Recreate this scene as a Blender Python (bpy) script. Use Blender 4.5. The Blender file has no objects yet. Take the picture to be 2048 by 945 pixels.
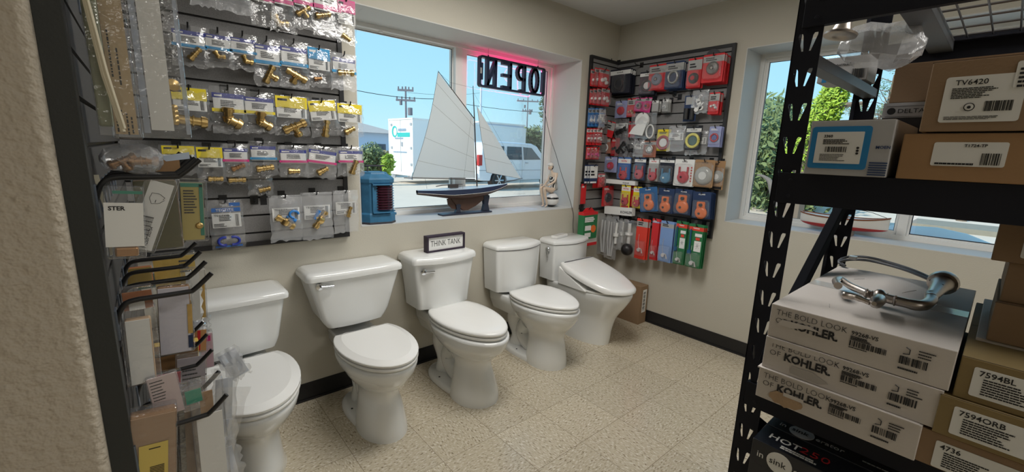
import bpy, bmesh, math, random
from mathutils import Vector, Matrix
from mathutils.geometry import tessellate_polygon
random.seed(7)
SC = bpy.context.scene
COL = SC.collection
sin, cos, pi = math.sin, math.cos, math.pi

# ------------------------------------------------------------------ camera
FPX = 843.2
YAW, PIT, ROL = -.7124, -.1964, .0336
CAM = Vector((-3.1559, -2.3431, 1.4007))
_F = Vector((-sin(YAW)*cos(PIT), cos(YAW)*cos(PIT), sin(PIT)))
_R0 = Vector((cos(YAW), sin(YAW), 0)); _U0 = _R0.cross(_F)
_R = _R0*cos(ROL) + _U0*sin(ROL); _U = _U0*cos(ROL) - _R0*sin(ROL)
cd = bpy.data.cameras.new('camera'); cam = bpy.data.objects.new('camera', cd); COL.objects.link(cam)
cam.matrix_world = Matrix(((_R.x, _U.x, -_F.x, CAM.x), (_R.y, _U.y, -_F.y, CAM.y), (_R.z, _U.z, -_F.z, CAM.z), (0, 0, 0, 1)))
cd.sensor_width = 36; cd.lens = FPX/2048*36; cd.clip_start = .02; cd.clip_end = 500
SC.camera = cam

def at(u, v, x=None, y=None, z=None):
    """where the photograph's pixel (u, v) meets the plane x=, y= or z="""
    d = _F + _R*((u-1024)/FPX) - _U*((v-472.5)/FPX)
    t = (x-CAM.x)/d.x if x is not None else ((y-CAM.y)/d.y if y is not None else (z-CAM.z)/d.z)
    return CAM + d*t

# ------------------------------------------------------------------ view, world, sun
vs = SC.view_settings
vs.view_transform = 'Standard'; vs.look = 'None'; vs.gamma = 1; vs.use_curve_mapping = False
vs.exposure = 0.0
SC.cycles.use_denoising = True
SC.cycles.max_bounces = 8; SC.cycles.diffuse_bounces = 4; SC.cycles.glossy_bounces = 3
SC.cycles.transmission_bounces = 4; SC.cycles.transparent_max_bounces = 24
SC.cycles.caustics_reflective = False; SC.cycles.caustics_refractive = False
SC.cycles.sample_clamp_indirect = 4
w = bpy.data.worlds.new('sky'); SC.world = w; w.use_nodes = True
nt = w.node_tree; nt.nodes.clear()
tc = nt.nodes.new('ShaderNodeTexCoord'); sx = nt.nodes.new('ShaderNodeSeparateXYZ'); rp = nt.nodes.new('ShaderNodeValToRGB')
bg = nt.nodes.new('ShaderNodeBackground'); ow = nt.nodes.new('ShaderNodeOutputWorld')
nt.links.new(tc.outputs['Generated'], sx.inputs[0]); nt.links.new(sx.outputs['Z'], rp.inputs[0])
nt.links.new(rp.outputs[0], bg.inputs[0]); nt.links.new(bg.outputs[0], ow.inputs[0])
rp.color_ramp.elements[0].position = 0.0; rp.color_ramp.elements[0].color = (.62, .88, 1, 1)
rp.color_ramp.elements[1].position = .5; rp.color_ramp.elements[1].color = (.27, .60, 1, 1)
e = rp.color_ramp.elements.new(.12); e.color = (.46, .80, 1, 1)
bg.inputs[1].default_value = 1.12
def sun(energy, direction, color=(1, .95, .86)):
    l = bpy.data.lights.new('sun', 'SUN'); l.energy = energy; l.color = color; l.angle = .01
    o = bpy.data.objects.new('sun', l); COL.objects.link(o)
    o.rotation_euler = Vector(direction).to_track_quat('-Z', 'Y').to_euler(); return o
sun(5.2, (.80, -.16, -.62))
LAMP_W = 27.0

# ------------------------------------------------------------------ materials
MATS = {}
def mat(name, col, rough=.5, metal=0, bump=0, bscale=40, var=0, vscale=6, alpha=1, coat=0, emit=None, es=1, spec=.5, detail=3, bdist=.004):
    if name in MATS: return MATS[name]
    m = bpy.data.materials.new(name); m.use_nodes = True; n = m.node_tree; p = n.nodes['Principled BSDF']
    p.inputs['Base Color'].default_value = (*col, 1); p.inputs['Roughness'].default_value = rough
    p.inputs['Metallic'].default_value = metal; p.inputs['Coat Weight'].default_value = coat
    p.inputs['Specular IOR Level'].default_value = spec
    p.inputs['Alpha'].default_value = alpha
    if emit: p.inputs['Emission Color'].default_value = (*emit, 1); p.inputs['Emission Strength'].default_value = es
    tcn = n.nodes.new('ShaderNodeTexCoord')
    if var:
        t = n.nodes.new('ShaderNodeTexNoise'); t.inputs['Scale'].default_value = vscale; t.inputs['Detail'].default_value = 4
        n.links.new(tcn.outputs['Object'], t.inputs['Vector'])
        mx = n.nodes.new('ShaderNodeMix'); mx.data_type = 'RGBA'
        mx.inputs[6].default_value = (*[c*(1-var) for c in col], 1); mx.inputs[7].default_value = (*[min(1, c*(1+var)) for c in col], 1)
        n.links.new(t.outputs[0], mx.inputs[0]); n.links.new(mx.outputs[2], p.inputs['Base Color'])
    if bump:
        t = n.nodes.new('ShaderNodeTexNoise'); t.inputs['Scale'].default_value = bscale; t.inputs['Detail'].default_value = detail
        n.links.new(tcn.outputs['Object'], t.inputs['Vector'])
        b = n.nodes.new('ShaderNodeBump'); b.inputs['Strength'].default_value = bump; b.inputs['Distance'].default_value = bdist
        n.links.new(t.outputs[0], b.inputs['Height']); n.links.new(b.outputs[0], p.inputs['Normal'])
    MATS[name] = m; return m

def film(name, tint=(1, 1, 1), haze=.12, rough=.12):
    """thin clear plastic: transparent with a little white haze and a gloss"""
    if name in MATS: return MATS[name]
    m = bpy.data.materials.new(name); m.use_nodes = True; n = m.node_tree; n.nodes.clear()
    out = n.nodes.new('ShaderNodeOutputMaterial'); tr = n.nodes.new('ShaderNodeBsdfTransparent'); tr.inputs[0].default_value = (*tint, 1)
    gl = n.nodes.new('ShaderNodeBsdfGlossy'); gl.inputs['Roughness'].default_value = rough
    df = n.nodes.new('ShaderNodeBsdfDiffuse'); df.inputs[0].default_value = (.85, .87, .9, 1)
    lw = n.nodes.new('ShaderNodeLayerWeight'); lw.inputs[0].default_value = .35
    tcn = n.nodes.new('ShaderNodeTexCoord'); t = n.nodes.new('ShaderNodeTexNoise'); t.inputs['Scale'].default_value = 55; t.inputs['Detail'].default_value = 2
    b = n.nodes.new('ShaderNodeBump'); b.inputs['Strength'].default_value = .6; b.inputs['Distance'].default_value = .006
    n.links.new(tcn.outputs['Object'], t.inputs['Vector']); n.links.new(t.outputs[0], b.inputs['Height'])
    n.links.new(b.outputs[0], gl.inputs['Normal']); n.links.new(b.outputs[0], lw.inputs['Normal'])
    m1 = n.nodes.new('ShaderNodeMixShader'); m1.inputs[0].default_value = haze
    m2 = n.nodes.new('ShaderNodeMixShader')
    mr = n.nodes.new('ShaderNodeMapRange'); mr.inputs[3].default_value = .04; mr.inputs[4].default_value = .55
    n.links.new(lw.outputs['Facing'], mr.inputs[0]); n.links.new(mr.outputs[0], m2.inputs[0])
    n.links.new(tr.outputs[0], m1.inputs[1]); n.links.new(df.outputs[0], m1.inputs[2])
    n.links.new(m1.outputs[0], m2.inputs[1]); n.links.new(gl.outputs[0], m2.inputs[2]); n.links.new(m2.outputs[0], out.inputs[0])
    MATS[name] = m; return m

def glass_mat():
    m = bpy.data.materials.new('window_glass'); m.use_nodes = True; n = m.node_tree; n.nodes.clear()
    out = n.nodes.new('ShaderNodeOutputMaterial'); tr = n.nodes.new('ShaderNodeBsdfTransparent'); tr.inputs[0].default_value = (.95, .985, .98, 1)
    gl = n.nodes.new('ShaderNodeBsdfGlossy'); gl.inputs['Roughness'].default_value = .01
    fr = n.nodes.new('ShaderNodeFresnel'); fr.inputs[0].default_value = 1.5
    m2 = n.nodes.new('ShaderNodeMixShader'); mm = n.nodes.new('ShaderNodeMath'); mm.operation = 'MULTIPLY'; mm.inputs[1].default_value = .3
    n.links.new(fr.outputs[0], mm.inputs[0]); n.links.new(mm.outputs[0], m2.inputs[0])
    n.links.new(tr.outputs[0], m2.inputs[1]); n.links.new(gl.outputs[0], m2.inputs[2]); n.links.new(m2.outputs[0], out.inputs[0])
    return m

def nodes_mat(name, fn):
    m = bpy.data.materials.new(name); m.use_nodes = True; fn(m.node_tree, m.node_tree.nodes['Principled BSDF']); MATS[name] = m; return m

def floor_nodes(n, p):
    tc = n.nodes.new('ShaderNodeTexCoord')
    mp = n.nodes.new('ShaderNodeMapping'); n.links.new(tc.outputs['Object'], mp.inputs[0])
    T = .3048
    mp.inputs['Location'].default_value = (2.2628, .5786, 0); mp.inputs['Scale'].default_value = (1/T, 1/T, 1)
    mp.vector_type = 'TEXTURE' if False else 'POINT'
    mp.inputs['Location'].default_value = (2.2628/T, .5786/T, 0)
    sp = n.nodes.new('ShaderNodeSeparateXYZ'); n.links.new(mp.outputs[0], sp.inputs[0])
    def M(op, a, b=None):
        k = n.nodes.new('ShaderNodeMath'); k.operation = op
        for i, q in enumerate((a, b)):
            if q is None: continue
            if isinstance(q, (int, float)): k.inputs[i].default_value = q
            else: n.links.new(q, k.inputs[i])
        return k.outputs[0]
    fx = M('FRACT', sp.outputs[0]); fy = M('FRACT', sp.outputs[1])
    ex = M('ABSOLUTE', M('SUBTRACT', fx, .5)); ey = M('ABSOLUTE', M('SUBTRACT', fy, .5))
    gap = M('GREATER_THAN', M('MAXIMUM', ex, ey), .4960)
    wn = n.nodes.new('ShaderNodeTexWhiteNoise'); cb = n.nodes.new('ShaderNodeCombineXYZ')
    ix = M('FLOOR', sp.outputs[0]); iy = M('FLOOR', sp.outputs[1])
    n.links.new(ix, cb.inputs[0]); n.links.new(iy, cb.inputs[1]); n.links.new(cb.outputs[0], wn.inputs['Vector'])
    # chips: stretched noise, direction alternates tile by tile
    par = M('MODULO', M('ABSOLUTE', M('ADD', ix, iy)), 2)
    def chips(sx_, sy_, sc):
        q = n.nodes.new('ShaderNodeMapping'); q.inputs['Scale'].default_value = (sx_, sy_, 1); q.inputs['Rotation'].default_value = (0, 0, .5)
        n.links.new(tc.outputs['Object'], q.inputs[0])
        t = n.nodes.new('ShaderNodeTexNoise'); t.inputs['Scale'].default_value = sc; t.inputs['Detail'].default_value = 2
        n.links.new(q.outputs[0], t.inputs['Vector']); return t.outputs[0]
    a = chips(1, 2.6, 55); b = chips(2.6, 1, 55)
    mx = n.nodes.new('ShaderNodeMix'); n.links.new(par, mx.inputs[0]); n.links.new(a, mx.inputs[2]); n.links.new(b, mx.inputs[3])
    v = mx.outputs[0]
    r = n.nodes.new('ShaderNodeValToRGB'); n.links.new(v, r.inputs[0])
    els = r.color_ramp.elements
    els[0].position = .30; els[0].color = (.18, .14, .09, 1)
    els[1].position = .70; els[1].color = (.76, .71, .62, 1)
    for pos, c in ((.345, (.30, .25, .17, 1)), (.385, (.50, .435, .32, 1)), (.55, (.54, .475, .36, 1)), (.64, (.64, .59, .49, 1))):
        k = els.new(pos); k.color = c
    mt = n.nodes.new('ShaderNodeMix'); mt.data_type = 'RGBA'; mt.blend_type = 'MULTIPLY'; mt.inputs[0].default_value = 1
    tr = n.nodes.new('ShaderNodeMapRange'); n.links.new(wn.outputs['Value'], tr.inputs[0]); tr.inputs[3].default_value = .97; tr.inputs[4].default_value = 1.08
    n.links.new(r.outputs[0], mt.inputs[6])
    cc = n.nodes.new('ShaderNodeCombineColor')
    for i in range(3): n.links.new(tr.outputs[0], cc.inputs[i])
    n.links.new(cc.outputs[0], mt.inputs[7])
    mg = n.nodes.new('ShaderNodeMix'); mg.data_type = 'RGBA'; n.links.new(gap, mg.inputs[0]); n.links.new(mt.outputs[2], mg.inputs[6]); mg.inputs[7].default_value = (.27, .22, .15, 1)
    n.links.new(mg.outputs[2], p.inputs['Base Color'])
    p.inputs['Roughness'].default_value = .20; p.inputs['Specular IOR Level'].default_value = .6
    bn = n.nodes.new('ShaderNodeTexNoise'); bn.inputs['Scale'].default_value = 3; bn.inputs['Detail'].default_value = 3; n.links.new(tc.outputs['Object'], bn.inputs['Vector'])
    bp = n.nodes.new('ShaderNodeBump'); bp.inputs['Strength'].default_value = .25; bp.inputs['Distance'].default_value = .01
    n.links.new(bn.outputs[0], bp.inputs['Height']); n.links.new(bp.outputs[0], p.inputs['Normal'])

def stripes_nodes(base, dark, freq, axis=2, thr=.5):
    def fn(n, p):
        tc = n.nodes.new('ShaderNodeTexCoord'); sp = n.nodes.new('ShaderNodeSeparateXYZ'); n.links.new(tc.outputs['Object'], sp.inputs[0])
        m1 = n.nodes.new('ShaderNodeMath'); m1.operation = 'MULTIPLY'; m1.inputs[1].default_value = freq; n.links.new(sp.outputs[axis], m1.inputs[0])
        m2 = n.nodes.new('ShaderNodeMath'); m2.operation = 'FRACT'; n.links.new(m1.outputs[0], m2.inputs[0])
        m3 = n.nodes.new('ShaderNodeMath'); m3.operation = 'GREATER_THAN'; m3.inputs[1].default_value = thr; n.links.new(m2.outputs[0], m3.inputs[0])
        mx = n.nodes.new('ShaderNodeMix'); mx.data_type = 'RGBA'; n.links.new(m3.outputs[0], mx.inputs[0])
        mx.inputs[6].default_value = (*base, 1); mx.inputs[7].default_value = (*dark, 1); n.links.new(mx.outputs[2], p.inputs['Base Color'])
        p.inputs['Roughness'].default_value = .3
    return fn

PAINT = (.53, .50, .425)
WALL = mat('wall_paint', PAINT, .75, bump=.22, bscale=140, var=.03, vscale=2)
STUCCO = mat('textured_plaster', (.46, .40, .32), .8, bump=.9, bscale=75, detail=2, bdist=.008)
CEIL = mat('ceiling_paint', (.62, .62, .60), .9, bump=.5, bscale=160)
REVEAL = mat('reveal_paint', (.60, .60, .58), .55, bump=.15, bscale=90)
FLOOR = nodes_mat('vinyl_tile', floor_nodes)
BASEB = mat('baseboard_vinyl', (.012, .012, .013), .45)
VINYL = mat('window_vinyl', (.80, .80, .78), .35)
DARKSEAL = mat('window_gasket', (.03, .03, .035), .5)
GLASS = glass_mat()
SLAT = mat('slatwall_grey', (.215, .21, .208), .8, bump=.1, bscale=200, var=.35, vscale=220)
BLK = mat('black_trim', (.014, .014, .016), .45)
CHAR = mat('charcoal_trim', (.022, .024, .022), .6, bump=.1, bscale=200)
HOOKM = mat('black_hook', (.008, .008, .009), .35)
PORC = mat('porcelain', (.80, .81, .80), .07, coat=.3)
PORC_W = mat('porcelain_warm', (.70, .69, .655), .09, coat=.3)
SEATM = mat('seat_plastic', (.84, .84, .82), .13)
CHROME = mat('chrome', (.75, .77, .8), .12, metal=1)
NICKEL = mat('brushed_nickel', (.52, .47, .43), .34, metal=1)
BRASS = mat('brass', (.66, .47, .20), .30, metal=1, var=.25, vscale=60)
BRONZE = mat('copper_brown', (.45, .25, .12), .35, metal=.8)
FILM = film('clear_film', haze=.07)
FILMH = film('milky_film', haze=.19, rough=.2)
CLAM = film('clamshell', haze=.05, rough=.06)
RACKM = mat('rack_steel', (.014, .015, .022), .6, bump=.05, spec=.2)
WHITEP = mat('white_print', (.78, .78, .76), .55)
INK = mat('black_ink', (.012, .012, .014), .6)
GREYINK = mat('grey_ink', (.09, .09, .10), .6)
def C(name, col, rough=.45, **k): return mat(name, col, rough, **k)
RED = C('print_red', (.62, .022, .028)); PINK = C('print_magenta', (.65, .03, .22)); NAVY = C('print_navy', (.03, .04, .26))
CYAN = C('print_cyan', (.02, .27, .55)); YEL = C('print_yellow', (.80, .64, .02)); BLUE = C('print_blue', (.04, .14, .42))
DKBLUE = C('print_dark_blue', (.015, .035, .10)); LAV = C('print_lavender', (.30, .33, .55)); ORANGE = C('plastic_orange', (.80, .17, .03), .35)
CARDBK = C('card_black', (.012, .014, .025)); GREYC = C('card_grey', (.38, .38, .37)); GREEN = C('print_green', (.02, .17, .06))
KRAFT = mat('kraft_board', (.36, .21, .10), .8, bump=.1, bscale=200, var=.06, vscale=30)
KRAFT2 = mat('kraft_brown', (.27, .175, .10), .8, bump=.1, bscale=200, var=.06, vscale=30)
KRAFT3 = mat('kraft_olive', (.25, .18, .075), .8, bump=.1, bscale=200, var=.06, vscale=30)
WHBOX = mat('white_board', (.60, .555, .52), .7, bump=.1, bscale=150, var=.05, vscale=12)
GRBOX = mat('grey_board', (.44, .44, .45), .7)
TAN = mat('torn_board', (.42, .29, .18), .9, bump=.4, bscale=90, var=.15, vscale=40)
RUBBER = mat('black_rubber', (.012, .012, .013), .4); REDP = C('plastic_red', (.50, .02, .035), .25); BLUEP = C('plastic_blue', (.03, .22, .62), .3)
WHP = C('plastic_white', (.75, .75, .73), .3); YELP = C('plastic_yellow', (.75, .68, .12), .35)

# ------------------------------------------------------------------ mesh helpers
class MB:
    def __init__(s): s.v = []; s.f = []; s.m = []; s.T = None
    def add(s, vs, fs, mi=0):
        o = len(s.v)
        s.v += [tuple(s.T @ Vector(p)) if s.T else tuple(p) for p in vs]
        s.f += [tuple(i+o for i in q) for q in fs]; s.m += [mi]*len(fs); return s
    def box(s, x0, x1, y0, y1, z0, z1, mi=0):
        x0, x1 = min(x0, x1), max(x0, x1); y0, y1 = min(y0, y1), max(y0, y1); z0, z1 = min(z0, z1), max(z0, z1)
        return s.add([(x0, y0, z0), (x1, y0, z0), (x1, y1, z0), (x0, y1, z0), (x0, y0, z1), (x1, y0, z1), (x1, y1, z1), (x0, y1, z1)],
                     [(0, 3, 2, 1), (4, 5, 6, 7), (0, 1, 5, 4), (1, 2, 6, 5), (2, 3, 7, 6), (3, 0, 4, 7)], mi)
    def loft(s, rings, mi=0, cap0=True, cap1=True):
        n = len(rings[0]); vs = [p for r in rings for p in r]; fs = []
        for i in range(len(rings)-1):
            for j in range(n):
                k = (j+1) % n; fs.append((i*n+j, i*n+k, (i+1)*n+k, (i+1)*n+j))
        if cap0: fs.append(tuple(range(n))[::-1])
        if cap1: fs.append(tuple((len(rings)-1)*n+j for j in range(n)))
        return s.add(vs, fs, mi)
    def tube(s, path, r, n=8, mi=0, caps=True, flat=1):
        path = [Vector(p) for p in path]; rr = r if isinstance(r, (list, tuple)) else [r]*len(path)
        rings = []; up = None
        for i, p in enumerate(path):
            a = path[max(i-1, 0)]; b = path[min(i+1, len(path)-1)]
            t = (b-a)
            if t.length < 1e-9: t = (path[-1]-path[0])
            t.normalize()
            if up is None: up = Vector((0, 0, 1)) if abs(t.z) < .9 else Vector((1, 0, 0))
            sd = t.cross(up)
            if sd.length < 1e-6: sd = t.orthogonal()
            sd.normalize(); up = sd.cross(t).normalized()
            rings.append([tuple(p + sd*cos(2*pi*k/n)*rr[i] + up*sin(2*pi*k/n)*rr[i]*flat) for k in range(n)])
        return s.loft(rings, mi, caps, caps)
    def lathe(s, prof, c=(0, 0, 0), n=24, mi=0, axis='z', cap=True):
        rings = []
        for r, h in prof:
            ring = []
            for k in range(n):
                a = 2*pi*k/n; x, y = r*cos(a), r*sin(a)
                if axis == 'z': q = (x, y, h)
                elif axis == 'y': q = (x, h, -y) if False else (x, h, y)
                else: q = (h, x, y)
                ring.append((q[0]+c[0], q[1]+c[1], q[2]+c[2]))
            rings.append(ring)
        return s.loft(rings, mi, cap, cap)
    def prism(s, poly, y0, y1, mi=0, holes=()):
        """2D outline in x,z (with holes) extruded from y0 to y1"""
        loops = [list(poly)] + [list(h) for h in holes]
        flat = [p for l in loops for p in l]
        tris = tessellate_polygon([[Vector((p[0], p[1], 0)) for p in l] for l in loops])
        n = len(flat); vs = [(p[0], y0, p[1]) for p in flat] + [(p[0], y1, p[1]) for p in flat]
        fs = [tuple(t) for t in tris] + [tuple(i+n for i in reversed(t)) for t in tris]
        o = 0
        for l in loops:
            k = len(l)
            for i in range(k): fs.append((o+i, o+(i+1) % k, o+(i+1) % k+n, o+i+n))
            o += k
        return s.add(vs, fs, mi)
    def text(s, t, size, x, z, y, mi=0, bold=0, align='LEFT', rot=0, sx=1, shear=0):
        """lettering on a face looking towards -y, baseline start at (x, z)"""
        vs, fs = text_mesh(t, bold, align, shear)
        c, q = cos(rot), sin(rot)
        P = [(x+(a*sx*c-b*q)*size, y-h*.0002, z+(a*sx*q+b*c)*size) for a, b, h in vs]
        return s.add(P, fs, mi)
    def bars(s, x0, x1, z0, z1, y, mi=0, n=26, seed=1):
        r = random.Random(seed); ws = [r.choice((1, 1, 2, 3)) for _ in range(2*n)]; tot = sum(ws); x = x0
        for i, q in enumerate(ws):
            d = (x1-x0)*q/tot
            if i % 2 == 0: s.box(x, x+d, y-.0002, y+.0004, z0, z1, mi)
            x += d
        return s
    def fine(s, x0, x1, z0, z1, y, rows, mi=0, seed=1, fill=.5):
        """rows of print too small to read: thin broken lines"""
        r = random.Random(seed); dz = (z0-z1)/rows
        for k in range(rows):
            x = x0; end = x0+(x1-x0)*r.uniform(.65, 1)
            while x < end:
                q = (x1-x0)*r.uniform(.04, .13); q = min(q, end-x)
                zz = z1+dz*(k+.5); s.box(x, x+q*.88, y-.0002, y+.0004, zz-abs(dz)*fill/2, zz+abs(dz)*fill/2, mi); x += q
        return s
    def build(s, name, mats, parent=None, smooth=None, bevel=0, solid=0, loc=None):
        me = bpy.data.meshes.new(name); me.from_pydata(s.v, [], s.f)
        for q in (mats if isinstance(mats, (list, tuple)) else [mats]): me.materials.append(q)
        me.polygons.foreach_set('material_index', s.m)
        b = bmesh.new(); b.from_mesh(me); bmesh.ops.recalc_face_normals(b, faces=b.faces); b.to_mesh(me); b.free()
        if smooth:
            me.shade_smooth()
            try: me.set_sharp_from_angle(angle=math.radians(smooth))
            except Exception: pass
        o = bpy.data.objects.new(name, me); COL.objects.link(o)
        if parent: o.parent = parent
        if loc: o.location = loc
        if bevel:
            q = o.modifiers.new('bevel', 'BEVEL'); q.width = bevel; q.segments = 2; q.limit_method = 'ANGLE'
        if solid:
            q = o.modifiers.new('solid', 'SOLIDIFY'); q.thickness = solid; q.offset = 0
        return o
_tx = {}
def text_mesh(t, bold=0, align='LEFT', shear=0):
    k = (t, bold, align, shear)
    if k not in _tx:
        c = bpy.data.curves.new('txt', 'FONT'); c.body = t; c.size = 1; c.offset = bold; c.align_x = align; c.shear = shear; c.resolution_u = 2; c.extrude = 1
        o = bpy.data.objects.new('txt', c); me = bpy.data.meshes.new_from_object(o)
        _tx[k] = ([tuple(v.co) for v in me.vertices], [tuple(p.vertices) for p in me.polygons])
        bpy.data.objects.remove(o); bpy.data.meshes.remove(me); bpy.data.curves.remove(c)
    return _tx[k]
def cr(keys, n):
    """Catmull-Rom through tuples"""
    out = []; K = [keys[0]]+list(keys)+[keys[-1]]
    for i in range(1, len(K)-2):
        for j in range(n):
            t = j/n; out.append(tuple(.5*((2*b)+(-a+c)*t+(2*a-5*b+4*c-d)*t*t+(-a+3*b-3*c+d)*t**3) for a, b, c, d in zip(K[i-1], K[i], K[i+1], K[i+2])))
    out.append(tuple(keys[-1])); return out
def rrect(x0, x1, z0, z1, r, n=4):
    pts = []
    for cx, cz, a0 in ((x1-r, z1-r, 0), (x0+r, z1-r, pi/2), (x0+r, z0+r, pi), (x1-r, z0+r, 3*pi/2)):
        for k in range(n+1): a = a0+pi/2*k/n; pts.append((cx+r*cos(a), cz+r*sin(a)))
    return pts
def tag(o, label, cat, group=None, kind=None):
    o['label'] = label; o['category'] = cat
    if group: o['group'] = group
    if kind: o['kind'] = kind
    return o
def thing(name, label, cat, loc=(0, 0, 0), rz=0, group=None, kind=None, rot=None):
    o = bpy.data.objects.new(name, None); o.empty_display_size = .05; COL.objects.link(o); o.location = loc
    o.rotation_euler = rot if rot else (0, 0, rz)
    return tag(o, label, cat, group, kind)
def struct(mb, name, mats, **k):
    o = mb.build(name, mats, **k); o['kind'] = 'structure'; return o
def copy_tree(o, parent=None):
    c = o.copy(); COL.objects.link(c)
    if parent: c.parent = parent
    for ch in list(o.children): copy_tree(ch, c)
    return c
# ================================================================== room shell
CZ = 2.4755; SILL = .956; WT = 2.131; AX0, AX1 = -2.266, -.4625; BY0, BY1 = -2.93, -1.048; BWT = 2.141
m = MB(); m.box(-5.6, .32, -5.2, .4, -.12, 0); struct(m, 'floor', FLOOR)
m = MB(); m.box(-5.6, .32, -5.2, .4, CZ, CZ+.12); struct(m, 'ceiling', CEIL)
m = MB()
m.box(-5.6, AX0, 0, .4, 0, CZ); m.box(AX1, .3, 0, .4, 0, CZ); m.box(AX0, AX1, 0, .4, 0, SILL); m.box(AX0, AX1, 0, .4, WT, CZ)
struct(m, 'wall_back', WALL)
m = MB()
m.box(0, .3, BY1, 0, 0, CZ); m.box(0, .3, -5.2, BY0, 0, CZ); m.box(0, .3, BY0, BY1, 0, SILL); m.box(0, .3, BY0, BY1, BWT, CZ)
struct(m, 'wall_right', WALL)
m = MB(); m.box(-5.6, .3, -5.2, -5.1, 0, CZ); struct(m, 'wall_front', WALL)
m = MB(); m.box(-5.6, -5.5, -5.1, 0, 0, CZ); struct(m, 'wall_left', WALL)
# textured partition whose rounded end stands at the left of the view
PX, PY = -3.262, -1.392
m = MB()
pts = [(-5.5, 0), (-5.5, PY)] + [(PX-.018+.018*sin(a*pi/16), PY+.018-.018*cos(a*pi/16)) for a in range(9)] + [(PX, 0)]
n = len(pts)
m.add([(x, y, 0) for x, y in pts]+[(x, y, CZ) for x, y in pts], [(i, (i+1) % n, (i+1) % n+n, i+n) for i in range(n)]+[tuple(range(n))])
struct(m, 'wall_partition', STUCCO, smooth=30)
# white painted lining of the window openings
m = MB(); t = .004
m.box(AX0, AX1, -.001, .3, SILL-.001, SILL+t); m.box(AX0, AX1, -.001, .3, WT-t, WT+.001); m.box(AX0-.001, AX0+t, -.001, .3, SILL, WT); m.box(AX1-t, AX1+.001, -.001, .3, SILL, WT)
struct(m, 'trim_1', REVEAL)
m = MB()
m.box(-.001, .25, BY0, BY1, SILL-.001, SILL+t); m.box(-.001, .25, BY0, BY1, BWT-t, BWT+.001); m.box(-.001, .25, BY0-.001, BY0+t, SILL, BWT); m.box(-.001, .25, BY1-t, BY1+.001, SILL, BWT)
struct(m, 'trim_2', REVEAL)
def base(name, mb): return struct(mb, name, BASEB, bevel=.001)
m = MB(); m.box(PX, -.006, -.006, 0, 0, .1045); m.box(PX, -.012, -.014, -.006, 0, .012); base('baseboard_back', m)
m = MB(); m.box(-.006, 0, -5.1, 0, 0, .1045); m.box(-.014, -.006, -5.1, -.012, 0, .012); base('baseboard_right', m)
# window A : slider on the left, fixed sash on the right
def frame4(m, a0, a1, z0, z1, w, d0, d1, axis='x', wb=None, wt=None, mi=0):
    wb = w if wb is None else wb; wt = w if wt is None else wt
    def B(p0, p1, q0, q1):
        if axis == 'x': m.box(p0, p1, d0, d1, q0, q1, mi)
        else: m.box(d0, d1, p0, p1, q0, q1, mi)
    B(a0, a0+w, z0, z1); B(a1-w, a1, z0, z1); B(a0+w, a1-w, z0, z0+wb); B(a0+w, a1-w, z1-wt, z1)
m = MB()
frame4(m, AX0, AX1, SILL, WT, .028, .295, .385)
m.box(-1.445, -1.385, .30, .385, SILL+.02, WT-.02)
wa = struct(m, 'window_1', VINYL, bevel=.002)
m = MB(); frame4(m, AX0+.02, -1.43, SILL+.02, WT-.015, .022, .335, .37); m.box(-2.20, -1.44, .325, .335, WT-.03, WT-.024)
o = m.build('window_sash', VINYL, wa, bevel=.002); o['label'] = 'thin sliding sash of the left pane'
m = MB(); frame4(m, -1.392, AX1-.012, SILL+.025, WT-.025, .048, .31, .35, wb=.055, wt=.032)
m.build('window_sash', VINYL, wa, bevel=.003)
m = MB(); frame4(m, -1.346, AX1-.058, SILL+.078, WT-.055, .005, .318, .325); frame4(m, AX0+.04, -1.45, SILL+.041, WT-.036, .004, .338, .345); m.build('gasket', DARKSEAL, wa)
m = MB(); m.lathe([(.0, .0), (.014, .0), (.014, .01), (.008, .016), (0, .016)], (-1.98, .318, WT-.034), 12); m.build('sash_latch', WHP, wa, smooth=40)
m = MB(); m.box(AX0+.03, -1.44, .350, .354, SILL+.03, WT-.03); m.box(-1.36, AX1-.05, .330, .334, SILL+.07, WT-.05); m.build('window_pane', GLASS, wa)
# window B
m = MB()
frame4(m, BY0, BY1, SILL, BWT, .03, .245, .30, 'y'); m.box(.25, .30, -1.995, -1.952, SILL+.02, BWT-.02)
wb = struct(m, 'window_2', VINYL, bevel=.002)
m = MB(); frame4(m, -1.956, BY1-.022, SILL+.022, BWT-.022, .018, .262, .29, 'y', wb=.03, wt=.036); m.box(.262, .29, BY1-.056, BY1-.040, SILL+.052, BWT-.058)
m.build('window_sash', VINYL, wb, bevel=.003)
m = MB(); frame4(m, BY0+.022, -1.990, SILL+.022, BWT-.022, .018, .262, .29, 'y'); m.build('window_sash', VINYL, wb, bevel=.003)
m = MB(); frame4(m, -1.939, BY1-.055, SILL+.05, BWT-.057, .004, .270, .276, 'y'); frame4(m, BY0+.038, -2.007, SILL+.04, BWT-.05, .005, .27, .276, 'y'); m.build('gasket', DARKSEAL, wb)
m = MB(); m.box(.278, .282, -1.94, BY1-.04, SILL+.04, BWT-.04); m.box(.278, .282, BY0+.04, -2.03, SILL+.04, BWT-.04); m.build('window_pane', GLASS, wb)
# roof slab; unseen overhang added to keep the sun off the window
m = MB(); m.box(-6.2, 1.0, -5.6, 1.15, CZ+.12, CZ+.30); struct(m, 'roof', VINYL)
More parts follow.
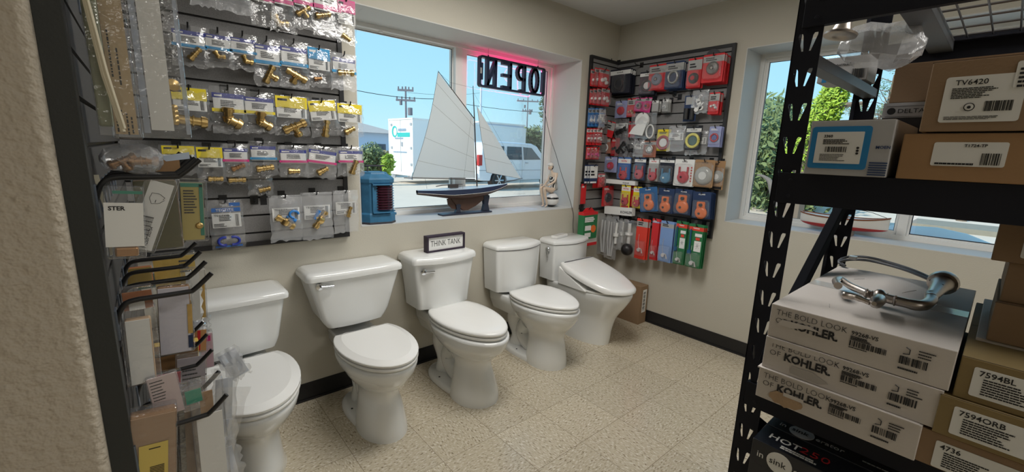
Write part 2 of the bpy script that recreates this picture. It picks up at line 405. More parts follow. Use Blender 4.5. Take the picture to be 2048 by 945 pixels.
# ceiling lamps out of view; the two rear ones are added fill
TROF = mat('lamp_diffuser', (.9, .9, .88), .5, emit=(1, .95, .86), es=2.2)
def troffer(x, y, lab, power, rz=0):
    t = thing('ceiling_light', lab, 'ceiling light', (x, y, CZ-.002), rz)
    q = MB(); frame4(q, -.61, .61, -.3, .3, .02, -.035, 0); q.T = None
    q.v = [(a, c, b) for a, b, c in q.v]; q.build('lamp_housing', VINYL, t)
    q = MB(); q.box(-.59, .59, -.28, .28, -.03, -.022); q.build('diffuser', TROF, t)
    l = bpy.data.lights.new('lamp', 'AREA'); l.shape = 'RECTANGLE'; l.size = 1.15; l.size_y = .52; l.energy = power; l.color = (1, .975, .93)
    o = bpy.data.objects.new('lamp', l); COL.objects.link(o); o.parent = t; o.location = (0, 0, -.04); return t
troffer(-1.9, -3.35, 'unseen rectangular fill light added on the ceiling behind the rack, nearer the room centre', LAMP_W*.8)  # unseen lamp, added to soften and lift the room light
troffer(-3.6, -4.5, 'unseen rectangular fill light added on the ceiling farthest from the windows', LAMP_W*.2)  # weak unseen lamp, added as fill
troffer(-1.80, -1.02, 'rectangular ceiling light over the row of toilets', LAMP_W)

# ================================================================== outdoors
GZ = -.12
CONC = mat('concrete_lot', (.60, .50, .41), .9, bump=.2, bscale=8, var=.08, vscale=1.5)
m = MB(); m.box(-60, 150, .41, 140, GZ-.2, GZ); m.box(.33, 150, -80, .41, GZ-.2, GZ); struct(m, 'ground', CONC)
LEAF = [mat('leaf_green', (.15, .19, .07), .6, var=.4, vscale=3), mat('leaf_bright', (.34, .46, .05), .6, var=.3, vscale=3), mat('leaf_dry', (.30, .25, .12), .7, var=.3, vscale=3), mat('leaf_dark', (.10, .16, .08), .7, var=.4, vscale=3)]
BARK = mat('bark', (.16, .12, .09), .9, bump=.4, bscale=12)
def leaves(m, c, r, n, s, seed=0, mi=0):
    rd = random.Random(seed)
    for _ in range(n):
        while 1:
            p = Vector([rd.uniform(-1, 1) for _ in range(3)])
            if .35 < p.length < 1: break
        q = Vector((c[0]+p.x*r[0], c[1]+p.y*r[1], c[2]+p.z*r[2]))
        a = Vector([rd.gauss(0, 1) for _ in range(3)]).normalized(); b = a.orthogonal().normalized(); ss = s*rd.uniform(.6, 1.4)
        m.add([q-a*ss, q+b*ss*.45, q+a*ss, q-b*ss*.45], [(0, 1, 2, 3)], mi)
def bush(lab, cat, c, r, n, s, li, seed, name='shrub', trunk=None, blobs=6, group=None):
    t = thing(name, lab, cat, (c[0], c[1], GZ), group=group)
    m = MB(); rd = random.Random(seed); m.T = Matrix.Translation((-c[0], -c[1], -GZ))
    for k in range(blobs):
        a = rd.uniform(0, 2*pi); d = rd.uniform(.1, .55)
        leaves(m, (c[0]+r[0]*d*cos(a), c[1]+r[1]*d*sin(a), c[2]+r[2]*rd.uniform(-.5, .5)), [q*.62 for q in r], n//blobs, s, seed*31+k)
    m.build('foliage', LEAF[li], t)
    m = MB(); h = c[2]-GZ; rr = trunk or .06
    m.tube([(0, 0, 0), (.03, .02, h*.5), (0, 0, h)], [rr, rr*.8, rr*.5], 7)
    for k in range(4): a = k*1.7; m.tube([(0, 0, h*.45), (r[0]*.5*cos(a), r[1]*.5*sin(a), h+r[2]*.2)], [rr*.6, rr*.2], 5)
    m.build('trunk' if trunk else 'stem', BARK, t); return t
def away(u, v, d):
    q = _F + _R*((u-1024)/FPX) - _U*((v-472.5)/FPX); q.normalize(); return CAM + q*d
# enclosed white trailer
TRL = mat('trailer_white', (.85, .84, .82), .35); TRS = mat('trailer_seam', (.35, .36, .4), .5); TEAL = C('decal_teal', (.03, .42, .40)); TBLUE = C('decal_grey_blue', (.25, .32, .42))
pL = at(780, 345, z=.30); pR0 = at(827, 350, z=.30)
# the long side runs to the right and away from the rear corner
rv = (pR0-pL); rv.z = 0; rdir = -rv.normalized(); sdir = Vector((rdir.y, -rdir.x, 0)); sdir = sdir if sdir.x > 0 else -sdir; rdir = Vector((-sdir.y, sdir.x, 0))
ang = math.atan2(sdir.y, sdir.x)
t = thing('cargo_trailer', 'white enclosed box trailer parked beyond the window, rear doors showing', 'trailer', (pR0.x, pR0.y, GZ), ang)
L = 7.2; H = 2.35; Wd = max(1.6, min(3.0, rv.length)); print('TRAILER', Wd, (pR0-CAM).length)
m = MB(); m.box(0, L, 0, Wd, .42, .42+H); m.build('trailer_body', TRL, t, bevel=.03)
m = MB(); m.box(-.03, L, -.012, Wd+.012, .40+H, .46+H); m.box(-.02, .03, -.012, Wd+.012, .36, .48); m.box(-.02, .02, -.012, .04, .42, .42+H); m.box(-.02, .02, Wd-.04, Wd+.012, .42, .42+H); m.build('edge_rail', TRL, t)
m = MB()
m.box(-.012, 0, Wd/2-.008, Wd/2+.008, .5, .38+H)
for yy in (.18, Wd-.18):
    for zz in (.8, 1.5, 2.5): m.box(-.03, 0, yy-.1, yy+.02, zz, zz+.10)
m.box(-.03, 0, Wd/2-.16, Wd/2-.06, 1.62, 1.80); m.build('door_hinge', TRS, t)
def facet(m): m.T = Matrix(((0, -1, 0, 0), (-1, 0, 0, 0), (0, 0, 1, 0), (0, 0, 0, 1))) if False else Matrix(((0, 1, 0, 0), (-1, 0, 0, 0), (0, 0, 1, 0), (0, 0, 0, 1)))
m = MB(); facet(m)   # local x runs to the viewer's right on the rear face
c0 = -Wd/2
m.fine(c0-.18, c0+.68, 2.26, 2.38, -.016, 1, 0, 4, .9); m.fine(c0-.45, c0+.45, 1.92, 2.0, -.016, 1, 0, 3, .8)
m.fine(c0-.6, c0+.65, 1.33, 1.40, -.016, 1, 0, 5, .8); m.build('lettering', TBLUE, t)
m = MB(); facet(m); m.prism([(c0-.25, 2.02), (c0+.72, 2.02), (c0+.72, 2.2), (c0-.25, 2.2)], -.014, 0)
m.prism([(c0-.48+.22*cos(a*pi/8), 2.25+.25*sin(a*pi/8)) for a in range(16)], -.014, 0, 0, [[(c0-.45+.15*cos(a*pi/8), 2.25+.18*sin(a*pi/8)) for a in range(16)]])
m.build('decal', TEAL, t)
for xx in (L*.55, L*.55+.9):
    m = MB(); m.lathe([(0, -.1), (.36, -.1), (.38, -.06), (.38, .1), (0, .1)], (xx, .12, .38), 20, 0, 'y'); m.build('wheel', RUBBER, t, smooth=40)
m = MB(); m.box(.0, .03, .1, .45, .2, .42); m.box(0, .03, Wd-.45, Wd-.1, .2, .42); m.box(0, L, .3, .4, .3, .42); m.box(0, L, Wd-.4, Wd-.3, .3, .42); m.build('chassis', TRS, t)
# parked white sport utility vehicle, side on
CARP = mat('car_white', (.74, .76, .80), .2, coat=.6); CARG = mat('car_glass', (.05, .07, .09), .05); 
g = at(962, 372, z=GZ); g2 = at(1100, 372, z=GZ)
cdir = (Vector((1, .10, 0))).normalized(); ca = math.atan2(cdir.y, cdir.x)
g = at(957, 383, z=GZ)
t = thing('sport_utility_vehicle', 'white sport utility vehicle parked side-on outside behind the model boat', 'car', (g.x, g.y, GZ), ca)
k = (CAM-Vector((g.x, g.y, 0))).length
CL, CH, CW = 5.2, 1.92, 1.95
body = [(0, .50), (.03, .95), (.10, 1.08), (.18, 1.70), (.45, CH-.06), (1.0, CH), (3.0, CH-.02), (3.35, CH-.12), (4.05, 1.18), (4.95, 1.08), (5.15, .95), (5.2, .5), (4.75, .38), (4.70, .55), (4.5, .78), (4.25, .82), (4.0, .74), (3.85, .5), (3.8, .36), (1.55, .36), (1.48, .58), (1.3, .78), (1.07, .84), (.85, .78), (.68, .58), (.62, .38), (.1, .4)]
m = MB(); m.prism(body, 0, CW); m.build('car_body', CARP, t, bevel=.05)
m = MB()
m.prism([(.42, 1.20), (.46, 1.66), (.60, 1.74), (1.32, 1.74), (1.36, 1.22)], -.012, .0); m.prism([(1.50, 1.22), (1.50, 1.74), (2.35, 1.74), (2.42, 1.22)], -.012, .0); m.prism([(2.52, 1.22), (2.46, 1.74), (2.98, 1.72), (3.62, 1.24)], -.012, .0)
m.build('car_window', CARG, t)
for xx in (1.07, 4.25):
    m = MB(); m.lathe([(0, -.02), (.2, -.03), (.24, .0), (.36, -.02), (.39, .03), (.39, .24), (0, .24)], (xx, 0, .39), 24, 0, 'y'); wl = m.build('wheel', RUBBER, t, smooth=35)
    m = MB()
    m.lathe([(0, -.035), (.06, -.035), (.06, -.01), (0, -.01)], (xx, 0, .39), 12, 0, 'y')
    for q in range(6):
        a = q*pi/3; m.tube([(xx, -.03, .39), (xx+.24*cos(a), -.03, .39+.24*sin(a))], .028, 5)
    m.build('rim', C('car_rim', (.6, .62, .65), .3, metal=.6), wl)
m = MB(); m.box(-.01, .16, -.01, .12, .98, 1.38); m.build('tail_light', C('lamp_red', (.45, .02, .02), .2), t)
m = MB(); m.box(1.43, 1.436, -.006, .0, .5, 1.74); m.box(2.44, 2.446, -.006, 0, .45, 1.74); m.box(1.62, 1.78, -.03, 0, 1.08, 1.11); m.box(2.62, 2.78, -.03, 0, 1.08, 1.11); m.box(.0, 5.1, -.008, .0, .78, .80); m.build('door_line', TRS, t)
m = MB(); m.box(-.08, .06, .05, CW-.05, .42, .68); m.build('bumper', CARP, t, bevel=.03)
# low pale house far behind, hedge and poles
HW = mat('house_wall', (.50, .60, .74), .8); HR = mat('house_roof', (.42, .38, .36), .9, var=.1)
p0 = away(716, 300, 44); p1 = away(800, 300, 44); hx = p0.x-9; hy = p0.y+2
t = thing('house', 'low pale blue house with a grey hip roof beyond the lot', 'house', (hx, hy, GZ))
m = MB(); m.box(0, 14, 0, 8, 0, 3.0); m.build('house_wall', HW, t)
m = MB(); m.loft([[(-.5, -.5, 3.0), (14.5, -.5, 3.0), (14.5, 8.5, 3.0), (-.5, 8.5, 3.0)], [(5, 3.6, 4.5), (9.5, 3.6, 4.5), (9.5, 4.4, 4.5), (5, 4.4, 4.5)]]); m.build('roof', HR, t)
m = MB()
for xx in (4, 8.6, 11.6): m.box(xx, xx+1.1, -.04, 0, .9, 1.9)
m.build('window', CARG, t)
t = None
q0 = away(960, 300, 40); q1 = at(1048, 253, y=q0.y)
t = thing('workshop_building', 'long pale blue flat roofed building behind the parked vehicle', 'building', (q0.x, q0.y, GZ))
m = MB(); m.box(0, q1.x-q0.x, 0, 5, 0, q1.z-GZ); m.build('building_wall', HW, t)
m = MB(); m.box(-.1, q1.x-q0.x+.1, -.1, 5.1, q1.z-GZ, q1.z-GZ+.14); m.build('roof_edge', VINYL, t)
m = MB(); m.box(1.2, 2.6, -.03, 0, 1.0, 2.0); m.build('window', CARG, t)
FEN = mat('fence_board', (.42, .50, .60), .8)
q = away(716, 305, 36)
m = MB(); o = None
for i in range(34): m.box(q.x-6+i*.35, q.x-6+i*.35+.32, q.y, q.y+.03, GZ, 1.15)
tag(m.build('garden_fence', FEN), 'pale board fence in front of the low house', 'fence')
bush('dry olive shrub in front of the pale board fence', 'shrub', (*away(739, 322, 24).xy, .75), (1.05, .9, .95), 2600, .10, 0, 3)
bush('brown twiggy shrub beside the trailer, between two green ones', 'shrub', (*away(763, 325, 24).xy, .60), (.65, .6, .75), 1500, .09, 2, 4)
bush('bright yellow green shrub against the trailer corner', 'shrub', (*away(774, 330, 18.5).xy, .55), (.30, .3, .62), 1200, .08, 1, 5)
bush('small bright green ground plant at the foot of the shrubs', 'shrub', (*away(757, 347, 20).xy, .05), (.75, .5, .22), 900, .07, 1, 6)
bush('round green tree behind the vehicle roof, seen through the right pane', 'tree', (*away(1068, 272, 46).xy, 2.9), (2.3, 2.3, 1.9), 3200, .22, 0, 8, 'tree', .2)
bush('tall dark tree at the edge of the back window', 'tree', (*away(1097, 200, 40).xy, 6.4), (1.0, 1.0, 2.6), 1200, .20, 3, 9, 'tree', .22)
POLE = mat('pole_wood', (.20, .19, .22), .9)
def upole(lab, u, d, top, arms, r=.13):
    b = away(u, 300, d); t = thing('utility_pole', lab, 'utility pole', (b.x, b.y, GZ), -.6)
    m = MB(); m.tube([(0, 0, 0), (0, 0, top)], [r, r*.7], 8); m.build('pole', POLE, t)
    m = MB()
    for z, w_ in arms: m.box(-w_, w_, -.07, .07, z-.08, z+.08); [m.lathe([(0, 0), (.06, 0), (.06, .2), (0, .2)], (xx, 0, z+.08), 6) for xx in (-w_*.9, -w_*.4, w_*.4, w_*.9)]
    m.build('crossarm', POLE, t)
    m = MB(); m.lathe([(0, 0), (.2, 0), (.2, .6), (0, .6)], (.35, 0, top-2.3), 10); m.lathe([(0, 0), (.12, 0), (.12, .4), (0, .4)], (-.4, 0, top-1.5), 8); m.build('transformer', POLE, t); return b
b1 = upole('utility pole with two crossarms rising behind the trailer', 813, 38, 6.6, ((6.3, .65), (5.5, .8)), .10)
b2 = upole('slim utility pole behind the vehicle, under the hanging sign', 1052, 60, 9.0, ((8.4, 1.5), (7.1, .7)), .10)
m = MB(); bb = away(960, 300, 36); m.tube([(0, 0, 0), (0, 0, 9.0)], [.10, .08], 8); tag(m.build('lamp_post', mat('post_pale', (.55, .62, .72), .6), loc=(bb.x, bb.y, GZ)), 'pale bare post seen just behind the small boat sail', 'post')
m = MB()
def wire(a, b, sag=.5, r=.025): m.tube([a+(b-a)*k/12-Vector((0, 0, sag*4*(k/12)*(1-k/12))) for k in range(13)], r, 5)
wire(away(690, 176, 37), away(870, 198, 38), .2); wire(away(870, 198, 38), away(1110, 225, 62), .3); wire(away(815, 185, 38), away(960, 186, 50), .2, .012)
tag(m.build('power_cable', INK), 'thin power cables strung between the utility poles', 'cable')
# through the side window: yard, trees, ivy-covered trunk, bare branches, parked cars
bush('dense bushy tree filling the far side of the side window', 'tree', (*away(1560, 275, 16).xy, 1.5), (2.6, 2.2, 1.9), 5200, .13, 0, 11, 'tree', .15, 9)
bush('grey green tree behind the yard beside the window frame', 'tree', (*away(1535, 240, 26).xy, 3.0), (2.2, 2.2, 1.7), 2500, .16, 3, 12, 'tree', .15)
b = away(1648, 270, 11); t = thing('ivy_tree', 'leaning tree trunk covered in yellow green ivy', 'tree', (b.x, b.y, GZ))
m = MB(); pt_ = [away(1600, 330, 11), away(1625, 262, 11), away(1655, 215, 11), away(1672, 185, 11.2)]
m.T = Matrix.Translation((-b.x, -b.y, -GZ)); m.tube([Vector((pt_[0].x, pt_[0].y, GZ))]+pt_, [.22, .2, .16, .12, .08], 8)
m.tube([pt_[2], away(1735, 205, 11)], [.08, .03], 6); m.build('trunk', BARK, t)
m = MB(); m.T = Matrix.Translation((-b.x, -b.y, -GZ))
for i, q in enumerate(cr([tuple(p) for p in pt_], 4)): leaves(m, q, (.42-.016*i, .42-.016*i, .34), 330, .05, 200+i)
m.build('ivy', LEAF[1], t)
bush('yellow green hedge at the foot of the ivy trunk', 'shrub', (*away(1590, 330, 17).xy, .9), (2.4, 1.5, 1.3), 2600, .10, 1, 13)
bush('wide low hedge of mixed green across the road', 'shrub', (*away(1525, 370, 20).xy, .3), (2.0, 1.4, .6), 2000, .10, 1, 14)
def baretree(lab, u, v, d, seed, li, n):
    b = away(u, v, d); t = thing('bare_tree', lab, 'tree', (b.x, b.y, GZ)); rd = random.Random(seed); m = MB(); tips = []
    h = b.z-GZ
    m.tube([(0, 0, 0), (.1, .1, h*.6), (0, 0, h)], [.12, .09, .05], 7)
    for k in range(26):
        a = rd.uniform(0, 2*pi); q = Vector((0, 0, h*rd.uniform(.6, 1))); path = [q]
        for s_ in range(4):
            q = q+Vector((cos(a)*rd.uniform(.2, .55), sin(a)*rd.uniform(.2, .55), rd.uniform(-.1, .4))); path.append(q); a += rd.uniform(-.6, .6)
        m.tube(path, [.03, .02, .014, .01, .006], 5); tips.append(q)
    m.build('branches', BARK, t); m = MB()
    for i, q in enumerate(tips): leaves(m, q, (.35, .35, .3), n, .05, seed+i)
    m.build('foliage', LEAF[li], t)
baretree('sparse tree with thin twigs seen beside the rack', 1790, 150, 30, 21, 3, 90)
baretree('tree with dry brown leaves seen low above the boxes', 1765, 215, 36, 22, 2, 90)
bush('tall yellow leaved tree showing over the top box', 'tree', (*away(2010, 85, 18).xy, 5.4), (1.6, 1.6, 1.1), 1500, .09, 1, 15, 'tree', .12)
# parked car close outside the side window
t = thing('parked_car', 'pale parked car close outside the side window, roof just above the sill', 'car', (1.35, -2.75, GZ), .0)
m = MB(); rings = []
for (y, w_, z) in ((-1.6, .6, .72), (-.6, .75, .78), (-.1, .8, .84), (.30, .8, .94), (.55, .8, 1.04), (.72, .8, 1.065), (.95, .78, 1.05), (1.12, .7, .97), (1.2, .55, .7)):
    rings.append([(.0+w_*cos(a*pi/8), y, .35+(z-.35)*max(0, sin(a*pi/8))**.5) for a in range(9)])
m.loft(rings); m.build('car_roof', mat('car_pale', (.50, .50, .49), .45), t, smooth=50)
m = MB(); m.box(-.9, .9, -2.4, 1.3, .25, .62); m.build('car_body', CARP, t, bevel=.1)
for yy in (-1.8, .8):
    m = MB(); m.lathe([(0, -.1), (.3, -.1), (.32, -.06), (.32, .1), (0, .1)], (-.82, yy, .32), 20, 0, 'x'); m.build('wheel', RUBBER, t, smooth=40)
m = MB(); m.box(11.2, 12.6, -30, -.9, GZ, GZ+.12); struct(m, 'trim_3', mat('kerb_dark', (.22, .20, .16), .9, var=.2, vscale=5))
# ================================================================== toilets
def sg(a): return -1 if a < 0 else 1
def egg(w, yb, yf, z, eb=3.0, ef=2.0, clip=None, mid=.42, n=44, dz=None):
    ym = yb-(yb-yf)*mid; r = []
    for k in range(n):
        a = 2*pi*k/n; cx, sy = cos(a), sin(a); e = eb if sy > 0 else ef
        x = w*sg(cx)*abs(cx)**(2/e)
        y = ym+(yb-ym)*abs(sy)**(2/eb) if sy > 0 else ym-(ym-yf)*abs(sy)**(2/ef)
        if clip is not None and y > clip: y = clip
        r.append((x, y, z if dz is None else z+dz(y)))
    return r
def tankring(w, d0, d1, z, bow=.02, r=.03, n=7):
    """rounded tank outline: back at y=d0, front at y=d1 bulging by bow"""
    P = []
    def f(x): return d1-bow*(1-(x/w)**2)
    for k in range(17): x = -w+r+(2*w-2*r)*k/16; P.append((x, f(x), z))
    for k in range(1, n): a = pi/2*k/n; P.append((w-r+r*sin(a), f(w-r)+r-r*cos(a), z))
    P.append((w, f(w-r)+r, z)); P.append((w, d0-.012, z)); P.append((w-.012, d0, z)); P.append((-w+.012, d0, z)); P.append((-w, d0-.012, z)); P.append((-w, f(w-r)+r, z))
    for k in range(n-1, 0, -1): a = pi/2*k/n; P.append((-w+r-r*sin(a), f(w-r)+r-r*cos(a), z))
    return P
def slab(outline, prof, smooth=50):
    """closed outline function of inset, stacked in z by profile of (inset, z)"""
    m = MB(); m.loft([outline(i, z) for i, z in prof]); return m
def bowl_rings(keys, eb=2.6, ef=2.0, mid=.45):
    return [egg(k[3], k[2], k[1], k[0], eb, ef, mid=mid) for k in cr(keys, 5)]
def toilet(cx, lab, style):
    P = PORC
    t = thing('toilet', lab, 'toilet', (cx, 0, 0))
    S = style; zr = S['rim']
    m = MB()
    if S.get('skirt'):
        m.loft(bowl_rings([(0, -.585, -.04, .125), (.04, -.59, -.035, .128), (.12, -.60, -.03, .132), (.22, -.63, -.03, .142), (.31, -.69, -.03, .165), (zr-.05, -.73, -.03, .182), (zr-.012, -.742, -.03, .187), (zr, -.735, -.035, .182)], 4.5, 2.2, .5))
        m.build('bowl', P, t, smooth=60)
    else:
        yf, w0 = S['yf'], S['w']
        m.loft(bowl_rings(S['keys'], S.get('eb', 2.4), 2.0, .5))
        # rim and the deck that carries the tank
        m.loft([egg(w0-.03, -.20, yf+.03, zr-.085, 2.4), egg(w0-.008, -.20, yf+.01, zr-.05, 2.4), egg(w0, -.19, yf, zr-.02, 2.4), egg(w0, -.19, yf, zr-.006, 2.4), egg(w0-.008, -.195, yf+.008, zr, 2.4)])
        dw = S.get('deck', .10)
        m.loft([tankring(dw-.03, -.03, -.32, zr-.13, .0, .03), tankring(dw-.005, -.02, -.33, zr-.06, .0, .03), tankring(dw, -.02, -.33, zr-.006, 0, .03), tankring(dw-.006, -.026, -.33, zr, 0, .03)])
        m.build('bowl', P, t, smooth=60)
        # foot with the bolt holes, and the cast trapway behind the column
        f = MB(); fw = S['foot']; yb = -.10
        f.loft([egg(fw, yb, S['ff'], 0, 2.6, 2.2), egg(fw, yb, S['ff'], .022, 2.6, 2.2), egg(fw-.014, yb-.01, S['ff']+.014, .036, 2.6, 2.2)])
        tw = S.get('trap', .055)
        f.tube(cr([(0, -.40, .20), (0, -.30, .30), (0, -.205, .30), (0, -.165, .20), (0, -.21, .10), (0, -.20, .02)], 5), [tw+.006*sin(k*.6) for k in range(26)], 14)
        f.tube(cr([(0, -.45, .05), (0, -.32, .07), (0, -.25, .14), (0, -.30, .22)], 5), tw*.95, 12)
        f.build('foot', P, t, smooth=50)
        b = MB()
        for s_ in (-1, 1): b.lathe([(0, .034), (.007, .034), (.005, .038), (0, .038)], (s_*(fw-.030), -.285, 0), 10)
        b.build('bolt_hole', INK, t)
    # seat, lid
    if not S.get('washlet'):
        lw, lb, lf = S['lid']; clip = lb
        zz = zr+.006
        def seat(i, z): return egg(lw-i, lb+S.get('bk', .07)-i, lf+i, z, 2.3, S.get('ef', 2.0), clip=clip-i, mid=.44)
        slab(seat, [(.010, zz), (.003, zz+.003), (0, zz+.010), (.002, zz+.016), (.008, zz+.018)]).build('seat', SEATM, t, smooth=50)
        lz = zz+.022; m = MB()
        if S.get('facet'): prof = [(.006, lz), (.001, lz+.003), (0, lz+.012), (.003, lz+.015), (.036, lz+.026), (.0365, lz+.0262)]
        elif S.get('dome'): prof = [(.008, lz), (.002, lz+.003), (0, lz+.010), (.003, lz+.018), (.012, lz+.023), (.045, lz+.028), (.09, lz+.030)]
        else: prof = [(.007, lz), (.001, lz+.003), (0, lz+.010), (.003, lz+.016), (.012, lz+.019), (.05, lz+.021)]
        slab(seat, prof).build('lid', SEATM, t, smooth=12 if S.get('facet') else 50)
        h = MB()
        for s_ in (-1, 1): h.box(s_*.075-.018, s_*.075+.018, lb-.005, lb+.035, zr, zr+.03)
        h.build('hinge', SEATM, t, bevel=.006)
    else:
        # washlet: wedge body at the back, long sloping lid
        def wl(y): # top of lid
            k = max(0, min(1, (-y-.215)/.47)); return .600-.118*k**1.05
        m = MB(); n = 44
        def ring(ins, f): return [(x, y, f(y)) for x, y, _ in egg(.205-ins, -.16, -.765+ins, 0, 3.2, 2.1, clip=-.225-ins, mid=.40, n=n)]
        lo = lambda y: max(zr+.016, wl(y)-.052)
        m.loft([ring(.012, lo), ring(.002, lambda y: lo(y)+.005), ring(0, lambda y: (lo(y)+wl(y))/2), ring(.004, lambda y: wl(y)-.012), ring(.016, lambda y: wl(y)-.003), ring(.03, wl), ring(.10, lambda y: wl(y)+.004)])
        m.build('lid', SEATM, t, smooth=45)
        m = MB(); m.loft([egg(.196, -.17, -.70, z, 3.2, 2.1, clip=-.235) for z in (zr+.001, zr+.016)])
        m.add([(sx_*.198, y, z) for sx_ in (-1, 1) for y, z in ((-.232, zr+.002), (-.232, .56), (-.50, zr+.012), (-.50, zr+.002))],
              [(0, 1, 2, 3), (7, 6, 5, 4), (0, 4, 5, 1), (1, 5, 6, 2), (2, 6, 7, 3), (3, 7, 4, 0)])
        m.build('seat_body', SEATM, t, bevel=.004)
        m = MB(); m.box(-.165, .165, -.262, -.258, .5905, .5955); m.build('panel_seam', GREYINK, t)
    # tank
    wb, wt_, z0, z1, db, dt, bow = S['tank']
    m = MB(); R = []
    tp = S.get('taper', 1.0)
    for k in range(9):
        q = (k/8)**1.6; qq = q**tp
        if S.get('cham'): qq = q*.80+.20*min(1, q/.16)
        R.append(tankring(wb+(wt_-wb)*qq, -.012, db+(dt-db)*q, z0+(z1-z0)*q, bow, S.get('cr', .03)))
    R = [tankring(wb-.014, -.02, db+.012, z0-.008, bow, S.get('cr', .03))]+R
    m.loft(R); tk = m.build('tank', P, t, smooth=40)
    L = S['cap']; m = MB(); m.loft([tankring(wt_+L[2]-i, -.008, dt-L[3]+i, z, bow, S.get('cr', .03)) for i, z in ((.006, z1), (.001, z1+.003), (0, z1+L[0]*.5), (.004, z1+L[0]*.82), (.012, z1+L[0]), (.03, z1+L[0]+L[1]))])
    m.build('tank_lid', P, t, smooth=40)
    if S.get('seam'):
        m = MB(); m.loft([tankring(wt_-.0015, -.012, dt-.0035, z1-.002, bow, S.get('cr', .03)), tankring(wt_-.0015, -.012, dt-.0035, z1+.003, bow, S.get('cr', .03))]); m.build('lid_seam', GREYINK, t)
    m = MB()
    for s_ in (-1, 1): m.lathe([(0, z0-.035), (.012, z0-.035), (.012, z0-.006), (0, z0-.006)], (s_*.09, -.10, 0), 8)
    m.build('tank_bolt', RUBBER, t)
    if S['lever'] == 'front':
        m = MB(); x, z = S['lv']; y = S['ly']
        m.lathe([(0, 0), (.018, 0), (.018, -.010), (.008, -.013), (0, -.013)], (x, y, z), 16, 0, 'y')
        m.tube([(x+.006, y-.016, z), (x+.03, y-.020, z-.001), (x+.062, y-.018, z-.004)], [.010, .008, .011], 10, flat=.75)
        m.build('flush_lever', CHROME, t, smooth=50)
    elif S['lever'] == 'knob':
        m = MB(); x, z = S['lv']; y = S['ly']; m.lathe([(0, 0), (.022, 0), (.024, -.008), (.018, -.016), (0, -.018)], (x, y, z), 18, 0, 'y'); m.build('flush_lever', CHROME, t, smooth=50)
    elif S['lever'] == 'side':
        m = MB(); x, z = S['lv']; y = S['ly']
        m.lathe([(0, 0), (.020, 0), (.021, -.016), (.015, -.022), (0, -.022)], (x, y, z), 16, 0, 'x'); m.tube([(x-.016, y, z), (x-.020, y-.004, z-.03), (x-.020, y-.012, z-.065)], [.010, .008, .005], 8); m.build('flush_lever', CHROME, t, smooth=50)
    elif S['lever'] == 'hole':
        m = MB(); x, z = S['lv']; y = S['ly']; m.box(x-.007, x+.007, y-.001, y+.01, z-.012, z+.012); m.build('lever_socket', INK, t)
    return t
K = lambda *a: a
PED = [(0, -.60, -.17, .112), (.05, -.60, -.20, .108), (.14, -.585, -.24, .097), (.21, -.58, -.25, .092), (.255, -.60, -.22, .108), (.30, -.645, -.20, .142), (.35, -.685, -.19, .165), (.40, -.70, -.19, .172)]
toilet(-2.925, 'grey white toilet nearest the slat wall, half hidden by the hanging hooks',
       dict(rim=.405, yf=-.715, w=.182, foot=.115, ff=-.50, keys=[K(0, -.56, -.20, .122)]+PED[1:], lid=(.190, -.235, -.725), facet=1, tank=(.155, .205, .445, .685, -.185, -.205, .012), cham=1, cap=(.036, .006, .018, .014), lever='knob', lv=(-.128, .632), ly=-.212, deck=.12))
toilet(-2.372, 'white toilet with sharply tapered tank, second along from the slat wall',
       dict(rim=.405, yf=-.70, w=.180, foot=.118, ff=-.55, keys=[K(0, -.625, -.30, .118), K(.05, -.62, -.30, .112), K(.14, -.60, -.30, .097), K(.20, -.585, -.29, .086), K(.25, -.60, -.25, .098), K(.29, -.64, -.21, .135), K(.34, -.675, -.20, .160), K(.39, -.69, -.19, .170)], lid=(.182, -.235, -.71), facet=1, tank=(.150, .240, .462, .735, -.170, -.205, .014), cham=1, cap=(.040, .004, .014, .014), lever='front', lv=(-.196, .715), ly=-.213, deck=.115))
toilet(-1.832, 'white toilet with bowed tank carrying the small word sign',
       dict(rim=.415, yf=-.755, w=.182, foot=.125, ff=-.60, keys=[K(0, -.675, -.37, .132), K(.05, -.672, -.38, .126), K(.14, -.65, -.38, .104), K(.21, -.63, -.37, .090), K(.26, -.645, -.30, .105), K(.30, -.69, -.24, .142), K(.35, -.735, -.21, .170), K(.40, -.75, -.19, .176)], lid=(.180, -.22, -.748), dome=1, ef=1.9, tank=(.178, .212, .455, .738, -.180, -.195, .060), taper=1.3, cap=(.042, .004, .012, .012), lever='front', lv=(-.165, .70), ly=-.222, deck=.115, trap=.06))
toilet(-1.205, 'white toilet with plain curved tank and no lever, second from the corner',
       dict(rim=.415, yf=-.72, w=.185, foot=.125, ff=-.60, keys=[K(0, -.635, -.34, .128), K(.05, -.633, -.345, .124), K(.14, -.62, -.35, .108), K(.20, -.61, -.34, .102), K(.25, -.63, -.30, .118), K(.30, -.675, -.24, .148), K(.35, -.705, -.21, .172), K(.40, -.715, -.19, .178)], lid=(.185, -.235, -.722), ef=1.75, tank=(.190, .208, .437, .738, -.155, -.165, .065), taper=.8, cap=(.030, .006, .004, .004), seam=1, cr=.02, lever='hole', lv=(-.186, .695), ly=-.170, deck=.15, trap=.065))
toilet(-.655, 'white skirted toilet with thick electronic bidet lid, nearest the corner',
       dict(rim=.425, skirt=1, washlet=1, tank=(.190, .200, .428, .712, -.165, -.170, .055), cap=(.030, .006, .006, .006), seam=1, cr=.02, lever='side', lv=(-.196, .672), ly=-.115))
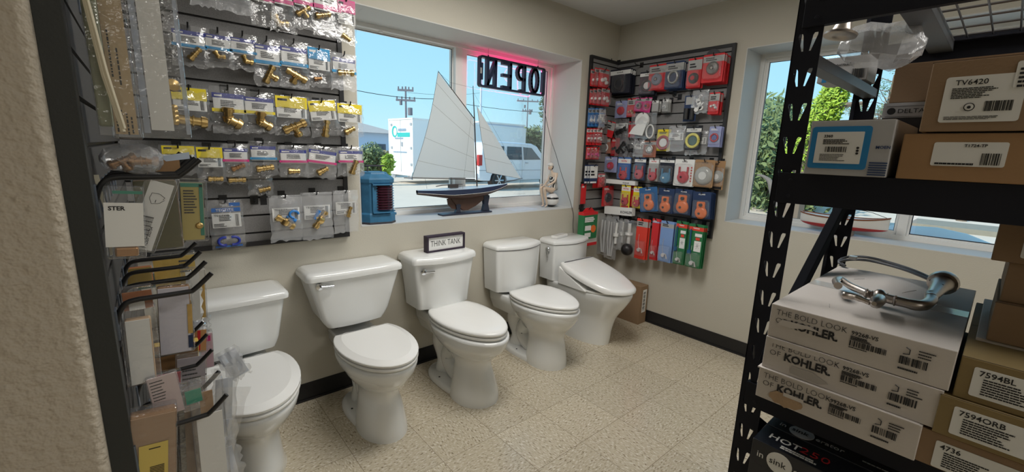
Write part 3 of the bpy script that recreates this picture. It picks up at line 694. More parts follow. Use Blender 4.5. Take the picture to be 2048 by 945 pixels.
# things on and by the tanks
t = thing('word_sign', 'small dark framed white sign lettered THINK TANK standing on a toilet tank', 'sign', (-1.787, -.118, .7845), rz=.02)
m = MB(); frame4(m, -.138, .138, 0, .102, .011, -.022, .022); m.build('sign_frame', C('frame_plum', (.03, .018, .035), .6), t, bevel=.001)
m = MB(); m.box(-.130, .130, -.012, .012, .008, .094); m.build('sign_board', WHITEP, t)
m = MB(); m.text('THINK TANK', .052, 0, .034, -.0125, 0, -.008, 'CENTER', 0, .70); m.build('lettering', INK, t)
t = thing('remote_control', 'flat white bidet remote lying on the tank lid nearest the corner', 'remote control', (-.72, -.10, .7495), rz=.22)
m = MB(); m.box(-.085, .085, -.028, .028, 0, .022); m.build('remote_body', SEATM, t, bevel=.004)
m = MB(); [m.box(-.07+k*.03, -.055+k*.03, -.014, .014, .022, .0228) for k in range(5)]; m.build('remote_key', GREYC, t)
t = thing('cardboard_box', 'tall thin brown cardboard box standing in the corner behind the last toilet', 'box', (-.078, -.285, 0))
m = MB(); m.box(-.055, .055, -.225, .225, 0, .335); m.build('carton', KRAFT2, t, bevel=.002)
m = MB(); m.box(-.02, .035, -.2262, -.2255, .10, .30); lb_ = m.build('shipping_label', WHITEP, t)
m = MB(); m.T = Matrix.Translation((0, 0, 0)); [m.box(-.012, .02, -.2270, -.2262, .12+k*.011, .12+k*.011+(.006 if k % 3 else .003)) for k in range(15)]; m.build('barcode', INK, lb_)
# ================================================================== slat walls
def grooved(m, x0, x1, z0, z1, zs, T=None, mi=0):
    """grey boards between z0 and z1, thickness towards -y, split by dark grooves"""
    zz = sorted([z for z in zs if z0 < z < z1]); edges = [z0]+[q for z in zz for q in (z-.0045, z+.0045)]+[z1]
    for a, b in zip(edges[::2], edges[1::2]): m.box(x0, x1, -.019, -.003, a, b, mi)
def wallT(wall):
    """local frame with x along the wall to the right, -y into the room"""
    if wall == 'A': return Matrix.Identity(4)
    if wall == 'B': return Matrix.Rotation(-pi/2, 4, 'Z')
    return Matrix.Translation((-3.248, 0, 0)) @ Matrix.Rotation(pi/2, 4, 'Z')
ZG = [1.062+.0855*k for k in range(-2, 18)]
def slat(name, lab, wall, x0, x1, z0, z1, sides, zs, frame=.022):
    t = thing(name, lab, 'slat wall'); t.matrix_world = wallT(wall)
    m = MB(); grooved(m, x0, x1, z0, z1, zs); m.build('slat_board', SLAT if wall != 'C' else mat('slatwall_shaded', (.035, .034, .033), .8, var=.3, vscale=200), t)  # partition panel: shade put into the boards as a darker colour
    m = MB(); m.box(x0, x1, -.004, -.001, z0, z1); m.build('groove_backing', BLK, t)
    m = MB()
    if 'b' in sides: m.box(x0-(frame if 'l' in sides else 0), x1+(frame if 'r' in sides else 0), -.026, -.001, z0-frame, z0)
    if 't' in sides: m.box(x0-(frame if 'l' in sides else 0), x1+(frame if 'r' in sides else 0), -.026, -.001, z1, z1+frame)
    if 'l' in sides: m.box(x0-frame, x0, -.026, -.001, z0, z1)
    if 'r' in sides: m.box(x1, x1+frame, -.026, -.001, z0, z1)
    m.build('edge_trim', BLK, t); return t
sa = slat('slat_wall_panel', 'grey slat wall panel with dark trim left of the window over the first toilet', 'A', -3.235, -2.363, .935, 2.47, 'br', ZG)
m = MB(); [m.box(x-.014, x+.014, -.0195, -.019, 1.11, 1.19) for x in (-2.745, -2.99)]; m.build('slot_cover', BLK, sa)
sb = slat('slat_wall_panel', 'narrow grey slat wall panel on the window side of the corner', 'A', -.356, -.004, .945, 2.16, 'tlb', [.945+.079*k for k in range(1, 16)])
sc_ = slat('slat_wall_panel', 'wide grey slat wall panel on the side wall between corner and window', 'B', .004, .958, .84, 2.16, 'trb', [.945+.079*k for k in range(-1, 16)])
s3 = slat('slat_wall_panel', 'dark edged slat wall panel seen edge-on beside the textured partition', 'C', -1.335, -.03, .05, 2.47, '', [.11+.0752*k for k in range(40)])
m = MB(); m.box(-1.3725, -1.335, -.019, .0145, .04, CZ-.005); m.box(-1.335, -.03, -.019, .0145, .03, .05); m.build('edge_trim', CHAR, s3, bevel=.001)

# ------------------------------------------------------------------ fittings and packs
def fitting(m, kind, c, s, a=0, tilt=0, mi=0):
    """brass pipe fitting centred at c in the x,z plane, size s, turned by a"""
    o = m.T; m.T = (o or Matrix.Identity(4)) @ Matrix.Translation(c) @ Matrix.Rotation(-a, 4, 'Y') @ Matrix.Rotation(tilt, 4, 'X')
    def arm(p, q, r):
        p, q = Vector(p), Vector(q); L = [0, .12, .13, .22, .23, .62, .63, .9, .91, 1.0]; R = [.78, .78, 1.05, 1.05, .80, .80, 1.08, 1.08, .9, .9]
        m.tube([p+(q-p)*k for k in L[::-1]], [r*k for k in R[::-1]], 12, mi)
        m.tube([q-(p-q).normalized()*(-.0005), q+(p-q).normalized()*.003], r*.55, 10, mi+1)
    r = s*.26
    if kind == 'coupling': arm((0, 0, 0), (-s*.62, 0, 0), r); arm((0, 0, 0), (s*.62, 0, 0), r*.92)
    elif kind == 'small': arm((0, 0, 0), (-s*.4, 0, 0), r*.8); arm((0, 0, 0), (s*.35, 0, 0), r*.65)
    elif kind == 'elbow':
        arm((-.0, 0, 0), (-s*.15, 0, s*.55), r); arm((0, 0, 0), (s*.6, 0, -s*.12), r); m.lathe([(0, -r), (r*.7, -r*.7), (r, 0), (r*.7, r*.7), (0, r)], (0, 0, 0), 12, mi)
    elif kind == 'tee': arm((0, 0, 0), (-s*.6, 0, -s*.15), r*.85); arm((0, 0, 0), (s*.6, 0, s*.15), r*.85); arm((0, 0, 0), (s*.12, 0, -s*.55), r*.85)
    elif kind == 'valve':
        arm((0, 0, 0), (-s*.6, 0, s*.1), r*.8); arm((0, 0, 0), (s*.6, 0, -s*.1), r*.8); m.lathe([(0, -r), (r, -r*.6), (r*1.1, 0), (r, r*.6), (0, r)], (0, 0, 0), 12, mi)
        m.tube([(0, 0, 0), (s*.05, 0, s*.35)], r*.4, 8, mi); m.tube([(-s*.1, 0, s*.36), (s*.5, 0, s*.30)], [r*.35, r*.5], 8, mi+2)
    m.T = o
def sheet(m, x0, x1, z0, z1, y, bulge, seed=0, nx=9, nz=12, mi=0, crump=.004, ragged=.004):
    """a crumpled bag: front and back film meeting at the edges"""
    rd = random.Random(seed); ph = [rd.uniform(0, 6.28) for _ in range(6)]
    def f(i, j, side):
        u, v = i/nx, j/nz; x = x0+(x1-x0)*u; z = z0+(z1-z0)*v
        env = (max(0, sin(pi*u))**.6)*(max(0, sin(pi*min(1, (1-v)*1.15)))**.7)
        q = crump*(sin(u*9+ph[0]+v*5)+sin(v*13+ph[1])+sin(u*17-v*7+ph[2]))*.5
        nd = rd.uniform(-ragged, ragged) if (j < 2 or i in (0, nx)) else 0
        return (x+(nd if i in (0, nx) else 0), y-side*env*bulge*.5-(q if side > 0 else q*.3)*(env+.25), z+(nd*1.6 if j == 0 else 0))
    F = [[f(i, j, 1) for i in range(nx+1)] for j in range(nz+1)]; B = [[f(i, j, -1) for i in range(nx+1)] for j in range(nz+1)]
    for j in range(nz+1):
        for i in range(nx+1):
            if i in (0, nx) or j in (0, nz): B[j][i] = F[j][i]
    vs = [p for r in F for p in r]+[p for r in B for p in r]; N = (nx+1)*(nz+1); fs = []
    for j in range(nz):
        for i in range(nx): a = j*(nx+1)+i; fs += [(a, a+1, a+nx+2, a+nx+1), (N+a, N+a+nx+1, N+a+nx+2, N+a+1)]
    m.add(vs, fs, mi)
    return lambda u, v: -bulge*.5*(max(0, sin(pi*u))**.6)*(max(0, sin(pi*min(1, (1-v)*1.15)))**.7)
def place(wall, u0, v0, u1, v1, off):
    """size and top centre (wall frame) of an item drawn between two pixels, hanging off metres in front of the wall"""
    if wall == 'A': P = lambda u, v: at(u, v, y=-off)
    elif wall == 'B': P = lambda u, v: at(u, v, x=-off)
    else: P = lambda u, v: at(u, v, x=-3.248+off)
    um, vm = (u0+u1)/2, (v0+v1)/2
    a, b, c, d = P(u0, vm), P(u1, vm), P(um, v0), P(um, v1)
    return (b-a).length, c.z-d.z, c
HOOKS = []
def hook(wall, c, off, lab, rise=.020, r=.0033, group=None):
    lab = ' '.join(lab.split()[:16])
    T = wallT(wall); l = T.inverted() @ c
    t = thing('display_hook', lab, 'display hook', (0, 0, 0), group=group); t.matrix_world = T @ Matrix.Translation((l.x, 0, l.z))
    m = MB(); m.tube([(0, -.018, -.004), (0, -off*.4, 0), (0, -off-.004, 0), (0, -off-.014, rise*.35), (0, -off-.020, rise)], r, 7); m.build('hook_rod', HOOKM, t, smooth=60)
    m = MB(); m.box(-.016, .016, -.022, -.017, -.012, .028); m.build('hook_plate', HOOKM, t)
    return t
def item(wall, box, off, name, lab, cat, group=None, tilt=0, hk=True, hdx=0, yaw=0, hlab=None):
    w_, h_, c = place(wall, *box, off)
    T = wallT(wall); l = T.inverted() @ c
    t = thing(name, lab, cat, (0, 0, 0), group=group)
    t.matrix_world = T @ Matrix.Translation((l.x, -off, l.z)) @ Matrix.Rotation(-tilt, 4, 'Y') @ Matrix.Rotation(yaw, 4, 'Z')
    if hk: hook(wall, c+(T.to_3x3() @ Vector((hdx, 0, -.012))), off, hlab or ('black hook under the '+lab))
    return t, w_, h_
SEED = [100]
def bagpack(wall, box, lab, top, band=None, fit=None, fc=(.55, .3), fs=.5, fa=0, off=.10, off2=0, group=None, tilt=0, hk=True, milky=False, brand=None, name='fitting_bag', cat='bagged fitting', ftype=None, handle=None, paper=True, twins=0):
    """clear bag with a printed header, a coloured band and a fitting inside"""
    SEED[0] += 1; sd = SEED[0]
    t, W, H = item(wall, box, off, name, lab, cat, group, tilt, hk)
    m = MB(); sheet(m, -W/2, W/2, -H, 0, 0, min(.032, W*.42), sd, crump=.0045 if not milky else .006); m.build('film', FILMH if milky else FILM, t, smooth=25)
    rd = random.Random(sd)
    hz = H*.14
    if top:
        hb = H*(.10 if band is not None else .30)
        m = MB(); m.box(-W*.44, W*.44, -.0045, -.0035, -hz-hb+(.0 if band is not None else hz*.9), -hz if band is not None else -.004); hd = m.build('header_print', top, t)
        m = MB()
        if brand: m.text(brand, hb*.42, 0, -hz-hb*.78 if band is not None else -hb*.62, -.0052, 0, .0, 'CENTER')
        else: m.fine(-W*.38, -W*.1, -hz-hb*.8 if band is not None else -hb*.5, -hz-hb*.3 if band is not None else -hb*.25, -.005, 1, 0, sd, .7)
        m.build('lettering', WHITEP if top in (NAVY, BLUE, CYAN) else INK, hd)
    if paper:
        z1 = -hz-H*.10 if band is not None else -H*.27
        z0 = -H*.56
        m = MB(); m.box(-W*.42, W*.42, -.004, -.003, z0, z1); m.build('paper_insert', WHITEP, t)
        m = MB(); m.fine(-W*.22, W*.25, z0+(z1-z0)*.45, z1-(z1-z0)*.12, -.0047, 4, 0, sd, .55); m.fine(-W*.38, W*.0, z0+.003, z0+(z1-z0)*.3, -.0047, 3, 0, sd+9, .5)
        if band is None: m.text('TECTITE', H*.055, -W*.36, z1-H*.06, -.0047, 0, 0, sx=1.25); m.bars(W*.26, W*.36, z0+.004, z1-.006, -.0047, 0, 5, sd)
        m.build('fine_print', INK, t)
    if band:
        m = MB(); z = -H*.50; m.box(-W*.47, W*.47, -.0065, -.0055, z-H*.035, z+H*.035); m.build('colour_band', band, t)
    if fit:
        m = MB(); s_ = min(W, H)*fs; fitting(m, fit, (W*(fc[0]-.5), -.004, -H*(1-fc[1])), s_, fa, .2)
        m.build('pipe_fitting', [ftype or BRASS, INK, handle or BLUEP], t, smooth=35)
    for k in range(twins):
        t2 = thing(name, lab+', tucked behind', cat); t2.matrix_world = t.matrix_world @ Matrix.Translation((.006*(k+1), .016*(k+1), -.004*k))
        tag(t2, ('same kind of bag hanging just behind the '+lab), cat)
        t2['label'] = ' '.join(t2['label'].split()[:16]); t2['group'] = 'spare bags behind the front ones'
        m = MB(); sheet(m, -W/2, W/2, -H, 0, 0, .012, sd+50+k); m.build('film', FILM, t2, smooth=25)
        m = MB(); m.box(-W*.43, W*.43, .001, .002, -H*.52, -H*.16); m.build('paper_insert', WHITEP, t2)
    return t
B = bagpack
# second row from the top: blue bands
B('A', (338, 50, 411, 132), 'bag with blue band and slanting brass coupling, nearest the clear packs in its row', NAVY, CYAN, 'coupling', (.62, .32), .40, .9)
B('A', (405, 60, 463, 135), 'bag with blue band and elbow, between the slanting coupling and a similar elbow', NAVY, CYAN, 'elbow', (.45, .30), .40, .3, brand='PlumbRite' if 0 else None)
B('A', (455, 67, 512, 140), 'bag with blue band and elbow, beside the bags with large brass tees', NAVY, CYAN, 'elbow', (.55, .26), .42, .1)
B('A', (503, 77, 560, 172), 'bag with blue band and large brass tee, the nearer to the elbows', NAVY, CYAN, 'tee', (.52, .25), .58, .9)
B('A', (556, 82, 615, 175), 'bag with blue band and large brass tee, beside the plain cyan card', NAVY, CYAN, 'tee', (.55, .27), .58, -.7)
B('A', (612, 95, 661, 175), 'bag with a broad cyan header and small brown fitting', CYAN, None, 'small', (.42, .22), .42, .2, ftype=BRONZE)
B('A', (661, 107, 712, 181), 'crumpled blue banded bag at the window end of the second row', NAVY, CYAN, 'coupling', (.55, .48), .5, .1, milky=True)
# third row: yellow
B('A', (337, 174, 416, 258), 'wide bag with yellow header and a long brass coupling', YEL, None, 'coupling', (.45, .20), .72, -.1)
B('A', (418, 174, 490, 268), 'yellow banded bag with big brass elbow, beside the wide yellow bag', NAVY, YEL, 'elbow', (.45, .32), .66, -.3)
B('A', (483, 184, 549, 266), 'yellow banded bag with big brass elbow, beside the yellow headed tee', NAVY, YEL, 'elbow', (.5, .28), .60, -.35)
B('A', (546, 192, 617, 270), 'yellow headed bag with a wide brass tee fitting', YEL, None, 'tee', (.55, .22), .56, .2)
B('A', (611, 200, 672, 272), 'yellow headed bag tilted with an upright brass coupling', YEL, None, 'coupling', (.50, .20), .46, 1.3, tilt=.12)
B('A', (671, 207, 726, 274), 'yellow headed bag hanging at the window edge of the panel', YEL, None, 'small', (.48, .20), .52, .5)
# fourth row
B('A', (318, 290, 392, 350), 'broad yellow headed bag mostly behind the long hooks', YEL, None, None)
B('A', (388, 293, 447, 367), 'yellow headed bag with brass coupling, next to the long black hooks', YEL, None, 'coupling', (.62, .12), .42, 0)
B('A', (441, 288, 497, 354), 'magenta banded bag with copper fitting, nearest the yellow ones', NAVY, PINK, 'coupling', (.55, .3), .42, .4, ftype=BRONZE, twins=1)
B('A', (496, 283, 553, 351), 'blue banded bag with brass coupling in the mostly magenta row', NAVY, CYAN, 'coupling', (.52, .22), .5, .15)
B('A', (555, 291, 615, 355), 'magenta banded bag with a white sticker over its small fitting', NAVY, PINK, 'small', (.5, .2), .5, 0, twins=1)
B('A', (615, 293, 677, 357), 'magenta banded bag tilted, second from the window in its row', NAVY, PINK, 'small', (.55, .25), .5, .6, tilt=-.12, twins=1)
B('A', (674, 294, 727, 352), 'magenta banded bag at the window end of its row', NAVY, PINK, 'coupling', (.6, .3), .45, 1.2, twins=1)
B('A', (452, 340, 492, 370), 'clear small bag with short brass coupling hanging below the magenta row', None, None, 'coupling', (.5, .35), .8, 0, off=.05, paper=False, hk=False)
B('A', (494, 350, 545, 391), 'small clear bag with a dark brass nipple below the blue banded bag', None, None, 'small', (.65, .3), .7, .2, off=.05, paper=False, hk=False)
# fifth row
t = B('A', (415, 400, 484, 498), 'blue and white printed bag with two blue ring clips', None, None, None, off=.08, name='clip_bag', cat='bagged clips')
m = MB(); W, H, _ = place('A', 415, 400, 484, 498, .08)
m.box(-W*.42, W*.42, -.0065, -.0055, -H*.24, -H*.16); m.box(W*.1, W*.42, -.0065, -.0055, -H*.13, -H*.06); m.box(-W*.4, W*.4, -.0065, -.006, -H*.965, -H*.93); m.build('colour_band', BLUE, t)
m = MB(); m.text('TECTITE', H*.07, -W*.3, -H*.225, -.0072, 0, 0, sx=1.15); m.build('lettering', WHITEP, t)
for s_ in (-1, 1):
    m = MB(); m.tube([(s_*W*.14+W*.17*cos(a*pi/8), -.012, -H*.84+W*.14*sin(a*pi/8)) for a in range(-5+(8 if s_ < 0 else 0), 6+(8 if s_ < 0 else 0))], .006, 8); m.build('ring_clip', C('clip_blue', (.03, .05, .35), .3), t, smooth=50)
t = B('A', (537, 391, 602, 482), 'clear bag with brass valve and blue round handle', None, None, 'valve', (.45, .42), .55, -.5, handle=BLUEP, milky=True, off=.09)
m = MB(); W, H, _ = place('A', 537, 391, 602, 482, .09); m.tube([(W*.22+W*.14*cos(a*pi/6), -.016, -H*.42+W*.12*sin(a*pi/6)) for a in range(10)], .006, 8); m.build('valve_handle', BLUEP, t, smooth=50)
t = B('A', (601, 385, 663, 479), 'clear bag with upright brass valve and blue tag', None, None, 'valve', (.58, .42), .55, 1.1, handle=BLUEP, milky=True, off=.09, paper=True)
t = B('A', (666, 381, 715, 465), 'clear bag with small valve and leaflet nearest the window sill', None, None, 'small', (.6, .5), .6, 1.2, off=.09, milky=True)
hook('A', at(507, 403, y=0), .04, 'empty black hook on the bare lower slats')
# top row, cut by the picture edge
B('A', (372, -75, 425, 12), 'clear bag at the top of the panel nearest the long packs', NAVY, PINK, None, milky=True)
B('A', (425, -70, 498, 24), 'wide crumpled clear bag in the top row', NAVY, PINK, None, milky=True)
B('A', (495, -60, 545, 52), 'top row bag with a brown fitting behind a brass one', NAVY, PINK, 'small', (.5, .58), .6, 1.2, ftype=BRONZE)
B('A', (538, -55, 583, 58), 'top row bag with magenta band and dangling brass nuts', NAVY, PINK, 'coupling', (.45, .62), .5, .8)
B('A', (583, -48, 625, 58), 'top row bag with magenta band around a brass cross fitting', NAVY, PINK, 'tee', (.45, .35), .6, .4)
B('A', (622, -42, 680, 72), 'top row bag with two small brass couplings and ragged foot', NAVY, PINK, 'coupling', (.35, .36), .4, .3, twins=1)
B('A', (672, -2, 711, 88), 'pink headed bag at the top corner of the panel by the window', PINK, None, 'small', (.45, .14), .6, -.5)
B('A', (540, 25, 592, 64), 'small bag with brass elbow under the top row', None, None, 'elbow', (.3, .4), .8, .3, off=.05, paper=False, hk=False)

# ------------------------------------------------------------------ carded packs on the corner panels
def product(m_t, kind, cx, cz, s, col, col2=None):
    """the thing under the blister"""
    if kind in ('flapper', 'orange'):
        m = MB()
        m.lathe([(0, -.020), (s*.30, -.019), (s*.42, -.013), (s*.46, -.006), (s*.46, -.002), (0, -.002)], (cx, 0, cz-s*.25), 22, 0, 'y')
        m.prism(rrect(cx-s*.30, cx+s*.30, cz-s*.2, cz+s*.58, s*.08), -.012, -.003); m.build('flapper', col, m_t, smooth=35)
        m = MB(); m.lathe([(0, -.026), (s*.12, -.026), (s*.12, -.012), (0, -.012)], (cx+s*.02, 0, cz+s*.34), 14, 0, 'y'); m.lathe([(0, -.0225), (s*.09, -.0225), (s*.09, -.015), (0, -.015)], (cx-s*.08, 0, cz-s*.3), 12, 0, 'y'); m.build('valve_port', INK, m_t, smooth=40)
    elif kind == 'redflap':
        m = MB(); m.lathe([(0, -.026), (s*.2, -.025), (s*.38, -.018), (s*.42, -.008), (s*.42, -.002), (0, -.002)], (cx, 0, cz-s*.22), 22, 0, 'y')
        m.tube([(cx-s*.3, -.008, cz-s*.1), (cx-s*.3, -.008, cz+s*.5)], s*.07, 8); m.tube([(cx+s*.3, -.008, cz-s*.1), (cx+s*.3, -.008, cz+s*.5)], s*.07, 8); m.build('flapper', col, m_t, smooth=40)
        m = MB(); m.lathe([(0, -.030), (s*.07, -.030), (s*.07, -.024), (0, -.024)], (cx-s*.06, 0, cz-s*.2), 12, 0, 'y'); m.build('valve_port', col2 or INK, m_t)
    elif kind == 'ring':
        m = MB(); m.tube([(cx+s*.4*cos(a*pi/12), -.008, cz+s*.4*sin(a*pi/12)) for a in range(25)], s*.09, 8, 0, False); m.build('gasket_ring', col, m_t, smooth=60)
        m = MB(); m.lathe([(0, -.007), (s*.28, -.007), (s*.28, -.001), (0, -.001)], (cx, 0, cz), 20, 0, 'y'); m.build('washer', col2 or WHP, m_t)
    elif kind == 'disc':
        m = MB(); m.lathe([(0, -.012), (s*.12, -.012), (s*.14, -.020), (s*.36, -.018), (s*.44, -.008), (s*.44, -.001), (0, -.001)], (cx, 0, cz), 22, 0, 'y'); m.build('drain_cap', col, m_t, smooth=40)
        m = MB(); m.lathe([(0, -.023), (s*.09, -.023), (s*.10, -.012), (0, -.012)], (cx, 0, cz), 14, 0, 'y'); m.build('knob', col2 or NICKEL, m_t, smooth=40)
    elif kind == 'strainer':
        m = MB(); m.lathe([(s*.10, -.022), (s*.32, -.024), (s*.44, -.014), (s*.47, -.004), (s*.47, -.001), (s*.1, -.001)], (cx, 0, cz), 24, 0, 'y'); m.build('strainer_cup', col, m_t, smooth=40)
        m = MB(); m.lathe([(0, -.025), (s*.20, -.024), (s*.24, -.014), (0, -.012)], (cx, 0, cz), 18, 0, 'y'); m.build('knob', col2 or REDP, m_t, smooth=40)
    elif kind == 'nuts':
        m = MB()
        for dx, dz in ((-.25, -.05), (.12, .05), (.3, -.22)): m.lathe([(0, -.018), (s*.12, -.018), (s*.17, -.010), (s*.17, -.001), (0, -.001)], (cx+dx*s, 0, cz+dz*s), 8, 0, 'y')
        m.build('plastic_nut', col, m_t, smooth=30)
    elif kind == 'lever':
        m = MB(); m.lathe([(0, -.018), (s*.16, -.018), (s*.2, -.006), (s*.2, -.001), (0, -.001)], (cx-s*.1, 0, cz-s*.2), 14, 0, 'y'); m.tube([(cx-s*.1, -.014, cz-s*.2), (cx+s*.2, -.016, cz-s*.05), (cx+s*.28, -.014, cz-s*.45)], [s*.06, s*.05, s*.07], 8)
        m.tube([(cx-s*.1, -.008, cz-s*.2), (cx-s*.25, -.006, cz+s*.5), (cx-s*.2, -.006, cz+s*1.3)], s*.018, 6); m.build('tank_lever', col, m_t, smooth=45)
    elif kind == 'hose':
        m = MB(); m.tube([(cx+s*.36*cos(a*.5), -.008-.0004*a, cz+s*.40*sin(a*.5)) for a in range(28)], s*.075, 7, 0); m.build('coiled_part', col, m_t, smooth=60)
    elif kind == 'valve':
        m = MB(); m.tube([(cx, -.010, cz-s*.5), (cx, -.010, cz+s*.1), (cx+s*.02, -.010, cz+s*.5)], [s*.10, s*.15, s*.08], 10); m.lathe([(0, -.02), (s*.26, -.018), (s*.26, -.004), (0, -.002)], (cx, 0, cz-s*.2), 14, 0, 'y'); m.build('fill_valve', col, m_t, smooth=40)
def card(wall, box, lab, col, head=None, prod=None, pcol=None, pcol2=None, ps=.75, pz=.58, off=.09, behind=0, group=None, tilt=0, hk=True, brand=None, bcol=None, hh=.24, name='carded_part', cat='carded spare part', blister=True, dxb=.004, accent=None):
    SEED[0] += 1; sd = SEED[0]
    t, W, H = item(wall, box, off, name, lab, cat, group, tilt, hk)
    def board(q, nm, par, y=0):
        m = MB(); m.prism(rrect(-W/2, W/2, -H, 0, min(W, H)*.05), y-.0008, y+.0008, 0, [[(-W*.08, -H*.035), (W*.08, -H*.035), (W*.08, -H*.06), (-W*.08, -H*.06)]]); return m.build(nm, q, par)
    board(col, 'backing_card', t)
    if head:
        m = MB(); m.prism([(-W/2+.001, -H*.065), (W/2-.001, -H*.065), (W/2-.001, -H*hh), (-W/2+.001, -H*hh)], -.0014, -.0008); hd = m.build('header_print', head, t)
    if accent:
        m = MB(); m.prism([(-W*.4, -H*.9), (W*.4, -H*.9), (W*.4, -H*.99), (-W*.4, -H*.99)], -.0014, -.0008); m.build('accent_print', accent, t)
    m = MB(); ink = bcol or (INK if head in (WHITEP, GREYC, YEL) or (head is None and col in (WHITEP, YEL, KRAFT, GREYC)) else WHITEP)
    if brand: m.text(brand, H*hh*.40 if len(brand) < 6 else H*hh*.30, 0, -H*hh*.72, -.0018, 0, .02, 'CENTER', 0, min(1.2, W/(H*hh*.40*.62*len(brand)+1e-6)*.85))
    else: m.fine(-W*.36, W*.2, -H*hh*.85, -H*hh*.4, -.0018, 2, 0, sd, .6)
    m.build('lettering', ink, t)
    if prod:
        cz = -H*pz; s_ = min(W, H*.72)*ps; product(t, prod, 0, cz, s_, pcol or REDP, pcol2)
        if blister:
            m = MB(); a = min(W*.46, s_*.62); b0, b1 = cz-s_*.75, cz+s_*.72; b0 = max(b0, -H*.97); b1 = min(b1, -H*.08)
            O = lambda i, y: [(x, y, z) for x, z in rrect(-a+i, a-i, b0+i, b1-i, a*.35)]
            m.loft([O(0, -.001), O(.001, -.020), O(.005, -.027)], 0, False, True); m.build('blister', CLAM, t, smooth=30)
    for k in range(behind):
        t2 = thing(name, 'card', cat); t2.matrix_world = t.matrix_world @ Matrix.Translation((dxb*(1 if (k+sd) % 3 else -1), .0155*(k+1), -.002*(k+1)))
        tag(t2, ' '.join(('identical card on the hook behind the '+lab).split()[:16]), cat, 'spares behind the '+' '.join(lab.split()[:5]))
        board(col, 'backing_card', t2)
        if head: m = MB(); m.prism([(-W/2+.001, -H*.065), (W/2-.001, -H*.065), (W/2-.001, -H*hh), (-W/2+.001, -H*hh)], -.0014, -.0008); m.build('header_print', head, t2)
        m = MB(); m.box(-W*.3, W*.3, -.012, -.001, -H*.85, -H*.4); m.build('blister', CLAM, t2, bevel=.003)
    return t
D = card
# panel on the window wall side of the corner (seen obliquely)
D('A', (1199, 138, 1219, 176), 'red card with white plugs on the narrow panel, topmost row', RED, GREYC, 'nuts', WHP, off=.10, ps=.9)
D('A', (1190, 137, 1208, 175), 'red card at the topmost row of the narrow panel, second from the front', RED, GREYC, 'nuts', WHP, off=.07, hk=False)
D('A', (1182, 140, 1198, 174), 'red card at the topmost row of the narrow panel, beside the trim', RED, GREYC, 'nuts', WHP, off=.05, hk=False)
for i, (a, b, o_) in enumerate(((1204, 1220, .10), (1195, 1209, .08), (1187, 1200, .06), (1180, 1192, .04))):
    D('A', (a, 176+i, b, 213-i), ['red card with round white washer in the second row of the narrow panel', 'red card next behind the washer card, second row of the narrow panel', 'third red card in the second row of the narrow panel', 'red card beside the trim in the second row of the narrow panel'][i], RED, GREYC, 'nuts', WHP, off=o_, hk=i == 0)
for i, (a, b, o_) in enumerate(((1200, 1211, .09), (1192, 1203, .07), (1184, 1195, .05), (1177, 1187, .035))):
    D('A', (a, 217, b, 254), ['blue card at the corner end of its row of four', 'second blue card from the corner in its row of four', 'third blue card from the corner in its row of four', 'blue card beside the panel trim'][i], C('card_sky', (.05, .20, .50)), GREYC, 'valve', WHP, off=o_, hk=i == 0)
B('A', (1199, 218, 1212, 258), 'small clear bag of white parts beside the four blue cards', None, None, None, off=.10, milky=True, hk=False, paper=True, name='parts_bag', cat='bagged parts')
for i, (a, b, o_) in enumerate(((1194, 1205, .09), (1187, 1198, .07), (1181, 1191, .05), (1174, 1184, .035))):
    D('A', (a, 257, b, 291), ['red and white card with a roll, below the blue cards', 'second red and white card below the blue cards', 'third red and white card below the blue cards', 'red and white card below the blue ones beside the trim'][i], RED, WHITEP, 'nuts', WHP, off=o_, hk=i == 0)
for i, (a, b, o_) in enumerate(((1188, 1199, .08), (1181, 1191, .06), (1173, 1184, .045))):
    D('A', (a, 294, b, 319), ['small red card of the short fifth row, at its corner end', 'middle small red card of the short fifth row', 'small red card of the short fifth row beside the trim'][i], RED, None, 'nuts', PINK, off=o_, hk=i == 0)
for i, (a, b, o_) in enumerate(((1181, 1196, .10), (1176, 1187, .08), (1170, 1180, .06))):
    D('A', (a, 330, b, 367), ['black and white striped card with small print, front of three', 'black and white striped card, middle of three', 'black and white striped card, hindmost of three'][i], DKBLUE, WHITEP, None, off=o_, hk=i == 0, hh=.72, accent=WHITEP)
D('A', (1197, 348, 1210, 375), 'small red card with white stripe beside the striped cards', RED, WHITEP, 'nuts', REDP, off=.08, hk=False)
D('A', (1186, 358, 1200, 376), 'low red card tucked under the striped cards', RED, None, None, off=.06, hk=False)
D('A', (1163, 368, 1173, 408), 'long thin red card hanging at the foot of the trim', RED, None, None, off=.04)
D('A', (1206, 372, 1228, 412), 'red clamshell card with a round black part near the corner', RED, None, 'disc', CARDBK, off=.08)
# green and red carton on the hook at the foot of the narrow panel
t, W, H = item('A', (1164, 416, 1191, 476), .11, 'hanging_carton', 'green and red hanging carton at the foot of the narrow panel above the last toilet', 'carton')
m = MB(); m.box(-W/2, W/2, -.03, .03, -H, -H*.16); m.build('carton_body', GREEN, t, bevel=.001)
m = MB(); m.box(-W/2-.0005, W/2+.0005, -.0305, .0305, -H*.22, -H*.13); m.prism([(-W*.45, -H*.13), (W*.45, -H*.13), (W*.2, 0), (-W*.2, 0)], -.002, .002); m.build('hang_tab', RED, t)
m = MB(); m.fine(-W*.42, W*.3, -H*.45, -H*.28, -.031, 3, 0, 5, .8); m.box(-W*.38, W*.05, -.0312, -.0305, -H*.72, -H*.56); m.box(-W*.38, W*.05, -.0312, -.0305, -H*.94, -H*.80); m.build('lettering', WHITEP, t)
m = MB(); m.lathe([(0, -.033), (W*.18, -.033), (W*.18, -.030), (0, -.030)], (W*.22, 0, -H*.68), 12, 0, 'y'); m.build('picture_print', ORANGE, t)
t, W, H = item('A', (1170, 473, 1190, 490), .10, 'hanging_pack', 'white and red pack showing under the green carton', 'carton', hk=False)
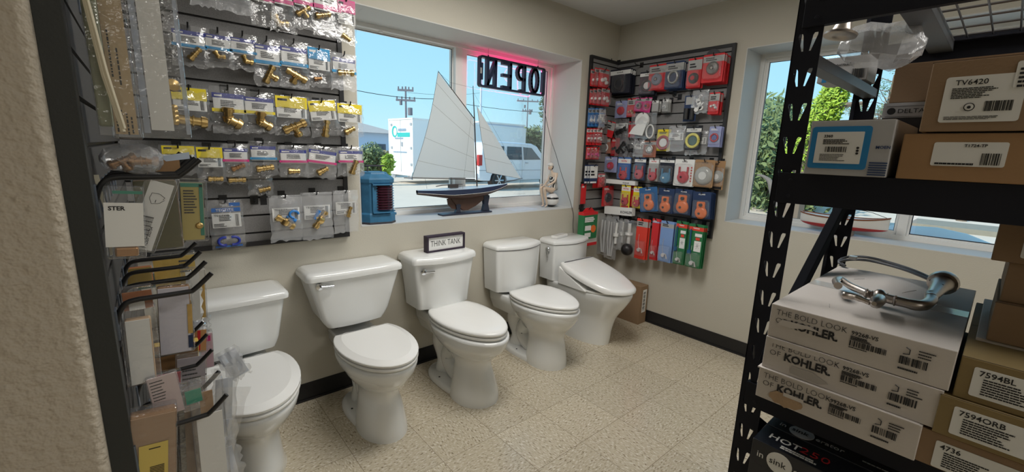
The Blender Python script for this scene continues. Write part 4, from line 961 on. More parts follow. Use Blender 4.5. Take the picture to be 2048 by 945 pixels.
m = MB(); m.box(-W/2, W/2, -.02, .02, -H, 0); m.build('pack_body', WHP, t, bevel=.002)
m = MB(); m.box(-W/2-.0005, W/2+.0005, -.0205, .0205, -H, -H*.65); m.build('colour_band', RED, t)
# wide panel on the side wall
D('B', (1220, 138, 1262, 187), 'black card with white header and a coiled black part, top row nearest the corner', CARDBK, WHITEP, 'hose', INK, behind=4, off=.115, brand='KOHLER', pz=.62, hh=.23)
D('B', (1281, 143, 1312, 190), 'black card with white header and a large black ring, top row', CARDBK, WHITEP, 'ring', INK, behind=2, off=.10, brand='KOHLER', pz=.6, hh=.20)
D('B', (1300, 129, 1333, 180), 'grey and red card with a square clear blister, top row', RED, GREYC, 'disc', C('smoke_grey', (.20, .22, .28), .2), behind=3, off=.11, hh=.34)
D('B', (1333, 123, 1369, 177), 'dark blue card with clear bagged hardware, top row', DKBLUE, GREYC, 'hose', C('steel_grey', (.4, .4, .38), .3, metal=.6), behind=4, off=.11, hh=.34)
D('B', (1378, 116, 1406, 175), 'red and grey card with a black ring and pink cap, top row', RED, GREYC, 'strainer', INK, REDP, behind=2, off=.11, hh=.40, pz=.68)
D('B', (1408, 108, 1450, 164), 'red card with a large chrome drain cap at the top corner of the panel', RED, GREYC, 'disc', C('drain_steel', (.28, .27, .26), .25, metal=.9), NICKEL, behind=5, off=.115, hh=.28, pz=.5, dxb=.006)
t, W, H = item('B', (1413, 101, 1442, 124), .05, 'drain_strainer', 'loose round dark drain strainer behind the top corner card', 'drain strainer', hk=False)
m = MB(); m.lathe([(0, -.02), (W*.3, -.018), (W*.5, -.006), (W*.5, 0), (0, 0)], (0, 0, -H*.55), 22, 0, 'y'); m.build('strainer_cup', C('smoke_dark', (.08, .08, .09), .2), t, smooth=40)
D('B', (1232, 202, 1255, 236), 'lavender card with round red part, second row nearest the corner', LAV, None, 'strainer', REDP, off=.10, hh=.3)
D('B', (1256, 197, 1273, 234), 'red card with grey header and brass piece, second row', RED, GREYC, 'nuts', BRASS, off=.10, hh=.36, pz=.7)
D('B', (1272, 196, 1291, 223), 'grey headed card with a round steel part, second row', PINK, GREYC, 'strainer', NICKEL, INK, off=.11, hh=.25, tilt=-.1)
D('B', (1291, 195, 1305, 225), 'pink card tilted against the small grey packs', PINK, GREYC, 'strainer', REDP, INK, off=.11, tilt=-.12)
D('B', (1305, 201, 1318, 223), 'small grey and pink pack, first of the little packs', GREYC, WHITEP, None, off=.10, behind=2)
D('B', (1326, 198, 1338, 223), 'small grey pack with a white stripe, beside the empty slats', GREYC, WHITEP, 'nuts', WHP, off=.10, behind=3)
t, W, H = item('B', (1371, 191, 1396, 243), .10, 'carded_part', 'dark blue long card with a black tube part', 'carded spare part')
m = MB(); m.prism(rrect(-W/2, W/2, -H, 0, .004), -.001, .001); m.build('backing_card', DKBLUE, t)
m = MB(); m.prism([(-W*.4, -H*.35), (W*.3, -H*.35), (W*.3, -H*.05), (-W*.4, -H*.05)], -.002, -.001); m.build('header_print', GREYC, t)
m = MB(); m.tube([(-W*.2, -.015, -H*.5), (-W*.2, -.015, -H*.92)], W*.2, 12); m.tube([(W*.25, -.015, -H*.5), (W*.25, -.015, -H*.95)], W*.18, 12); m.build('tube_part', RUBBER, t, smooth=40)
t = B('B', (1386, 180, 1419, 227), 'clear bag of loose white plastic parts, second row', None, None, None, off=.115, milky=True, name='parts_bag', cat='bagged parts', paper=False)
W, H, _ = place('B', 1386, 180, 1419, 227, .115)
for k in range(5):
    m = MB(); rd = random.Random(k+5); x, z = rd.uniform(-.25, .25)*W, -H*rd.uniform(.4, .85); m.lathe([(W*.05, -.012), (W*.13, -.012), (W*.13, -.002), (W*.05, -.002)], (x, 0, z), 14, 0, 'y'); m.tube([(x, -.006, z), (x+W*rd.uniform(-.3, .3), -.006, z+H*.2)], W*.03, 6); m.build('plastic_ring', WHP, t, smooth=40)
D('B', (1420, 185, 1441, 228), 'grey headed red card with green tag and white washer, end of second row', RED, GREYC, 'nuts', WHP, off=.11, hh=.40, behind=3, pz=.62)
D('B', (1215, 243, 1233, 275), 'red and grey card tilted near the corner, third row', RED, GREYC, None, off=.10, tilt=-.25, hh=.55)
B('B', (1231, 238, 1259, 272), 'dark bag with white sticker hanging near the corner, third row', None, None, 'coupling', (.5, .3), .6, .4, ftype=RUBBER, off=.11, paper=True, name='parts_bag', cat='bagged parts')
D('B', (1258, 243, 1272, 275), 'red card half behind the white toilet repair part', RED, GREYC, None, off=.08, hh=.2)
t = B('B', (1263, 226, 1314, 278), 'large clear bag with a round white disc and plastic plate', None, None, None, off=.115, name='parts_bag', cat='bagged parts', paper=False)
W, H, _ = place('B', 1263, 226, 1314, 278, .115)
m = MB(); m.lathe([(0, -.010), (W*.26, -.010), (W*.28, -.004), (W*.28, 0), (0, 0)], (-W*.05, 0, -H*.30), 22, 0, 'y'); m.build('disc', WHP, t, smooth=40)
m = MB(); m.prism([(-W*.02, -H*.30), (W*.2, -H*.35), (W*.05, -H*.88), (-W*.5, -H*.80), (-W*.34, -H*.55)], -.018, -.012); m.build('plate', WHP, t)
m = MB(); m.tube([(W*.3+W*.14*cos(a*pi/6), -.006, -H*.72+W*.22*sin(a*pi/6)) for a in range(13)], W*.03, 6, 0, False); m.build('plastic_ring', WHP, t, smooth=60)
D('B', (1316, 259, 1343, 302), 'yellow card with a red washer ring, third row', YEL, None, 'ring', C('washer_maroon', (.35, .03, .04), .4), WHP, off=.10, pz=.62, ps=1.0, hh=.26, brand=None)
B('B', (1338, 252, 1372, 303), 'grey printed bag with a ring gasket beside the yellow card', None, None, None, off=.115, milky=True, name='parts_bag', cat='bagged parts')
D('B', (1374, 254, 1404, 300), 'black card with bright yellow ring gasket', CARDBK, WHITEP, 'ring', YELP, C('washer_green', (.05, .12, .11), .4), off=.115, pz=.6, ps=1.0, brand='KOHLER', hh=.22)
B('B', (1384, 262, 1418, 309), 'clear bag with paper leaflet behind the yellow ring card', None, None, None, off=.08, milky=True, hk=False, name='parts_bag', cat='bagged parts')
B('B', (1372, 285, 1396, 311), 'small clear bag under the yellow ring card', None, None, None, off=.09, milky=True, hk=False, name='parts_bag', cat='bagged parts', paper=False)
D('B', (1420, 253, 1444, 294), 'blue and lavender card with a red ring, end of third row', LAV, None, 'ring', REDP, C('washer_blue', (.1, .13, .35), .4), off=.11, behind=2, pz=.55)
D('B', (1201, 278, 1221, 308), 'brown card with white and red gasket, fourth row at the corner', C('card_rust', (.36, .13, .08)), GREYC, 'ring', WHP, REDP, off=.09, tilt=.1)
D('B', (1223, 276, 1240, 312), 'red pack behind dark bags near the corner', RED, None, 'nuts', INK, off=.06)
B('B', (1232, 266, 1258, 315), 'dark smoky bag with black rubber parts, front of the corner pile', None, None, 'tee', (.5, .4), .7, .6, ftype=RUBBER, off=.11, paper=False, name='parts_bag', cat='bagged parts')
B('B', (1250, 278, 1272, 316), 'clear dark bag between the smoky bag and the grey one', None, None, 'elbow', (.5, .4), .7, .2, ftype=RUBBER, off=.09, paper=False, name='parts_bag', cat='bagged parts')
B('B', (1268, 279, 1290, 314), 'pale blue grey crumpled bag in the fourth row', None, None, None, off=.11, milky=True, name='parts_bag', cat='bagged parts')
D('B', (1288, 282, 1314, 315), 'orange brown card with a white and steel ring', C('card_rust', (.36, .13, .08)), GREYC, 'ring', NICKEL, WHP, off=.11, pz=.5)
# flappers
D('B', (1210, 314, 1235, 345), 'lavender card with a round red cap, start of the flapper row', LAV, None, 'strainer', REDP, PINK, off=.10)
D('B', (1237, 315, 1262, 359), 'white and blue card with a red flapper and yellow tag', BLUE, WHITEP, 'redflap', REDP, off=.11, brand='korky', bcol=RED, hh=.27, pz=.7, behind=1)
D('B', (1270, 316, 1293, 361), 'dark card with white header and two-armed red flapper', DKBLUE, WHITEP, 'redflap', REDP, off=.11, brand='KOHLER', hh=.20, pz=.62, ps=.9)
D('B', (1299, 317, 1319, 363), 'narrow card with red flapper between the dark card and the blue flapper', GREYC, WHITEP, 'redflap', REDP, off=.11, brand='korky', bcol=RED, hh=.22, pz=.68, ps=1.0, behind=1)
D('B', (1321, 317, 1350, 368), 'black card with a blue flapper and blue float', CARDBK, WHITEP, 'redflap', C('flapper_blue', (.05, .20, .35), .25), C('port_white', (.6, .7, .7), .3), off=.11, brand='KOHLER', hh=.17, pz=.66, ps=.85)
t = D('B', (1351, 319, 1390, 373), 'white card with big round red flapper and a column of red dots', WHITEP, None, 'redflap', REDP, off=.115, brand='TOTO', hh=.16, pz=.55, ps=.75, behind=1)
W, H, _ = place('B', 1351, 319, 1390, 373, .115)
m = MB(); [m.lathe([(0, -.0016), (W*.04, -.0016), (W*.04, -.0008), (0, -.0008)], (W*.38, 0, -H*(.3+.1*k)), 8, 0, 'y') for k in range(6)]; m.build('dot_print', RED, t)
t = D('B', (1391, 320, 1431, 375), 'brown card with a round clear seal and white centre', KRAFT, None, 'strainer', C('seal_clear', (.42, .42, .40), .2), WHP, off=.115, brand='KOHLER', hh=.17, pz=.58, ps=1.0)
D('B', (1425, 322, 1452, 380), 'brown card with a clear seal at the window end, partly behind its twin', KRAFT, None, 'strainer', C('seal_clear', (.42, .42, .40), .2), WHP, off=.07, hh=.17, pz=.55, ps=1.0, accent=INK)
# second flapper row
D('B', (1244, 371, 1262, 416), 'yellow card with slim red flapper beside the red box', YEL, WHITEP, 'redflap', REDP, off=.11, brand='korky', bcol=RED, hh=.25, pz=.62, ps=.9, accent=RED)
D('B', (1262, 372, 1274, 414), 'narrow red card between the two yellow ones', RED, None, None, off=.07, hk=False)
D('B', (1268, 374, 1285, 417), 'yellow card with red flapper and yellow disc, partly hidden', YEL, WHITEP, 'redflap', REDP, YELP, off=.10, brand='korky', bcol=RED, hh=.25, pz=.68, ps=.9)
ob = C('card_steel_blue', (.03, .12, .30))
D('B', (1278, 375, 1314, 424), 'light blue card with orange flapper, tilted over its neighbours', ob, None, 'orange', ORANGE, off=.13, brand='PLUMB', hh=.17, pz=.58, ps=.72, tilt=.16)
D('B', (1318, 377, 1350, 427), 'dark blue card with orange flapper, beside the tilted light blue one', DKBLUE, None, 'orange', ORANGE, off=.115, brand='PLUMB', hh=.17, pz=.62, ps=.72, behind=2)
D('B', (1351, 379, 1386, 430), 'dark blue card with large orange flapper, middle of the dark three', DKBLUE, None, 'orange', ORANGE, off=.115, brand='PLUMB', hh=.17, pz=.55, ps=.78, behind=2)
D('B', (1386, 384, 1423, 438), 'dark blue card with tilted orange flapper at the window end', DKBLUE, None, 'orange', ORANGE, off=.12, brand='PLUMB', hh=.17, pz=.66, ps=.72, behind=4, tilt=.06, dxb=.002)
# white cartons on the panel
for bx, lab, off_ in (((1214, 360, 1272, 371), 'long white carton lying on hooks under the flapper row', .10), ((1211, 414, 1266, 434), 'long white carton above the bagged tubes, sloping down', .12)):
    t, W, H = item('B', bx, off_, 'white_carton', lab, 'carton', hk=False, tilt=0 if bx[1] < 400 else .05)
    m = MB(); m.box(-W/2, W/2, -.02, .03, -H*.8, -.002); m.build('carton_body', WHITEP, t, bevel=.001)
    m = MB(); m.text('KOHLER', H*.35, W*.1, -H*.6, -.0205, 0, .02); m.build('lettering', INK, t)
# bottom row
def longbag(bx, lab, off, kind, seed):
    t = B('B', bx, lab, None, None, None, off=off, milky=True, name='tube_bag', cat='bagged part', paper=False)
    W, H, _ = place('B', *bx, off)
    m = MB(); rd = random.Random(seed)
    if kind == 'tube':
        for k in range(3): x = (k-1)*W*.2; m.tube([(x, -.008, -H*.15), (x+W*.05*(k-1), -.010, -H*.55), (x*.6, -.008, -H*.93)], W*.07, 8)
        m.build('flexible_tube', C('tube_grey', (.5, .5, .5), .25), t, smooth=50)
    elif kind == 'valve':
        m.tube([(0, -.01, -H*.1), (0, -.012, -H*.45)], W*.10, 8); m.lathe([(0, -H*.45), (W*.24, -H*.45), (W*.24, -H*.55), (W*.12, -H*.58), (W*.12, -H*.8), (0, -H*.8)], (0, -.012, 0), 12); m.build('fill_valve', WHP, t, smooth=40)
    return t, W, H
longbag((1199, 428, 1228, 512), 'clear bag with corrugated tube hanging lowest near the corner', .10, 'tube', 1)
longbag((1214, 430, 1238, 520), 'clear bag of thin tubes with a white tip, beside the corrugated one', .12, 'tube', 2)
longbag((1226, 440, 1246, 500), 'clear bag with white fill valve and paper tag', .13, 'valve', 3)
t, W, H = longbag((1240, 438, 1258, 498), 'clear bag with white fittings next to the ball float', .10, 'valve', 4)
t, W, H = item('B', (1250, 440, 1274, 512), .13, 'float_valve', 'white fill valve with round black float ball in clear film', 'float valve')
m = MB(); m.lathe([(0, -1)]+[(cos(a*pi/12), sin(a*pi/12)) for a in range(-5, 6)]+[(0, 1)], (0, 0, 0), 18); r_ = W*.44; m.v = [(x*r_, y*r_-.02, z*r_-H*.83) for x, y, z in m.v]; m.build('float_ball', RUBBER, t, smooth=60)
m = MB(); m.tube([(0, -.01, -H*.1), (0, -.01, -H*.68)], W*.13, 10); m.lathe([(0, -H*.35), (W*.28, -H*.35), (W*.28, -H*.42), (0, -H*.42)], (0, -.01, 0), 12); m.build('valve_shank', WHP, t, smooth=40)
m = MB(); sheet(m, -W*.55, W*.55, -H*1.02, 0, -.01, .05, 77); m.build('film', FILM, t, smooth=25)
RB = C('print_bright_red', (.72, .05, .03))
D('B', (1275, 438, 1297, 520), 'tall red card with grey header and a silver lever', RB, GREYC, 'lever', C('lever_silver', (.72, .7, .7), .2, metal=.3), off=.13, hh=.20, pz=.72, ps=.85, behind=2)
B('B', (1276, 505, 1292, 526), 'scrap of clear bag showing under the tall red card', None, None, None, off=.10, hk=False, paper=False, milky=True, name='parts_bag', cat='bagged parts')
D('B', (1306, 438, 1320, 522), 'tall dark red card with silver lever, between red and blue tall cards', RED, LAV, 'lever', C('lever_silver', (.7, .7, .7), .2), off=.11, hh=.10, pz=.78, ps=1.1, behind=2)
D('B', (1323, 443, 1349, 526), 'tall pale blue card with a silver tank lever', C('card_pale_blue', (.20, .33, .62)), GREYC, 'lever', C('lever_silver', (.7, .7, .7), .2), off=.13, hh=.16, pz=.78, ps=.8, behind=3, dxb=.003)
for bx, lab, bh, o2 in (((1354, 443, 1376, 531), 'tall green card with red header, nearer the pale blue card', 1, .12), ((1380, 449, 1409, 538), 'tall green card with red header and chrome lever, nearest the window', 3, .13)):
    t = D('B', bx, lab, GREEN, RB, 'lever', C('lever_silver', (.7, .7, .7), .2), off=o2, hh=.15, pz=.84, ps=.8, behind=bh, brand='Fluidmaster', bcol=WHITEP)
    W, H, _ = place('B', *bx, o2)
    m = MB(); m.prism([(-W*.05, -H*.62), (W*.42, -H*.62), (W*.42, -H*.38), (-W*.05, -H*.38)], -.0022, -.001); m.prism([(-W*.05, -H*.28), (W*.42, -H*.28), (W*.42, -H*.21), (-W*.05, -H*.21)], -.0022, -.001); pp = m.build('picture_print', WHITEP, t)
    m = MB(); m.prism([(W*.02, -H*.36), (W*.30, -H*.36), (W*.30, -H*.30), (W*.02, -H*.30)], -.0022, -.001); m.build('accent_print', RB, t)
    m = MB(); [m.tube([(W*.18, -.0026, -H*.49), (W*.18+W*.17*cos(a), -.0026, -H*.49+W*.22*sin(a))], .0007, 4) for a in (.3, 1.3, 2.2, 3.3, 4.3, 5.4)]; m.build('sketch_print', INK, pp)
    m = MB(); m.tube([(-W*.32, -.010, -H*.12), (-W*.3, -.012, -H*.6)], W*.05, 8); m.lathe([(0, -H*.60), (W*.14, -H*.60), (W*.14, -H*.68), (0, -H*.68)], (-W*.3, -.012, 0), 12); m.build('valve_stem', C('stem_blue', (.02, .10, .22), .3), t, smooth=40)
for (u, v), lab in (((1246, 300), 'bare black hook near the corner in the fourth row'), ((1352, 190), 'bare hook above the empty slats, nearer the small packs'), ((1362, 197), 'bare hook above the empty slats, nearer the dark blue tube card'), ((1240, 128), 'bare hook beside the first black card at the corner'), ((1286, 133), 'bare hook between the two black cards, turned up')):
    hook('B', at(u, v, x=0), .10, lab, rise=.025)
# ================================================================== hooks and packs beside the partition
XB = -3.228
def chook(y, z, lab, L=.150, r=.0048):
    t = thing('display_hook', lab, 'display hook', (XB, y, z))
    m = MB(); m.tube(cr([(-.004, 0, -.050), (.004, 0, -.022), (.016, 0, -.004), (.035, 0, 0)], 4)[:-1]+cr([(.035, 0, 0), (L-.045, 0, .0), (L-.030, 0, .004), (L, 0, .032)], 4), r, 10); m.build('hook_rod', HOOKM, t, smooth=60)
    m = MB(); m.box(-.006, .002, -.014, .014, -.07, -.012); m.build('hook_plate', C('plate_steel', (.16, .19, .24), .35, metal=.7), t, bevel=.001)
    return t
ords = ['nearest', 'second', 'third', 'fourth', 'fifth', 'sixth', 'seventh', 'eighth']
for z, ys, nm in ((1.335, (-1.33, -1.24, -1.14, -1.04, -.94, -.84, -.74), 'chest-high row'), (1.105, (-1.315, -1.205, -1.09, -.97, -.83), 'row just above the first tank'), (.850, (-1.355, -1.235, -1.10, -.985, -.88, -.77), 'row level with the first tank lid'), (.600, (-1.17, -1.03, -.86, -.69), 'lowest row among the white bags'), (1.720, (-1.2, -1.05, -.91, -.80, -.70, -.62), 'top row')):
    for k, y in enumerate(ys): chook(y, z, '%s long black hook from the partition in the %s' % (ords[k], nm))
def cpack(box, y, th, lab, card_=None, shell=CLAM, tilt=0, yaw=0, inset=(.1, .1, .06, .06), name='clamshell_pack', cat='clamshell pack', label=None, text=None, extra=None, hole=True, col2=None, back=None):
    u0, v0, u1, v1 = box; um, vm = (u0+u1)/2, (v0+v1)/2
    W = (at(u1, vm, y=y)-at(u0, vm, y=y)).length; c = at(um, v0, y=y); H = c.z-at(um, v1, y=y).z
    t = thing(name, lab, cat, (c.x, y, c.z)); t.rotation_euler = (0, -tilt, yaw)
    if shell:
        m = MB(); m.box(-W/2, W/2, -th/2, th/2, -H, 0); m.build('clear_shell', shell, t, bevel=min(.004, W*.1))
    x0, x1, z0, z1 = -W/2+W*inset[0], W/2-W*inset[1], -H+H*inset[2], -H*inset[3]
    if card_:
        m = MB(); m.box(x0, x1, -th/2+.002, -th/2+.004, z0, z1); cc = m.build('printed_card', card_, t)
    if back:
        m = MB(); m.box(x0-.001, x1+.002, -th/2+.006, th/2-.003, z0, z1); m.build('packed_part', back, t, bevel=.003)
    return t, W, H, th
def ylow(t, W, H, th, f): 
    m = MB(); f(m, W, H, -th/2+.0015); m.build('fine_print', INK, t)
# long packs hanging at the top
t, W, H, th = cpack((150, -60, 182, 270), -1.345, .03, 'narrow clear pack with pale ties, nearest the textured wall', None, CLAM, back=mat('part_olive', (.16, .17, .10), .6, var=.4, vscale=40))
m = MB(); m.tube([(-W*.25, -.02, -H*.08), (W*.35, -.02, -H*.62), (W*1.1, -.02, -H*.97)], .0035, 6); m.tube([(-W*.1, -.022, -H*.08), (W*.55, -.022, -H*.6), (W*1.2, -.022, -H*.95)], .003, 6); m.build('pale_tie', C('tie_cream', (.62, .56, .42), .5), t)
t, W, H, th = cpack((178, -60, 243, 277), -1.31, .03, 'long brown cardboard strip pack with lettering running up it', mat('kraft_pale', (.48, .36, .22), .75, var=.06, vscale=30), CLAM, inset=(.12, .16, .03, .02))
m = MB(); [m.fine(0, H*.28, -W*.02*k-.002, -W*.02*k+.001, -th/2-.0005, 1, 0, k+2, .7) for k in range(0)]
for k, (xx, a_, b_) in enumerate(((-.22, .35, .62), (.0, .45, .65), (-.28, .80, .95), (-.12, .82, .96), (.04, .84, .97), (.18, .86, .97))):
    z = -H*a_
    while z > -H*b_: q = H*random.uniform(.008, .03); m.box(W*xx-.0011, W*xx+.0011, -th/2+.0012, -th/2+.0018, z-q, z); z -= q+.002
m.build('fine_print', INK, t)
t, W, H, th = cpack((240, -60, 345, 276), -1.27, .04, 'long clear clamshell with a white card spine and brass part', WHITEP, CLAM, inset=(.22, .34, .05, .02))
m = MB(); m.lathe([(0, -.012), (W*.14, -.010), (W*.16, 0), (W*.14, .010), (0, .012)], (W*.24, 0, -H*.66), 16, 0, 'y'); [m.lathe([(0, -.006), (.006, -.004), (.006, .004), (0, .006)], (W*.22, 0, -H*(.80+.03*k)), 8, 0, 'y') for k in range(4)]; m.build('brass_part', BRASS, t, smooth=40)
m = MB(); m.box(-W*.42, -W*.30, -th/2+.001, th/2-.001, -H*.97, -.01); m.box(W*.40, W*.48, -th/2+.001, -th/2+.003, -H*.97, -.01); m.build('blue_edge', film('edge_film', (.75, .85, 1), .35), t)
m = MB(); m.T = None; t = thing('crumpled_bag', 'milky crumpled bag of fittings lying across the chest-high hooks', 'plastic bag', tuple(at(265, 322, y=-1.27))); a = (at(330, 322, y=-1.27)-at(202, 322, y=-1.27)).length
m = MB(); m.loft([[(x*a, .045*r*cos(k*pi/7), (.021*r)*sin(k*pi/7)+.006*sin(k*2.3+x*30)+.004) for k in range(14)] for x, r in ((-.5, .15), (-.42, .7), (-.3, .95), (-.15, 1.05), (0, 1.1), (.15, 1.15), (.3, 1.1), (.42, .75), (.5, .2))]); m.build('film', FILMH, t, smooth=20)
m = MB(); fitting(m, 'tee', (-a*.15, -.01, .0), .035, .2); fitting(m, 'coupling', (a*.18, -.01, 0), .035, 0); m.build('pipe_fitting', [BRONZE, INK, INK], t, smooth=35)
t = thing('price_tag', 'kraft and white paper tag poking out past the crumpled bag', 'paper tag', tuple(at(345, 327, y=-1.2)))
m = MB(); m.box(-.028, .012, -.001, 0, -.018, .014); m.build('tag_card', KRAFT, t)
m = MB(); m.add([(-.02, -.002, .014), (.03, -.002, .024), (.03, -.001, .010), (-.01, -.001, .004)], [(0, 1, 2, 3)]); m.build('tag_flap', C('paper_blue_white', (.6, .7, .85), .4), t, solid=.001)
# clamshells under the chest-high row
t, W, H, th = cpack((207, 372, 288, 517), -1.345, .028, 'tilted clear clamshell with a blank white label reading STER', None, CLAM, tilt=-.07)
m = MB(); m.box(-W*.50, W*.46, -th/2-.0012, -th/2-.0002, -H*.82, -H*.22); lb_ = m.build('white_label', WHITEP, t)
m = MB(); m.text('STER', .0098, -W*.40, -H*.32, -th/2-.0016, 0, .03); m.build('lettering', INK, lb_)
m = MB(); m.box(-W*.3, W*.3, -.010, .004, -H*.97, -H*.84); m.build('packed_part', BRONZE, t, bevel=.003)
m = MB(); m.box(-W*.28, W*.46, -th/2+.001, -th/2+.002, -H*.10, -H*.06); m.build('green_edge', C('edge_green', (.02, .25, .17), .4), t)
t, W, H, th = cpack((296, 350, 362, 505), -1.315, .026, 'clamshell tilted outwards with a white barcode card numbered upside down', WHITEP, CLAM, tilt=-.36, inset=(.16, .12, .03, .10))
m = MB(); [m.box(-W*.30, W*.12, -th/2+.0012, -th/2+.0018, -H*(.55+.40*k/22), -H*(.55+.40*(k+(.25 if k % 3 else .6))/22)) for k in range(22)]
m.text('7 02357 202754', .0062, W*.19, -H*.95, -th/2+.0018, 0, .02, 'LEFT', pi/2)
m.text('1', .007, W*.0, -H*.33, -th/2+.0018, 0, .03, 'CENTER', pi)
m.tube([(W*.20*cos(a*pi/8)*(1.25 if a % 5 == 1 else 1), -th/2+.0015, -H*.31+W*.20*sin(a*pi/8)*(1.25 if a % 5 == 1 else 1)) for a in range(17)], .0004, 4, 0, False)
m.build('barcode', INK, t)
t, W, H, th = cpack((352, 358, 412, 482), -1.17, .035, 'yellow pack with green edge and a printed gold tap part', mat('card_straw', (.52, .42, .12), .6), CLAM, tilt=-.05, inset=(.12, .16, .03, .06), back=mat('part_olive', (.16, .17, .10), .6))
m = MB(); m.box(W*.22, W*.34, -th/2+.0005, -th/2+.002, -H*.9, -H*.08); m.box(-W*.38, W*.34, -th/2+.0005, -th/2+.002, -H*.12, -H*.06); m.build('green_edge', C('edge_green', (.02, .25, .17), .4), t)
m = MB(); [m.fine(-W*.3, W*.16, -H*.55, -H*.16, -th/2+.001, 9, 0, 4, .45)]; m.build('fine_print', INK, t)
m = MB(); m.lathe([(0, -.004), (W*.10, -.003), (W*.14, 0), (0, .002)], (W*.18, -th/2, -H*.74), 12, 0, 'y'); m.build('brass_part', BRASS, t)
t, W, H, th = cpack((262, 352, 352, 500), -1.21, .04, 'dark olive pack between the lettered and barcode packs', mat('card_olive', (.10, .09, .03), .6), CLAM, inset=(.04, .04, .03, .06), back=mat('part_umber', (.12, .07, .03), .6))
t = thing('paper_strip', 'long curled cream paper strip hanging by the dark trim', 'paper strip', tuple(at(192, 350, y=-1.30)))
m = MB(); pts = [(0, 0), (.002, -.03), (.006, -.06), (.005, -.10), (.004, -.145)]
m.add([(x+s_*.0035*(1-k*.12), -.002*k, z) for k, (x, z) in enumerate(pts) for s_ in (-1, 1)], [(2*k, 2*k+1, 2*k+3, 2*k+2) for k in range(4)]); m.build('strip', C('paper_cream', (.62, .58, .45), .7), t, solid=.0008)
# packs below the bare bent hooks
AMB = mat('pack_amber', (.50, .34, .06), .5); RUST = mat('pack_rust', (.36, .12, .03), .55); BRN = mat('pack_brown', (.20, .10, .035), .6)
cp = cpack
t, W, H, th = cp((238, 612, 310, 768), -1.30, .03, 'near clamshell with a torn blank white card over tan board', WHITEP, CLAM, inset=(.14, .20, .02, .16), tilt=-.03, back=TAN)
t, W, H, th = cp((240, 572, 304, 620), -1.285, .02, 'rust and brown card top just under the nearest bare hook', RUST, CLAM, inset=(.04, .04, .05, .2)); m = MB(); m.box(-W*.3, W*.2, -th/2-.0004, -th/2+.0006, -H*.95, -H*.62); m.build('white_label', WHITEP, t)
t, W, H, th = cp((302, 566, 384, 706), -1.215, .035, 'second clamshell with a plain white card, hanging a little higher', C('card_lilac_white', (.62, .60, .68), .55), CLAM, inset=(.16, .10, .02, .05), tilt=-.06, back=BRN)
m = MB(); m.box(W*.34, W*.46, -th/2, th/2-.004, -H*.93, -H*.75); m.build('packed_part', DKBLUE, t); m = MB(); m.box(W*.34, W*.46, -th/2, th/2-.004, -H*.72, -H*.3); m.build('brass_part', BRASS, t)
t, W, H, th = cp((362, 536, 410, 640), -1.05, .035, 'farther clamshell with white card and gold zigzag edge', WHITEP, CLAM, inset=(.16, .30, .02, .05), tilt=-.05)
m = MB(); m.prism([(W*.22, -H*.95)]+[(W*(.34 if k % 2 else .24), -H*(.95-.11*k)) for k in range(8)]+[(W*.42, -H*.2), (W*.42, -H*.95)], -th/2, -th/2+.002); m.build('gold_part', BRASS, t)
t, W, H, th = cp((248, 518, 300, 575), -.80, .03, 'yellow bag with a brown top under the bare hooks, partition side', AMB, CLAM, inset=(.02, .02, .02, .3), back=RUST)
t, W, H, th = cp((272, 545, 330, 575), -.72, .03, 'green and straw coloured pack between the bare hooks', C('pack_green', (.02, .16, .09), .5), CLAM, inset=(.02, .3, .02, .05))
t, W, H, th = cp((302, 505, 390, 575), -.76, .03, 'bright gold pack with a printed picture behind the bare hooks', mat('card_gold', (.62, .42, .06), .5, var=.2, vscale=60), CLAM, inset=(.03, .03, .02, .1))
ylow(t, W, H, th, lambda m, W, H, y: m.fine(W*.1, W*.42, -H*.6, -H*.2, y, 4, 0, 3, .5))
t, W, H, th = cp((310, 685, 395, 745), -.90, .04, 'brown wedge shaped pack behind the white carded clamshells', BRN, None, inset=(0, 0, 0, 0), back=AMB, tilt=-.1)
t, W, H, th = cp((355, 655, 415, 705), -.83, .03, 'orange pack with red stripe beside the first tank', mat('pack_orange', (.52, .22, .03), .5), CLAM, inset=(.02, .05, .02, .1), tilt=-.1)
m = MB(); m.box(W*.15, W*.25, -th/2, -th/2+.001, -H*.9, -H*.1); m.build('red_stripe', RED, t)
t, W, H, th = cp((398, 662, 424, 735), -.80, .03, 'pink topped clear pack overlapping the first tank', mat('card_pink', (.60, .38, .44), .55), CLAM, inset=(.05, .05, .02, .05), tilt=-.04)
m = MB(); m.box(-W*.2, W*.3, -th/2, -th/2+.001, -H*.25, -H*.1); m.build('pink_print', PINK, t)
t, W, H, th = cp((352, 708, 412, 790), -.96, .03, 'lilac grey clamshell with faint handwriting', mat('card_lilac', (.36, .32, .36), .5), CLAM, inset=(.05, .05, .02, .05), tilt=-.08)
ylow(t, W, H, th, lambda m, W, H, y: m.fine(-W*.3, W*.3, -H*.7, -H*.3, y, 4, 0, 8, .35))
t, W, H, th = cp((290, 748, 352, 835), -1.32, .012, 'pale pink leaflet pack folded behind the near hook', mat('leaflet_pink', (.62, .50, .50), .6), CLAM, inset=(.04, .04, .02, .04), tilt=.08)
ylow(t, W, H, th, lambda m, W, H, y: m.fine(-W*.4, W*.1, -H*.6, -H*.1, y, 7, 0, 9, .3))
t, W, H, th = cp((312, 742, 362, 800), -1.22, .02, 'crimson card pack seen through the near bags', mat('card_crimson', (.42, .05, .07), .5), CLAM, inset=(.03, .03, .02, .05), tilt=-.1)
t, W, H, th = cp((358, 768, 402, 815), -1.30, .04, 'clear tube pack with a green cap', mat('cap_green', (.03, .30, .20), .4), CLAM, inset=(.2, .1, .3, .15), tilt=.05)
t, W, H, th = cp((262, 815, 352, 985), -1.345, .04, 'tan clamshell with a yellow barcode label at the foot of the view', mat('card_tan', (.33, .20, .11), .6), CLAM, inset=(.04, .04, .01, .05), tilt=-.10, back=BRN)
